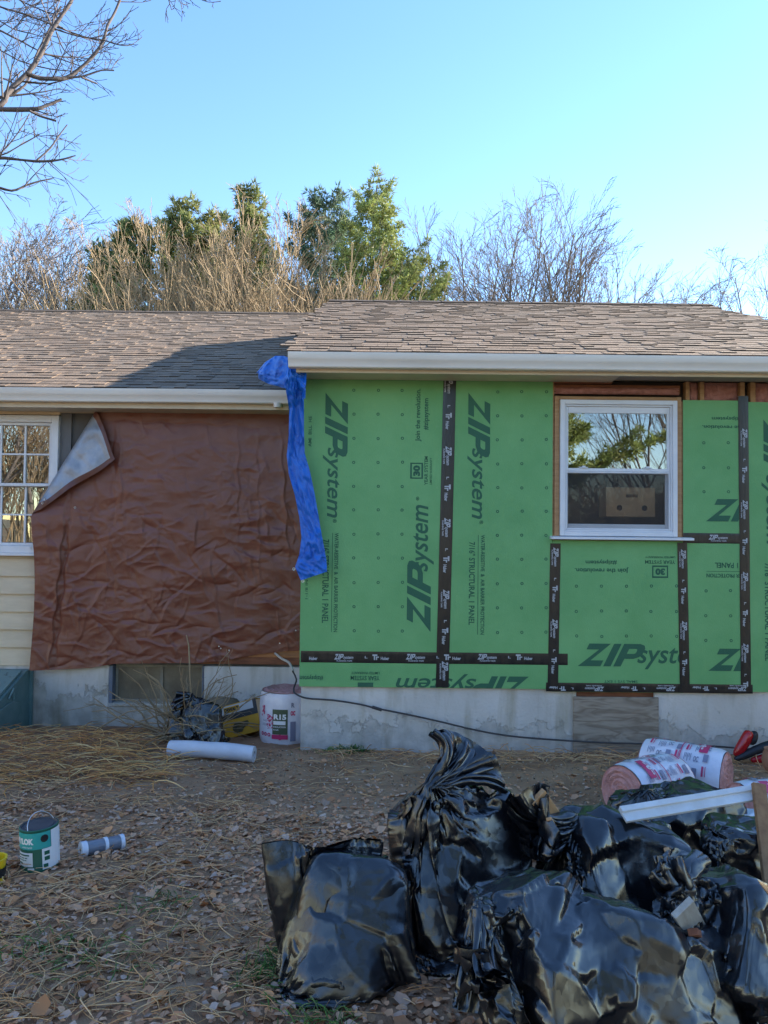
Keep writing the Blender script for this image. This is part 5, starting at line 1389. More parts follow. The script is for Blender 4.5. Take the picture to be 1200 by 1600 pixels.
# ---- wrapped roller cover
def roller():
    a, b = on_ground(124, 1340), on_ground(193, 1326); r = .034
    T = empty('wrapped_roller', (a.x, a.y, a.z)); tag(T, 'grey roller sleeve in clear wrap with white bands, lying beside the paint can', 'roller sleeve')
    M_sl = mat('grey_sleeve', (0.13, 0.145, 0.18), 0.3, (0.20, 0.215, 0.25), vscale=40, vstretch=(1, 1, .2)); M_band = mat('white_band', (0.66, 0.69, 0.74), 0.25, (0.58, 0.6, 0.66), vscale=20)
    d = b-a; L = d.length; T.rotation_mode = 'QUATERNION'; T.rotation_quaternion = d.to_track_quat('Z', 'Y'); T.location = (a.x, a.y, a.z+r)
    mb = MB(); mb.lathe([(0, .02), (r*.9, .02), (r, .024), (r, L-.02), (r*.9, L-.014), (0, L-.014)], 28); mb.build('sleeve', M_sl, T, smooth=40)
    for (z0, z1) in ((0, .034), (L*.52, L*.52+.022), (L-.024, L)):
        mb = MB(); k = .004; mb.lathe([(r*.25, z0+k), (r*.8, z0), (r+.003, z0+k*.9), (r+.0035, z1-k*.9), (r*.8, z1), (r*.25, z1-k)], 24); mb.build('band', M_band, T, smooth=50)
roller()
# ---- yellow cup at the left edge
c = on_ground(-14, 1380); T = empty('yellow_bucket', c); tag(T, 'bright yellow plastic bucket just showing at the left edge', 'bucket')
mb = MB(); mb.lathe([(0, .0), (.048, 0), (.058, .10), (.062, .102), (.062, .108), (.055, .108), (.046, .01), (0, .008)], 32); mb.build('bucket_body', mat('yellow_plastic', (0.70, 0.46, 0.01), 0.4), T, smooth=40)
mb = MB(); mb.lathe([(.0545, .03), (.0588, .07), (.0588, .0705)], 32); mb.build('dark_band', M_blackprint, T, smooth=40)

# ---- white foam tube
def foam():
    a, b = on_ground(262, 1188), on_ground(398, 1190); r = .062
    T = empty('foam_tube', (a.x, a.y, a.z)); tag(T, 'white foam tube lying on the ground below the basement window', 'foam tube')
    M_foam = mat('white_foam', (0.60, 0.62, 0.68), 0.6, (0.52, 0.53, 0.58), vscale=6, bump=.2, bscale=40)
    pts = [(a.x, a.y+.05, a.z+r+.015), ((a.x*2+b.x)/3, a.y+.03, a.z+r+.012), ((a.x+b.x*2)/3, b.y+.01, b.z+r+.005), (b.x, b.y-.03, b.z+r)]
    P = [Vector(pts[0]).lerp(Vector(pts[3]), t)+Vector((0, 0, .012*math.sin(t*3))) for t in np.linspace(0, 1, 12)]
    seg = 24; G = np.zeros((14, seg, 3)); th = np.arange(seg)/seg*2*math.pi
    ax = (P[-1]-P[0]).normalized(); u = ax.cross(Vector((0, 0, 1))).normalized(); w = u.cross(ax)
    rows_ = [(P[i], r*(1+.02*math.sin(i))) for i in range(12)]+[(P[-1]+ax*.001, r*.42), (P[-1]-ax*.06, r*.40)]
    for i, (p, rr) in enumerate(rows_):
        for j in range(seg): G[i, j] = p+(u*math.cos(th[j])+w*math.sin(th[j]))*rr*(1+.03*noise.noise((th[j], i*.5, 1)))-Vector(T.location)
    mb = MB(); mb.grid(G, closed=True); o = mb.build('tube_wall', M_foam, T, smooth=50)
    mb = MB(); mb.poly([G[13, j] for j in range(seg)]); mb.build('tube_core', M_hole, T)
foam()
# ---- yellow tool carton leaning on a brick
def carton():
    c = on_ground(385, 1150); Y = c.y-.06
    T = empty('tool_carton', (at(380, 1150, Y).x, Y, ground_z(0, Y)+.02)); T.rotation_euler = (R(-14), R(-17), R(-10))
    tag(T, 'tilted yellow and black cardboard tool carton beside the insulation roll', 'carton')
    M_y = mat('yellow_carton', (0.58, 0.30, 0.015), 0.6, (0.50, 0.25, 0.015), vscale=8); M_bk = mat('carton_black', (0.03, 0.03, 0.033), 0.5); M_gr = mat('carton_grey', (0.50, 0.50, 0.50), 0.55)
    w, d, h = .36, .20, .30
    mb = MB(); mb.box(-w/2, w/2, 0, d, 0, h); mb.build('carton_box', M_y, T, bevel=.003)
    def strip(x0, x1, z0, z1, m, nm, y=-.002): 
        mb = MB(); mb.quad((x0, y, z0), (x1, y, z0), (x1, y, z1), (x0, y, z1)); return mb.build(nm, m, T)
    strip(-w/2, w/2, h*.53, h*.72, M_bk, 'black_band'); strip(-w/2, w/2, h*.72, h*.97, M_gr, 'grey_band'); strip(w*.40, w/2, h*.72, h, M_bk, 'black_band', -.003)
    strip(-w*.42, w*.02, h*.75, h*.93, M_y, 'brand_field', -.003)
    V, F, _ = text_poly('DEWALT', .05); me = bpy.data.meshes.new('brand_text'); me.from_pydata([(-w*.40+u*w*.40, -.005, h*.78+v*h*.12) for u, v in V], [], F); me.materials.append(M_blackprint); tag(link('brand_text', me, T), kind='stuff')
    mb = MB(); mb.poly([(-.06, -.003, .03), (.0, -.003, .03), (.02, -.003, .06), (.08, -.003, .09), (.07, -.003, .12), (.0, -.003, .12), (-.05, -.003, .13), (-.09, -.003, .10), (-.09, -.003, .06)]); mb.build('tool_picture', mat('tool_print', (0.12, 0.08, 0.01), .5, (0.03, 0.03, 0.03), vscale=16), T)
    mb = MB(); mb.hexa([(w/2, .0, h*.05), (w/2+.06, .02, h*.05), (w/2+.06, .025, h*.05), (w/2, .005, h*.05), (w/2, .0, h*.95), (w/2+.07, .02, h*.9), (w/2+.07, .025, h*.9), (w/2, .005, h*.95)]); mb.build('open_flap', M_card, T)
    b = empty('brick', (at(345, 1152, Y+.2).x, Y+.28, ground_z(0, Y))); tag(b, 'tan stone block behind the tilted carton against the foundation', 'stone')
    me = bpy.data.meshes.new('stone_body'); bm = bmesh.new(); bmesh.ops.create_icosphere(bm, subdivisions=3, radius=1)
    for v in bm.verts: 
        k = 1+.25*noise.noise(v.co*1.4); v.co = Vector((v.co.x*.24*k, v.co.y*.13*k, v.co.z*.17*k+.14))
    bm.to_mesh(me); bm.free(); me.materials.append(mat('tan_stone', (0.24, 0.19, 0.13), .9, (0.15, 0.115, 0.08), vscale=9, bump=.8, bscale=30)); link('stone_body', me, b, smooth='all'); b.name = 'stone_block'
carton()
# ---- the bin bag by the old foundation
T8, _, _ = sim_bag(BAG, 'dull black bag slumped by the basement window', 1.40, .76, 60, 48, at(358, 1165, 6.70), at(290, 1085, 6.78),
        [ell(314, 1134, 6.76, (.17, .13, .18), rz=.4, rx=-.3, e=6), ell(290, 1128, 6.80, (.13, .12, .16), rx=-.3, e=5)], neck=at(298, 1086, 6.74), neck_at=.82, neck_r=.03, seed=41, fine=2, flat=.8, squash_axis=(0, 1, 0), iters=160, flare_up=.0005, flare_dir=(-.3, 0, 1))
T8['group'] = 'black rubbish bags piled in the yard'

# ---- cable
def cable():
    T = empty('cable', at(470, 1085, 6.45)); loc = Vector(T.location); tag(T, 'thin dark cable looping out of the wall and along the foundation', 'cable')
    pts = [(457, 1048, 6.9), (463, 1062, 6.85), (459, 1076, 6.62), (462, 1084, 6.50), (480, 1091, 6.49), (520, 1094, 6.49), (560, 1100, 6.49), (590, 1107, 6.49), (640, 1117, 6.485), (690, 1128, 6.48), (740, 1140, 6.47), (790, 1149, 6.46), (840, 1154, 6.45), (900, 1158, 6.45), (960, 1161, 6.44), (1040, 1163, 6.42), (1130, 1167, 6.40), (1230, 1176, 6.36)]
    P = [at(*p)-loc for p in pts]
    for i, p in enumerate(P):
        w = p+loc; g = ground_z(w.x, w.y)+.012
        if w.z < g: P[i].z = g-loc.z
    def smooth(P):
        out = []
        for i in range(len(P)-1):
            p0, p1, p2, p3 = P[max(i-1, 0)], P[i], P[i+1], P[min(i+2, len(P)-1)]
            for t in np.linspace(0, 1, 6)[:-1]:
                out.append(.5*((2*p1)+(p2-p0)*t+(2*p0-5*p1+4*p2-p3)*t*t+(3*p1-p0-3*p2+p3)*t**3))
        return out+[P[-1]]
    mb = MB(); mb.tube(smooth(P), .0075, 7); mb.build('cable_jacket', mat('dark_cable', (0.05, 0.045, 0.045), .6), T, smooth='all')
    q = at(589, 1107, 6.485)-loc; mb = MB(); mb.tube([q+Vector((-.04, 0, .012)), q+Vector((.04, 0, -.012))], .013, 8); mb.build('cable_joint', mat('dark_cable'  , (0.05, 0.045, 0.045)), T, smooth=40)
    P = [at(430, 1021, 7.66)-loc, at(440, 1029, 7.40)-loc, at(452, 1036, 7.1)-loc, at(458, 1050, 6.9)-loc]
    mb = MB(); mb.tube(smooth(P), .012, 7); mb.build('white_lead', mat('white_cable', (0.55, 0.5, 0.42), .6), T, smooth='all')
cable()
# ---- red and black tool at the right
def red_tool():
    c = on_ground(1170, 1192); T = empty('red_tool', (c.x, c.y, c.z)); loc = Vector(T.location); Y = c.y
    tag(T, 'red and black plastic power tool on the ground by the foundation', 'power tool')
    M_red = mat('red_plastic', (0.42, 0.008, 0.012), .22, (0.34, 0.006, 0.012), vscale=6, coat=.3); M_blk = mat('black_rubber', (0.015, 0.015, 0.02), .5)
    def skin(name, pts, m):
        mb = MB(); P = [at(a, b, Y+o)-loc for (a, b, o, r) in pts]; mb.tube(P, [r*Y/FPX for (*_, r) in pts], 12); return mb.build(name, m, T, smooth=60, sub=1)
    skin('red_housing', [(1147, 1181, 0, 3), (1152, 1176, 0, 7), (1160, 1165, 0, 9), (1166, 1154, 0, 8.5), (1170, 1146, 0, 8.5), (1171, 1141, 0, 5)], M_red)
    skin('rubber_grip', [(1172, 1164, .02, 5), (1177, 1155, .02, 8), (1179, 1148, .02, 7.5), (1177, 1142, .02, 5)], M_blk)
    skin('black_base', [(1146, 1187, -.02, 3), (1158, 1183, -.02, 6), (1180, 1172, -.02, 7), (1205, 1163, -.02, 8), (1240, 1158, -.02, 9)], M_blk)
    skin('red_guard', [(1172, 1188, -.03, 4), (1184, 1187, -.03, 6), (1200, 1183, -.03, 8), (1235, 1178, -.03, 9)], M_red)
    c2 = on_ground(1212, 1208); T2 = empty('clay_pot', c2); tag(T2, 'rounded tan clay pot beside the red tool at the right edge', 'pot')
    mb = MB(); mb.lathe([(0, 0), (.06, 0), (.085, .04), (.095, .09), (.088, .14), (.075, .165), (.08, .18), (.07, .18), (.062, .165), (.0, .10)], 28); mb.build('pot_body', mat('tan_clay', (0.36, 0.17, 0.10), .7, (0.30, 0.14, 0.08), vscale=8), T2, smooth=50)
red_tool()
# ---- steel cellar bulkhead at the far left
def bulkhead():
    xr = at(33, 1090, 7.5).x; T = empty('cellar_bulkhead', (xr-.6, 7.2, -.1)); loc = Vector(T.location)
    tag(T, 'weathered teal steel cellar bulkhead at the bottom of the siding, far left', 'bulkhead')
    M_t = mat('chipped_teal_paint', (0.085, 0.165, 0.165), .5, (0.13, 0.215, 0.21), vscale=7, bump=.3, bscale=20); M_chip = mat('teal_door', (0.14, 0.225, 0.22), .45, (0.03, 0.045, 0.05), vscale=9, lo=.62, hi=.68)
    zt = at(10, 1046, 7.66).z; zg = -.16
    mb = MB(); mb.prism([(7.70, zg), (7.70, zt), (7.60, zt), (6.75, zg+.30), (6.75, zg)], xr-1.3, xr, plane='yz'); mb.v = [tuple(Vector(v)-loc) for v in mb.v]; mb.build('bulkhead_body', M_t, T, recalc=True, bevel=.006)
    S = Vector((0, 6.75-7.60, zg+.30-zt)); n = Vector((0, -S.z, S.y)).normalized()*-1
    if n.z < 0: n = -n
    for (xa, xb) in ((xr-1.27, xr-.66), (xr-.64, xr-.03)):
        P = []
        for k in (.003, .028):
            for (x, s) in ((xa, .97), (xb, .97), (xb, .04), (xa, .04)):
                q = Vector((x, 7.60, zt))+S*s+n*k; P.append(q-loc)
        mb = MB(); mb.hexa(P); mb.build('steel_door', M_chip, T, bevel=.004, recalc=True)
    # side flange, hump and hinge strap
    mb = MB(); mb.prism([(7.69, zg+.02), (7.69, zt-.01), (7.665, zt-.01), (7.665, zg+.02)], xr+.001, xr+.03, plane='yz'); mb.v = [tuple(Vector(v)-loc) for v in mb.v]; mb.build('wall_flange', M_t, T, recalc=True)
    hump = [(7.55, zg+.0), (7.52, zg+.22), (7.44, zg+.34), (7.30, zg+.38), (7.0, zg+.34), (6.80, zg+.25), (6.78, zg)]
    mb = MB(); mb.prism(hump, xr+.001, xr+.02, plane='yz'); mb.v = [tuple(Vector(v)-loc) for v in mb.v]; mb.build('side_stiffener', M_t, T, recalc=True, bevel=.008)
    mb = MB(); mb.tube([Vector((xr+.025, 7.3, zg+.40))-loc, Vector((xr+.03, 7.28, zg+.50))-loc, Vector((xr+.025, 7.2, zg+.42))-loc], .008, 6); mb.build('handle', M_chip, T)
bulkhead()
# ---- cardboard carton inside, behind the window
c = at(982, 784, 6.62); T = empty('cardboard_box', (c.x, 6.565, c.z-.13)); tag(T, 'brown cardboard box with two round holes behind the lower window pane', 'box')
mb = MB(); mb.box(-.21, .21, 0, .22, 0, .25); mb.build('box_body', M_card, T, bevel=.002)
for dx in (-.095, .12):
    mb = MB(); mb.lathe([(0, .003), (.024, .003), (.024, .0)], 16, M=Matrix.Translation((dx, 0, .075)) @ Matrix.Rotation(math.pi/2, 4, 'X')); mb.build('punched_hole', M_hole, T)
mb = MB(); mb.box(-.04, .06, -.003, -.001, .165, .19); mb.build('box_slot', mat('slot_brown', (0.12, 0.07, 0.035), .9), T)
# ================================================================== leaf litter, straw, grass
def leaf_templates():
    rl = random.Random(6); out = []
    for k in range(8):
        n = 6; pts = []
        lob = rl.choice((3, 5, 5)); el = rl.uniform(.45, .85)
        for i in range(n):
            a = 2*math.pi*i/n
            r = (.80+.20*abs(math.cos(a*lob/2+k)))*rl.uniform(.62, 1.12)
            pts.append((r*math.cos(a), r*math.sin(a)*el))
        c1, c2, tw = rl.uniform(.3, 1.1), rl.uniform(-.5, .7), rl.uniform(-.5, .5)
        V = [(0, 0, -.04)]+[(x, y, c1*y*y+c2*x*x*.5+tw*x*y+rl.uniform(-.10, .12)) for x, y in pts]
        F = [(0, 1+i, 1+(i+1) % n) for i in range(n)]
        out.append((np.array(V), np.array(F)))
    return out
LT = leaf_templates()
leaf_cols = np.array((1.08, 1.0, .86))*np.array([(.52, .28, .17), (.56, .34, .23), (.47, .32, .26), (.44, .22, .13), (.50, .36, .31), (.34, .17, .095), (.56, .28, .14), (.50, .30, .20)])
M_leaf = mat('dead_leaf', (0.95, 0.95, 0.95), 0.75, (1.1, 1.08, 1.05), vscale=60, attr='tint', spec=.25)
M_straw = mat('dry_straw', (0.95, 0.95, 0.95), 0.7, (1.1, 1.05, 1.0), vscale=40, attr='tint', spec=.3)
def gz_np(x, y):
    return np.vectorize(ground_z)(x, y) + 0.020*pn(x*1.3, y*1.3, 2.0) + 0.012*pn(x*5, y*5, 7.0) + 0.006*pn(x*15, y*15, 1.0)
def rotm(yaw, pitch, roll):
    cy, sy, cp, sp, cr, sr = np.cos(yaw), np.sin(yaw), np.cos(pitch), np.sin(pitch), np.cos(roll), np.sin(roll)
    return np.stack([np.stack([cy*cp, cy*sp*sr-sy*cr, cy*sp*cr+sy*sr], -1), np.stack([sy*cp, sy*sp*sr+cy*cr, sy*sp*cr-cy*sr], -1), np.stack([-sp, cp*sr, cp*cr], -1)], -2)
def litter():
    N = 90000
    y = 1.5+6.0*rng.random(N)**1.45; x = rng.uniform(-4.2, 4.2, N)
    dens = np.clip(.80+.65*pn(x*.9, y*.9, 3)+.35*pn(x*2.6, y*2.6, 8), .10, 1)*np.clip(1.45-(y-3.0)*.48, .10, 1)
    bare = (y > 4.6) & (x > -2.2); dens = np.where(bare, dens*.55, dens)
    keep = (rng.random(N) < dens) & (y < np.where(x > XL-.1, 6.45, 7.55)); x, y = x[keep], y[keep]; N = len(x)
    z = gz_np(x, y)+rng.uniform(.002, .016, N)
    s = rng.uniform(.010, .024, N)*np.where(rng.random(N) < .10, 1.8, 1)*np.where(rng.random(N) < .3, .6, 1)
    Rm = rotm(rng.uniform(0, 6.28, N), rng.normal(0, .22, N), rng.normal(0, .22, N)+np.where(rng.random(N) < .3, math.pi, 0))
    ti = rng.integers(0, 8, N); ci = rng.integers(0, 8, N)
    Vs, Fs, Cs = [], [], []; off = 0
    for k in range(8):
        m = np.where(ti == k)[0]; V, F = LT[k]
        P = np.einsum('nij,vj->nvi', Rm[m], V)*s[m][:, None, None]+np.stack([x[m], y[m], z[m]], -1)[:, None, :]
        Vs.append(P.reshape(-1, 3)); Fs.append((F[None]+(np.arange(len(m))*len(V))[:, None, None]+off).reshape(-1, 3)); off += len(m)*len(V)
        col = leaf_cols[ci[m]]*rng.uniform(.75, 1.2, (len(m), 1)); Cs.append(np.repeat(col, len(F), 0))
    o = link('leaf_litter', np_mesh('leaf_litter', np.concatenate(Vs), np.concatenate(Fs), M_leaf, tint=np.concatenate(Cs)))
    tag(o, 'grey and brown dead leaves strewn over the yard', 'leaf litter', kind='stuff')
    # the largest leaves in the foreground, one by one
    meshes = []
    for k in range(8):
        for c in range(4):
            V, F = LT[k]; col = leaf_cols[(k*3+c*2) % 8]*random.uniform(.8, 1.25)
            if c == 3: col = np.array((.34, .19, .095))*random.uniform(.7, 1.2)
            meshes.append(np_mesh('leaf', V, F, M_leaf, tint=np.tile(col, (len(F), 1))))
    made = 0; rl = random.Random(12)
    while made < 300:
        px, py = rl.uniform(-20, 800), 1600-330*rl.random()**1.3
        if px > 470 and py < 1590 and rl.random() < .8: continue
        w = on_ground(px, py); o = link('leaf', meshes[rl.randrange(32)], GROUND)
        sc = rl.uniform(.018, .030); o.scale = (sc, sc*rl.uniform(.7, 1), sc)
        o.rotation_euler = (rl.gauss(0, .25), rl.gauss(0, .25), rl.uniform(0, 6.28)); o.location = (w.x, w.y, float(gz_np(np.array(w.x), np.array(w.y)))+rl.uniform(.012, .022)); made += 1
    # three that catch the eye
    for (px, py, col, sc, lab) in ((265, 1408, (.36, .205, .115), .050, 'broad tan dead leaf lying alone in mid-lawn'), (62, 1590, (.38, .17, .07), .050, 'orange-brown dead leaf in the bottom left corner'), (135, 1330+220, (.30, .15, .075), .035, 'curled rusty leaf near the bottom left')):
        w = on_ground(px, py); V, F = LT[1]
        o = link('fallen_leaf', np_mesh('fallen_leaf', V, F, M_leaf, tint=np.tile(np.array(col), (len(F), 1)))); o.location = (w.x, w.y, w.z+.03); o.scale = (sc,)*3; o.rotation_euler = (.3, .1, px); tag(o, lab, 'leaf', 'single leaves that stand out')
def strands(name, label, x, y, z0, L, w, yaw, cols, lift, cat, bend=1.0, upr=None, segs=5):
    """bent three-sided stalks, one mesh"""
    N = len(x); t = np.linspace(0, 1, segs)
    k1 = rng.normal(0, .9*bend, N); k2 = rng.normal(0, .6*bend, N)
    ang = yaw[:, None]+k1[:, None]*t+k2[:, None]*t*t
    step = L[:, None]/(segs-1)
    el = (upr[:, None]*(1-t*1.2) if upr is not None else (lift[:, None]*(1-2*t)))
    dx = np.cos(ang)*np.cos(el)*step; dy = np.sin(ang)*np.cos(el)*step; dz = np.sin(el)*step
    C = np.stack([x[:, None]+np.cumsum(dx, 1)-dx, y[:, None]+np.cumsum(dy, 1)-dy, z0[:, None]+np.cumsum(dz, 1)-dz], -1)
    g = gz_np(C[..., 0].ravel(), C[..., 1].ravel()).reshape(N, segs)+.004; C[..., 2] = np.maximum(C[..., 2], g+rng.uniform(0, .012, (N, 1)))
    wd = w[:, None]*np.where(t == 1, .3, 1.0)
    A = np.stack([-np.sin(ang), np.cos(ang), np.zeros_like(ang)], -1)*wd[..., None]; B = np.zeros_like(A); B[..., 2] = wd
    V = np.stack([C+A, C-A, C+B*1.2], 2)      # N,segs,3,3
    idx = np.arange(N*segs*3).reshape(N, segs, 3)
    F = []
    for a, b in ((0, 1), (1, 2), (2, 0)): F.append(np.stack([idx[:, :-1, a], idx[:, :-1, b], idx[:, 1:, b], idx[:, 1:, a]], -1).reshape(-1, 4))
    col = cols[rng.integers(0, len(cols), N)]*rng.uniform(.7, 1.2, (N, 1)); ct = np.concatenate([np.repeat(col, segs-1, 0)]*3)
    o = link(name, np_mesh(name, V.reshape(-1, 3), np.concatenate(F), M_straw, tint=ct)); tag(o, label, cat, kind='stuff'); return o
straw_cols = np.array([(.66, .385, .175), (.56, .30, .13), (.70, .47, .255), (.44, .23, .105), (.58, .38, .20)])
def straw():
    # clumps of mown stalks over the lawn
    xs, ys = [], []
    for i in range(85):
        w = on_ground(rng.uniform(-60, 560), 1600-420*rng.random()**.9); n = rng.integers(8, 38); sp = rng.uniform(.08, .22)
        xs.append(w.x+rng.normal(0, sp, n)); ys.append(w.y+rng.normal(0, sp*.5, n))
    xs.append(rng.uniform(-4, 4, 1000)); ys.append(rng.uniform(1.8, 6.2, 1000))
    x, y = np.concatenate(xs), np.concatenate(ys); ok = (y < 6.4) & (y > 1.4); x, y = x[ok], y[ok]; N = len(x)
    strands('dry_straw', 'loose yellow straw stalks scattered over the yard', x, y, gz_np(x, y)+rng.uniform(.004, .03, N), rng.uniform(.04, .19, N), rng.uniform(.0010, .0024, N), rng.normal(.15, .9, N)+np.where(rng.random(N) < .5, math.pi, 0), straw_cols, rng.uniform(0, .35, N), 'straw')
    # the heap along the old foundation
    n = 850; px = rng.uniform(-60, 260, n); f = rng.random(n); py = 1150+78*f+rng.normal(0, 5, n)
    P = np.array([on_ground(a, b) for a, b in zip(px, py)]); hz = .10*np.exp(-((f-.35)/.35)**2)*rng.random(n)*np.clip((290-px)/80, .2, 1)
    strands('straw_heap', 'matted golden dead grass heaped along the old foundation', P[:, 0], np.minimum(P[:, 1], 7.5), P[:, 2]+hz+.01, rng.uniform(.12, .42, n), rng.uniform(.0018, .0048, n), rng.normal(0, .7, n)+np.where(rng.random(n) < .5, math.pi, 0), np.array([(.64, .32, .10), (.68, .37, .13), (.52, .24, .08), (.68, .45, .20), (.38, .17, .07), (.26, .12, .06)]), rng.uniform(0, .5, n), 'straw')
    # stalks by the new foundation
    n = 420; x = rng.uniform(-.5, 3.0, n); y = 6.42-np.abs(rng.normal(0, .25, n))
    strands('foundation_straw', 'sparse straw and chaff along the foot of the new foundation', x, y, gz_np(x, y)+.01, rng.uniform(.06, .30, n), rng.uniform(.0015, .004, n), rng.uniform(0, 6.28, n), straw_cols, rng.uniform(0, .6, n), 'straw')
    # green grass tufts
    gx, gy = [], []
    for (a, b, sp, n) in ((430, 1525, .07, 160), (455, 1500, .05, 90), (545, 1172, .10, 150), (150, 1500, .12, 90), (500, 1600, .06, 80), (250, 1420, .09, 60), (520, 1178, .12, 60), (60, 1490, .10, 60)):
        w = on_ground(a, b); gx.append(w.x+rng.normal(0, sp, n)); gy.append(np.minimum(w.y+rng.normal(0, sp*.7, n), 6.42))
    x, y = np.concatenate(gx), np.concatenate(gy); n = len(x)
    strands('green_grass', 'short green grass tufts sprouting through the litter', x, y, gz_np(x, y), rng.uniform(.03, .09, n), rng.uniform(.0012, .0028, n), rng.uniform(0, 6.28, n), np.array([(.07, .15, .03), (.10, .19, .04), (.13, .18, .06)]), np.zeros(n), 'grass', upr=rng.uniform(.5, 1.4, n))
    # wood chips and sawdust crumbs
    n = 5200; x = rng.uniform(-2.6, 3.4, n); y = 3.6+2.9*rng.random(n)**.7
    ok = (y < np.where(x > XL-.1, 6.45, 7.4)); x, y = x[ok], y[ok]; n = len(x)
    V = np.array([(-1, -.4, 0), (1, -.5, 0), (.9, .5, 0), (-.8, .4, .1), (0, 0, .35)]); F = np.array([(0, 1, 4), (1, 2, 4), (2, 3, 4), (3, 0, 4)])
    Rm = rotm(rng.uniform(0, 6.28, n), rng.normal(0, .4, n), rng.normal(0, .4, n)); s = rng.uniform(.003, .012, n)
    P = np.einsum('nij,vj->nvi', Rm, V)*s[:, None, None]+np.stack([x, y, gz_np(x, y)+.004], -1)[:, None, :]
    cc = np.array([(.34, .26, .18), (.22, .16, .11), (.45, .38, .30), (.12, .09, .065)])[rng.integers(0, 4, n)]
    o = link('wood_chips', np_mesh('wood_chips', P.reshape(-1, 3), (F[None]+(np.arange(n)*5)[:, None, None]).reshape(-1, 3), M_leaf, tint=np.repeat(cc, 4, 0))); tag(o, 'pale wood chips and crumbs trodden into the bare soil', 'wood chips', kind='stuff')
litter(); straw()
# ================================================================== trees
M_bark = mat('grey_bark', (0.105, 0.086, 0.078), 0.85, (0.17, 0.142, 0.125), vscale=9)
M_twig = mat('tan_twig', (0.25, 0.175, 0.10), 0.8, (0.36, 0.265, 0.155), vscale=3)
M_needle = mat('pine_needle', (0.95, 0.95, 0.95), 0.6, (1.1, 1.1, 1.0), vscale=2, attr='tint', spec=.3)
def translucent(m, fac):
    N = m.node_tree.nodes; L = m.node_tree.links; b = N['Principled BSDF']; out = [n for n in N if n.type == 'OUTPUT_MATERIAL'][0]
    tr = N.new('ShaderNodeBsdfTranslucent'); mx = N.new('ShaderNodeMixShader'); mx.inputs['Fac'].default_value = fac
    L.new(b.inputs['Base Color'].links[0].from_socket, tr.inputs['Color']); L.new(b.outputs[0], mx.inputs[1]); L.new(tr.outputs[0], mx.inputs[2]); L.new(mx.outputs[0], out.inputs['Surface'])
translucent(M_needle, .4)
class Wood:
    """collects limbs and twigs, meshes them in bulk"""
    def __init__(s): s.B = {}
    def tube(s, P, rad, sides): s.B.setdefault((len(P), sides), []).append((np.asarray(P, float), np.asarray(rad, float)))
    def fit(s, base, H, pct=99.0):
        """scale the grown crown so that it ends at the surveyed height"""
        base = np.asarray(base, float); z = np.concatenate([p[:, 2] for L in s.B.values() for p, _ in L])-base[2]
        k = H/np.percentile(z, pct)
        for key, L in s.B.items():
            n = []
            for p, r in L:
                q = (p-base)*k; over = q[:, 2] > H*.97; q[:, 2] = np.where(over, H*.97+(q[:, 2]-H*.97)*.18, q[:, 2]); n.append((base+q, r))
            s.B[key] = n
        return k
    def arrays(s):
        Vs, Fs, off = [], [], 0
        for (k, sides), L in s.B.items():
            P = np.stack([p for p, _ in L]); Rr = np.stack([r for _, r in L])
            t = np.gradient(P, axis=1); t /= np.linalg.norm(t, axis=2, keepdims=True)+1e-9
            up = np.where(np.abs(t[:, :1] @ np.array((.31, .17, .93)))[..., None] < .9, np.array((.31, .17, .93)), np.array((1., 0, 0)))
            a = np.cross(t, np.broadcast_to(up, t.shape)); a /= np.linalg.norm(a, axis=2, keepdims=True)+1e-9; b = np.cross(t, a)
            th = np.arange(sides)/sides*2*math.pi
            ring = P[:, :, None]+(a[:, :, None]*np.cos(th)[:, None]+b[:, :, None]*np.sin(th)[:, None])*Rr[:, :, None, None]
            n = len(P); idx = np.arange(n*k*sides).reshape(n, k, sides)+off; nx = np.roll(idx, -1, 2)
            Vs.append(ring.reshape(-1, 3)); Fs.append(np.stack([idx[:, :-1], nx[:, :-1], nx[:, 1:], idx[:, 1:]], -1).reshape(-1, 4)); off += n*k*sides
        return np.concatenate(Vs), np.concatenate(Fs)
    def build(s, name, m, parent):
        V, F = s.arrays()
        return link(name, np_mesh(name, V-np.array(parent.location), F, m), parent, smooth='all')
def grow(W, r_, p, d, L, rad, lev, maxlev, spread, up, kids, wig=.12, tip=.25, minr=.006, lo=.25):
    k = (7, 5, 4, 3)[min(lev, 3)]; g = r_.gauss
    P = [tuple(p)]; x, y, z = d; st = L/(k-1)
    for i in range(k-1):
        x += g(0, wig); y += g(0, wig); z += g(0, wig)+up; l = math.sqrt(x*x+y*y+z*z); x /= l; y /= l; z /= l
        q = P[-1]; P.append((q[0]+x*st, q[1]+y*st, q[2]+z*st))
    W.tube(P, [max(minr*.7, rad*(1+(tip-1)*i/(k-1))) for i in range(k)], 6 if lev == 0 else (4 if lev == 1 else 3))
    if lev >= maxlev: return
    n = kids[min(lev, len(kids)-1)]
    for i in range(n):
        f = lo+(1-lo)*(i+r_.random())/n; a = f*(k-1); j = min(int(a), k-2); fr = a-j; A, B = P[j], P[j+1]
        t = [(B[c]-A[c])/st for c in range(3)]; s = [g(0, 1) for _ in range(3)]; dt = s[0]*t[0]+s[1]*t[1]+s[2]*t[2]
        s = [s[c]-t[c]*dt for c in range(3)]; l = math.sqrt(s[0]**2+s[1]**2+s[2]**2)+1e-9
        an = spread*r_.uniform(.6, 1.3); ca, sa = math.cos(an), math.sin(an)/l
        grow(W, r_, tuple(A[c]+(B[c]-A[c])*fr for c in range(3)), tuple(t[c]*ca+s[c]*sa for c in range(3)), L*r_.uniform(.34, .60)*(1.20-.60*f), max(minr, rad*(1-.7*f)*.62), lev+1, maxlev, spread, up, kids, wig, tip, minr, .2)
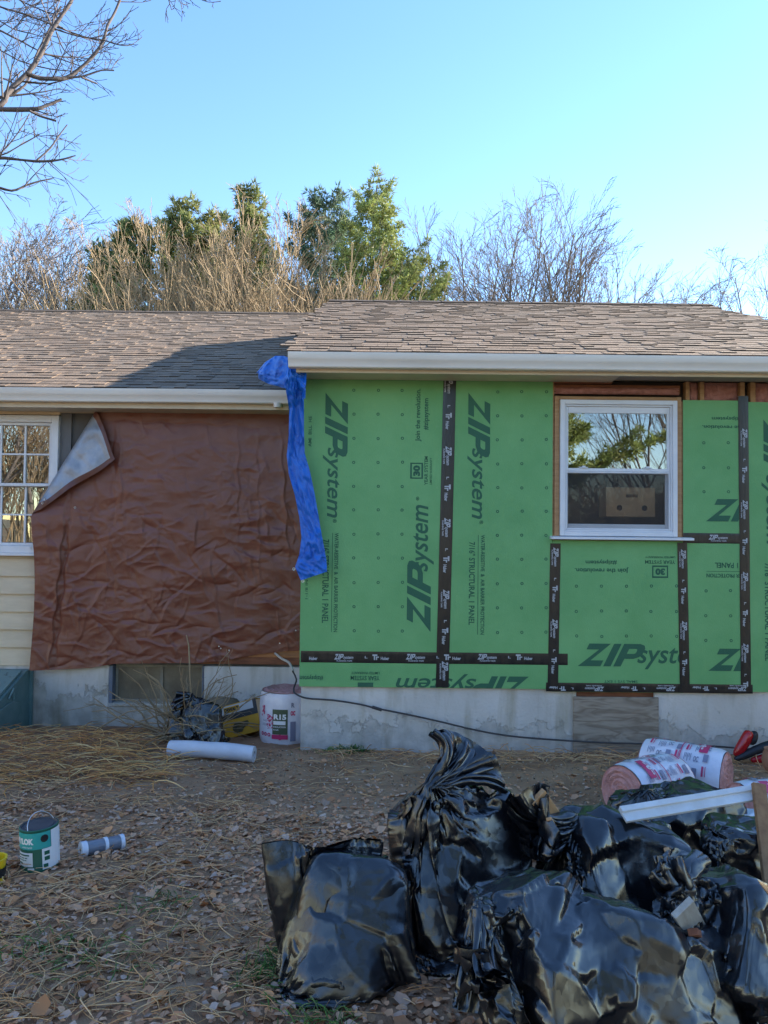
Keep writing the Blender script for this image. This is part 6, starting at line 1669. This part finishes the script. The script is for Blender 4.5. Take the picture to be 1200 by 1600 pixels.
def bare_tree(px, top, Y, label, seed, spread=.5, stems=1, mat_=None, kids=(11, 7, 5), fan=.25, maxlev=3, up=.03, rad=.13, group='bare trees behind the house', name='bare_tree', minr=.007, x=None, H=None, base_z=-.6, fork=.5):
    r_ = random.Random(seed); c = at(px, top, Y); x = c.x if x is None else x; H = (c.z-base_z) if H is None else H
    T = empty(name, (x, Y, base_z)); tag(T, label, 'tree', group); m = mat_ or M_bark
    Wt, Wc = Wood(), Wood(); b = np.array((x, Y, base_z))
    hb = H*fork; d0 = np.array((r_.gauss(0, .03), r_.gauss(0, .03), 1.0)); fk = b+d0*hb*.98
    for s in range(stems):
        an = (s-(stems-1)/2)/max(1, stems-1)*2*fan+r_.gauss(0, .06); bd = np.array((math.sin(an), r_.gauss(0, .09), math.cos(an))); bd /= np.linalg.norm(bd)
        grow(Wc, r_, fk, bd, (H-hb)*r_.uniform(.8, 1.04)*(1-.2*abs(an)), rad*.55, 0, maxlev, spread, up, kids, wig=.10, minr=minr, lo=.15)
    Wc.fit(fk, H-hb); Wt.tube([b, b+d0*hb*.5, b+d0*hb], [rad*1.5, rad*1.2, rad*.9], 8); Wt.build('trunk', m, T)
    Wc.build('crown', m, T); return T
_shoots = []
def shoot_stock():
    """a stock of grown shoots, unit height, shared by all the shrubs"""
    r_ = random.Random(77)
    for i in range(26):
        W = Wood(); d = np.array((r_.gauss(0, .05), r_.gauss(0, .05), 1.0)); d /= np.linalg.norm(d)
        grow(W, r_, (0, 0, 0), d, 1.0, 1.0, 0, 2, .50, .03, (15, 2), wig=.11, tip=.35, minr=.44, lo=.42)
        zt = max(p[:, 2].max() for L in W.B.values() for p, _ in L)
        for key in W.B: W.B[key] = [(p/zt, r) for p, r in W.B[key]]       # unit height; thickness is set when a shoot is planted
        _shoots.append([(np.stack([p for p, _ in L]), np.stack([r for _, r in L]), key) for key, L in W.B.items()])
shoot_stock()
def brush(px, top, Y, width, n, label, seed, col=None, minr=.010, x=None, H=None):
    """dense upright shoots"""
    r_ = random.Random(seed); c = at(px, top, Y); x = c.x if x is None else x; H = (c.z+.6) if H is None else H
    T = empty('shrub', (x, Y, -.6)); tag(T, label, 'shrub', 'twiggy shrubs behind the house'); W = Wood(); St = Wood()
    for i in range(n):
        u = r_.gauss(0, .36); b = np.array((x+u*width*.5, Y+r_.gauss(0, .8), -.6)); hh = H*(1-.28*min(1.5, abs(u))**2)*r_.uniform(.66, 1.0)
        yaw = r_.uniform(0, 6.28); ln, ly = u*.20+r_.gauss(0, .045), r_.gauss(0, .06)
        Rz = np.array(((math.cos(yaw), -math.sin(yaw), ln), (math.sin(yaw), math.cos(yaw), ly), (0, 0, 1)))*hh
        th = r_.uniform(.8, 1.3)*minr*2.2
        for P, Rr, key in _shoots[r_.randrange(26)]:
            Q = P @ Rz.T + b; rr = np.maximum(Rr*th, minr*.7)
            (W if i else St).B.setdefault(key, []).extend(zip(Q, rr))
    St.build('stem', M_twig, T); W.build('crown', col or M_twig, T); return T
def pine(px, top, Y, spread, label, seed, tint=(.105, .125, .040), tuft=.30, dens=1.0, x=None, H=None, base_z=-.6, lean=0.0, low=.12, skew=0.0, shape=.75):
    r_ = random.Random(seed); rg = np.random.default_rng(seed); c = at(px, top, Y); x = c.x if x is None else x; H = (c.z-base_z) if H is None else H
    T = empty('pine_tree', (x, Y, base_z)); tag(T, label, 'tree', 'pines behind the house'); Wt, Wb = Wood(), Wood(); b = np.array((x, Y, base_z))
    tp = lambda z: b+np.array((lean*z/H+.15*math.sin(z*.6+seed), .1*math.sin(z*.5), z))
    zs = np.linspace(0, H*.985, 12); Wt.tube([tp(z) for z in zs], .20*(1-zs/H)+.02, 8); Wt.build('trunk', M_bark, T)
    pos, dirs = [], []
    z = H*low
    while z < H*.97:
        f = z/H; n = r_.choice((3, 4, 5)); a0 = r_.uniform(0, 6.28)
        for i in range(n):
            if r_.random() < .14: continue
            a = a0+6.28*i/n+r_.gauss(0, .3); L = spread*((1-f)**shape)*r_.uniform(.45, 1.12)*(1+skew*math.cos(a))+.25
            d = np.array((math.cos(a), math.sin(a), r_.uniform(-.05, .30)+.55*f)); P = [tp(z)]
            for k in range(5):
                d = d+np.array((r_.gauss(0, .10), r_.gauss(0, .10), .05+r_.gauss(0, .05))); d /= np.linalg.norm(d); P.append(P[-1]+d*L/5)
            P = np.array(P); Wb.tube(P, np.linspace(.035*(1-f)+.012, .006, 6), 3)
            m = max(5, int(L*12.5*dens))
            for k in range(m):
                t = (.22+.78*((k+r_.random())/m))*5; j = min(int(t), 4); q = P[j]+(P[j+1]-P[j])*(t-j); lat = .34*L*(1.1-t/5)*r_.gauss(0, .55)
                s = np.cross(P[j+1]-P[j], (0, 0, 1)); s /= np.linalg.norm(s)+1e-9
                pos.append(q+s*lat+np.array((r_.gauss(0, .08), r_.gauss(0, .08), r_.gauss(.03, .06)))); dirs.append((P[j+1]-P[j])/np.linalg.norm(P[j+1]-P[j])+s*np.sign(lat)*.5+np.array((0, 0, .45)))
        z += r_.uniform(.28, .50)
    pos, dirs = np.array(pos), np.array(dirs); N = len(pos); K = 15
    dirs /= np.linalg.norm(dirs, axis=1, keepdims=True)
    v = dirs[:, None]*.55+rg.normal(0, .62, (N, K, 3)); v /= np.linalg.norm(v, axis=2, keepdims=True); ln = tuft*rg.uniform(.55, 1.15, (N, K, 1))
    sd = np.cross(v, rg.normal(0, 1, (N, K, 3))); sd /= np.linalg.norm(sd, axis=2, keepdims=True)+1e-9
    A = pos[:, None]+v*.02; B = A+v*ln*.25+sd*tuft*.095; C = A+v*ln; D = A+v*ln*.25-sd*tuft*.095
    V = np.stack([B, C, D], 2).reshape(-1, 3); F = np.arange(N*K*3).reshape(-1, 3)
    ct = np.array(tint)*1.65*rg.uniform(.55, 1.35, (N, 1))*np.array((1, 1, 1))+rg.normal(0, .012, (N, 3))*np.array((1, .6, .2)); ct = np.clip(np.repeat(ct, K, 0), .01, 1)
    Wb.build('limbs', M_bark, T); link('crown', np_mesh('crown', V-b, F, M_needle, tint=ct), T)
    return T
# --- behind the house, left to right
for i, (px, tp_, Y, lab) in enumerate(((-30, 322, 34, 'bare grey tree rising at the far left behind the old roof'), (28, 335, 36, 'slim bare tree second from the left behind the old roof'), (78, 350, 33, 'low bare tree third from the left behind the old roof'), (125, 345, 36, 'thin bare tree just left of the first small pine'))):
    bare_tree(px, tp_, Y, lab, 50+i, spread=.6, stems=4, fan=.45, kids=(10, 7, 5), rad=.10, minr=.012, mat_=M_twig if i % 2 else None)
brush(20, 448, 27, 7.5, 55, 'low tan brush behind the left end of the old roof', 3, minr=.0115)
brush(120, 436, 26, 5.5, 50, 'tan twiggy shrub below the small pine', 4, minr=.0115)
pine(205, 345, 31, 3.6, 'small dark pine left of the big tan shrub', 61, tint=(.105, .125, .050), tuft=.40, dens=1.0, shape=.6)
pine(160, 385, 33, 3.2, 'shortest pine, far left of the group', 62, tint=(.11, .125, .055), tuft=.40, dens=.9, shape=.6)
pine(285, 308, 34, 4.2, 'pine poking out above the tan shrub on its left side', 63, tint=(.12, .135, .055), dens=.9, tuft=.38, shape=.6)
pine(330, 325, 35, 3.8, 'pine half hidden in the middle of the tan shrubs', 68, tint=(.12, .13, .05), dens=.8, tuft=.38, shape=.6)
pine(395, 285, 33, 3.8, 'tall pine poking out above the right part of the tan shrubs', 64, tint=(.12, .135, .055), dens=.9, tuft=.38, shape=.7)
brush(262, 410, 25, 4.6, 55, 'leftmost dense tan shrub in front of the pines', 9, minr=.0115)
brush(335, 395, 26, 6.0, 90, 'dense tan shrub with upright shoots, left of the pair', 6, minr=.0115)
brush(415, 385, 25, 6.4, 95, 'tallest dense tan shrub behind the old roof ridge', 7, minr=.0115)
brush(488, 420, 25, 4.2, 55, 'tan shrub beside the left end of the extension roof', 8, minr=.0115)
for i, (px, tp_, Y, lab) in enumerate(((255, 352, 27, 'leftmost tan many-stemmed tree with a rounded crown'), (322, 330, 26, 'tan many-stemmed tree in front of the half hidden pine'), (398, 322, 26, 'tallest tan many-stemmed tree with a rounded crown'), (455, 345, 27, 'tan many-stemmed tree left of the dark pine'), (505, 392, 27, 'small tan many-stemmed tree beside the extension roof'))):
    bare_tree(px, tp_, Y, lab, 150+i, spread=.45, stems=10, fan=.60, rad=.075, kids=(8, 6, 4), minr=.010, mat_=M_twig, fork=.42, group='tan trees behind the old roof', up=.045)
bare_tree(470, 310, 36, 'faint bare tree between the tan shrub and the dark pine', 70, stems=4, fan=.3, rad=.09, kids=(9, 6, 4), minr=.011)
pine(512, 300, 32, 6.0, 'bluish dark pine left of the tallest pine', 65, tint=(.075, .105, .070), dens=1.0, tuft=.30, shape=.62)
pine(588, 278, 29, 5.8, 'tallest pine, yellow-green, above the extension ridge', 66, tint=(.140, .165, .055), dens=1.25, tuft=.25, skew=.12, shape=.66)
pine(640, 390, 30, 4.4, 'broad low pine right of the tallest pine', 67, tint=(.135, .155, .055), dens=1.2, tuft=.25, shape=.5)
brush(610, 445, 26, 5.0, 40, 'low tan brush just showing over the extension ridge', 10, minr=.012)
bare_tree(738, 306, 34, 'bare tree just right of the pines', 71, spread=.50, stems=7, fan=.50, rad=.12, kids=(10, 6, 4), minr=.009)
bare_tree(800, 294, 33, 'bare tree with crossing stems in the middle of the sky', 72, spread=.50, stems=7, fan=.50, rad=.12, kids=(10, 6, 4), minr=.009)
bare_tree(876, 326, 31, 'tallest bare tree fanning wide above the extension roof', 73, spread=.46, stems=12, fan=.85, rad=.14, kids=(10, 6, 4), minr=.009)
bare_tree(965, 372, 32, 'low bare tree leaning right under the wide fan', 74, spread=.48, stems=7, fan=.95, rad=.10, kids=(9, 6, 4), minr=.009)
bare_tree(1178, 368, 28, 'bare tree at the right edge beyond the roof slope', 75, spread=.6, stems=5, fan=.9, rad=.11, kids=(8, 6, 4), minr=.010)
bare_tree(1240, 330, 26, 'bare tree mostly outside the right edge of the picture', 76, spread=.6, stems=3, fan=.5, rad=.11, kids=(9, 6, 4))
# --- across the yard, behind the photographer: what the panes and the bags mirror
FAR_SHRUB = None
def far(kind, x, y, H, label, seed, **k):
    if kind == 'pine': t = pine(600, 300, y, k.pop('spread', 4.0), label, seed, x=x, H=H, base_z=0.2, **k); t['group'] = 'pines across the yard'
    elif kind == 'brush':
        global FAR_SHRUB
        if FAR_SHRUB is None: t = FAR_SHRUB = brush(600, 300, y, 8.0, 60, label, seed, x=x, H=6.0)
        else:
            t = FAR_SHRUB.copy(); COL.objects.link(t)
            for ch in FAR_SHRUB.children: c = ch.copy(); COL.objects.link(c); c.parent = t
        t.location = (x, y, 0.1); t.scale = (k.pop('width', 8.0)/8.0, 1.0, H/6.0); t.rotation_euler = (0, 0, k.pop('turn', seed*.9)); tag(t, label, 'shrub', 'shrubs across the yard')
    else: t = bare_tree(600, 300, y, label, seed, x=x, H=H, base_z=0.2, group='bare trees across the yard', fork=.15, **k)
far('pine', 4.4, -10.0, 13.0, 'pine across the yard mirrored in the upper window pane', 81, spread=4.0, tint=(.15, .175, .06), tuft=.26, dens=1.8, low=.22, shape=.5)
far('bare', 10.5, -17.0, 11.0, 'bare tree mirrored at the right side of the upper pane', 82, stems=5, fan=.4, kids=(10, 6, 4), rad=.12, spread=.45)
far('bare', 13.5, -20.0, 12.0, 'second bare tree mirrored behind the first one', 83, stems=4, fan=.4, kids=(10, 6, 4), rad=.12, spread=.45)
far('brush', 9.0, -16.0, 4.5, 'tan brush mirrored low in the extension window', 84, width=12, turn=0)
far('brush', -13.0, -11.0, 7.5, 'tall tan brush mirrored in the small panes of the left window', 85, width=9, turn=0)
far('bare', -12.5, -9.0, 11.0, 'bare tree mirrored in the left window', 86, stems=3, fan=.35, kids=(10, 6, 4), rad=.14, spread=.5)
for i, (x, y, H, w, n) in enumerate(((-3.5, -15.5, 6.0, 8, 60), (2.5, -16.5, 5.5, 8, 60), (-9.0, -14.5, 6.5, 8, 60), (15.0, -15.0, 6.0, 9, 60), (-15.0, -4.0, 6.5, 8, 60), (-14.0, 1.5, 6.5, 8, 60), (-13.5, 6.5, 6.0, 7, 60))):
    far('brush', x, y, H, ('tan brush straight across the yard', 'tan brush across the yard, right of the middle', 'tan brush across the yard, left of the middle', 'tan brush at the far right corner across the yard', 'tan brush closing the yard on the left, nearest the street', 'tan brush closing the yard on the left, in the middle', 'tan brush closing the yard on the left, beside the house')[i], 120+i, width=w, turn=(0 if i < 4 else 1.5)+(3.14 if i % 2 else 0))
# --- the near tree, its trunk just outside the frame on the left
def near_tree():
    r_ = random.Random(90); b = np.array((-3.75, 5.3, ground_z(-3.75, 5.3)-.05)); T = empty('maple_tree', b); tag(T, 'bare maple reaching its branches into the upper left sky', 'tree')
    M_b = mat('maple_bark', (0.065, 0.052, 0.050), .85, (0.115, 0.095, 0.090), vscale=14, bump=.4, bscale=40)
    Wt, Wc = Wood(), Wood()
    tz = [b, b+np.array((.05, 0, 1.5)), b+np.array((.0, .05, 3.2)), b+np.array((.08, 0, 4.6)), b+np.array((.25, -.1, 6.5)), b+np.array((.2, 0, 9.0))]
    Wt.tube(tz, [.19, .16, .145, .12, .09, .04], 14); Wt.build('trunk', M_b, T)
    Y = 5.0
    def br(pts, r0, r1, dep=0.0, twigs=6, lev=1, tl=.5, tr=None):
        P = np.array([at(x, y, Y+dep+(.05*i if i else 0)) for i, (x, y) in enumerate(pts)])
        out = []
        for i in range(len(P)-1):
            p0, p1, p2, p3 = P[max(i-1, 0)], P[i], P[i+1], P[min(i+2, len(P)-1)]
            for t in (0, .33, .66): out.append(.5*((2*p1)+(p2-p0)*t+(2*p0-5*p1+4*p2-p3)*t*t+(3*p1-p0-3*p2+p3)*t**3))
        out.append(P[-1]); P = np.array(out); k = len(P)
        Rr = np.linspace(r0, r1, k)*Y/FPX*.42*(1+.14*np.array([r_.gauss(0, 1) for _ in range(k)])*.6); Wc.tube(P, Rr, 6)
        for i in range(int(twigs*1.6)):
            a = r_.uniform(.15, .98)*(k-1); j = min(int(a), k-2); q = P[j]+(P[j+1]-P[j])*(a-j); t = P[j+1]-P[j]; t /= np.linalg.norm(t)
            s = np.array((r_.gauss(0, 1), r_.gauss(0, .7), r_.gauss(.3, .8))); s -= t*(s @ t); s /= np.linalg.norm(s); d = t*.65+s*.75; d /= np.linalg.norm(d)
            grow(Wc, r_, q, d, tl*r_.uniform(.5, 1.2), max(.0032, Rr[j]*.45), 2, 2+lev, .55, .05, (4, 4, 3), wig=.16, minr=.0028)
    br([(-260, 360), (-150, 270), (-60, 200), (0, 165), (12, 145), (42, 115), (62, 88), (80, 50), (98, 22), (118, -10), (135, -60)], 15, 6, 0, 9, 2)
    br([(42, 115), (62, 122), (85, 123), (105, 121), (130, 103), (150, 82), (162, 62), (168, 40), (180, 18), (195, -20)], 8.5, 5, .05, 8, 1, .3)
    br([(105, 121), (130, 119), (158, 110), (178, 110)], 4.5, 2.5, .1, 3, 1, .2); br([(128, 121), (140, 126), (152, 131)], 4, 3, .1, 1, 1, .15)
    br([(-250, 330), (-120, 185), (-30, 172), (48, 171), (72, 165), (96, 155)], 12, 5.5, -.1, 3, 1, .3); br([(46, 173), (62, 181), (88, 189)], 4.5, 3.5, -.1, 1, 1, .1)
    br([(-40, 160), (10, 150), (38, 134), (48, 115), (55, 90), (72, 55), (95, 10)], 6, 3, .2, 6, 1, .4)
    br([(-230, 420), (-110, 270), (-20, 247), (55, 252), (92, 250), (118, 243)], 9, 2.5, .0, 6, 1, .35); br([(58, 250), (78, 232), (92, 212), (105, 195)], 4, 2, .0, 3, 1, .2)
    br([(-230, 450), (-110, 310), (-20, 292), (18, 298), (40, 290), (62, 283), (82, 279)], 7, 2.5, .1, 4, 1, .3); br([(38, 291), (52, 275), (72, 255)], 2.6, 1.6, .1, 1, 1, .2)
    br([(-60, 280), (0, 240), (30, 205), (46, 178)], 3.4, 2, .3, 4, 1, .3); br([(-60, 250), (0, 243), (30, 228), (62, 210)], 3.2, 2, .1, 3, 1, .2)
    br([(-200, 40), (-60, 0), (10, 14), (60, 30), (110, 50), (162, 66)], 5, 1.8, .35, 7, 1, .4); br([(-180, 80), (-40, 40), (20, 58), (62, 80), (125, 103)], 5, 1.8, .4, 7, 1, .4)
    br([(-180, 120), (-40, 68), (30, 95), (80, 108), (128, 112)], 4, 1.6, .5, 6, 1, .4); br([(-120, 0), (-20, -20), (40, 5), (85, 22), (110, 12)], 4, 1.6, .3, 7, 1, .4)
    br([(85, 45), (120, 56), (158, 62), (186, 70), (205, 70), (222, 58)], 3.2, 1.4, .2, 4, 1, .22); br([(88, 50), (100, 78), (125, 97)], 3.0, 1.5, .1, 3, 1, .2)
    br([(-160, 60), (-40, 20), (20, 45), (58, 55), (96, 70)], 3.5, 1.4, .8, 8, 2, .45); br([(-160, 130), (-60, 110), (10, 125), (55, 150), (78, 170)], 3.2, 1.4, .9, 7, 2, .4)
    # a limb passing over the top of the frame with hanging twigs
    br([(-180, -60), (0, -120), (150, -90), (250, -40), (262, -5), (268, 15)], 6, 1.4, .2, 4, 1, .15); br([(250, -40), (275, -8), (284, 10), (284, 34)], 2.4, 1.2, .2, 2, 1, .08); br([(262, -30), (300, -8), (325, 3), (345, 2)], 2.4, 1.2, .2, 3, 1, .1)
    Wc.build('branches', M_b, T)
near_tree()
# --- dead shrub by the basement window
def dead_shrub():
    r_ = random.Random(17); c = on_ground(244, 1190); b = np.array((c.x, 6.80, ground_z(0, 6.80))); T = empty('dead_shrub', b); tag(T, 'tangle of bare dead twigs in front of the basement window', 'shrub')
    W = Wood(); S = Wood()
    S.tube([b, b+np.array((.02, 0, .12)), b+np.array((.03, .02, .25))], [.016, .013, .010], 6); S.build('stem', M_twig, T)
    for i in range(75):
        a = r_.uniform(0, 6.28); d = np.array((math.cos(a)*.8, math.sin(a)*.5-.1, r_.uniform(.3, 1.7))); d /= np.linalg.norm(d)
        p = b+np.array((r_.gauss(0, .14), r_.gauss(0, .07), .03)); L = r_.uniform(.35, .95); P = [p]
        for k in range(7):
            d = d+np.array((r_.gauss(0, .28), r_.gauss(0, .2), r_.gauss(-.10, .2))); d /= np.linalg.norm(d); q = P[-1]+d*L/7; q[2] = max(q[2], ground_z(q[0], q[1])+.01); P.append(q)
        W.tube(P, np.linspace(.0075, .003, 8)*r_.uniform(.7, 1.4), 4)
        for j in (3, 5): grow(W, r_, P[j], d, r_.uniform(.1, .25), .0028, 2, 3, .6, 0, (2,), minr=.0016)
    P = [at(300, 1180, 6.7), at(300, 1120, 6.75), at(297, 1060, 6.8), at(295, 1010, 6.8), at(291, 992, 6.8)]; W.tube(np.array(P), [.010, .009, .008, .007, .005], 5)
    for pts in (((210, 1130), (270, 1110), (330, 1096), (372, 1080)), ((232, 1165), (300, 1140), (350, 1098), (368, 1066)), ((150, 1140), (200, 1112), (262, 1105)), ((300, 1160), (335, 1100), (350, 1060)), ((255, 1150), (262, 1100), (248, 1070))):
        W.tube(np.array([at(x, y, 6.7) for x, y in pts]), np.linspace(.0065, .003, len(pts)), 4)
    W.build('twigs', M_twig, T)
dead_shrub()
def weed():
    c = at(545, 1165, 6.40); T = empty('weed', (c.x, 6.40, ground_z(0, 6.4))); tag(T, 'small green leafy weed at the foot of the new foundation', 'plant'); r_ = random.Random(5); mb = MB()
    for i in range(26):
        a = r_.uniform(0, 6.28); L = r_.uniform(.04, .12); e = r_.uniform(.3, 1.2); d = Vector((math.cos(a)*math.cos(e), math.sin(a)*math.cos(e)*.6-.1, math.sin(e))); s = d.cross(Vector((0, 0, 1))).normalized()*L*.3; p = Vector((r_.gauss(0, .05), r_.gauss(0, .02), 0)); u = Vector((0, 0, -.15*L))
        mb.poly([p, p+d*L*.5+s, p+d*L+u, p+d*L*.5-s])
    mb.build('leaves', mat('weed_green', (0.045, 0.11, 0.03), .6, (0.07, 0.15, 0.04), vscale=20), T)
weed()
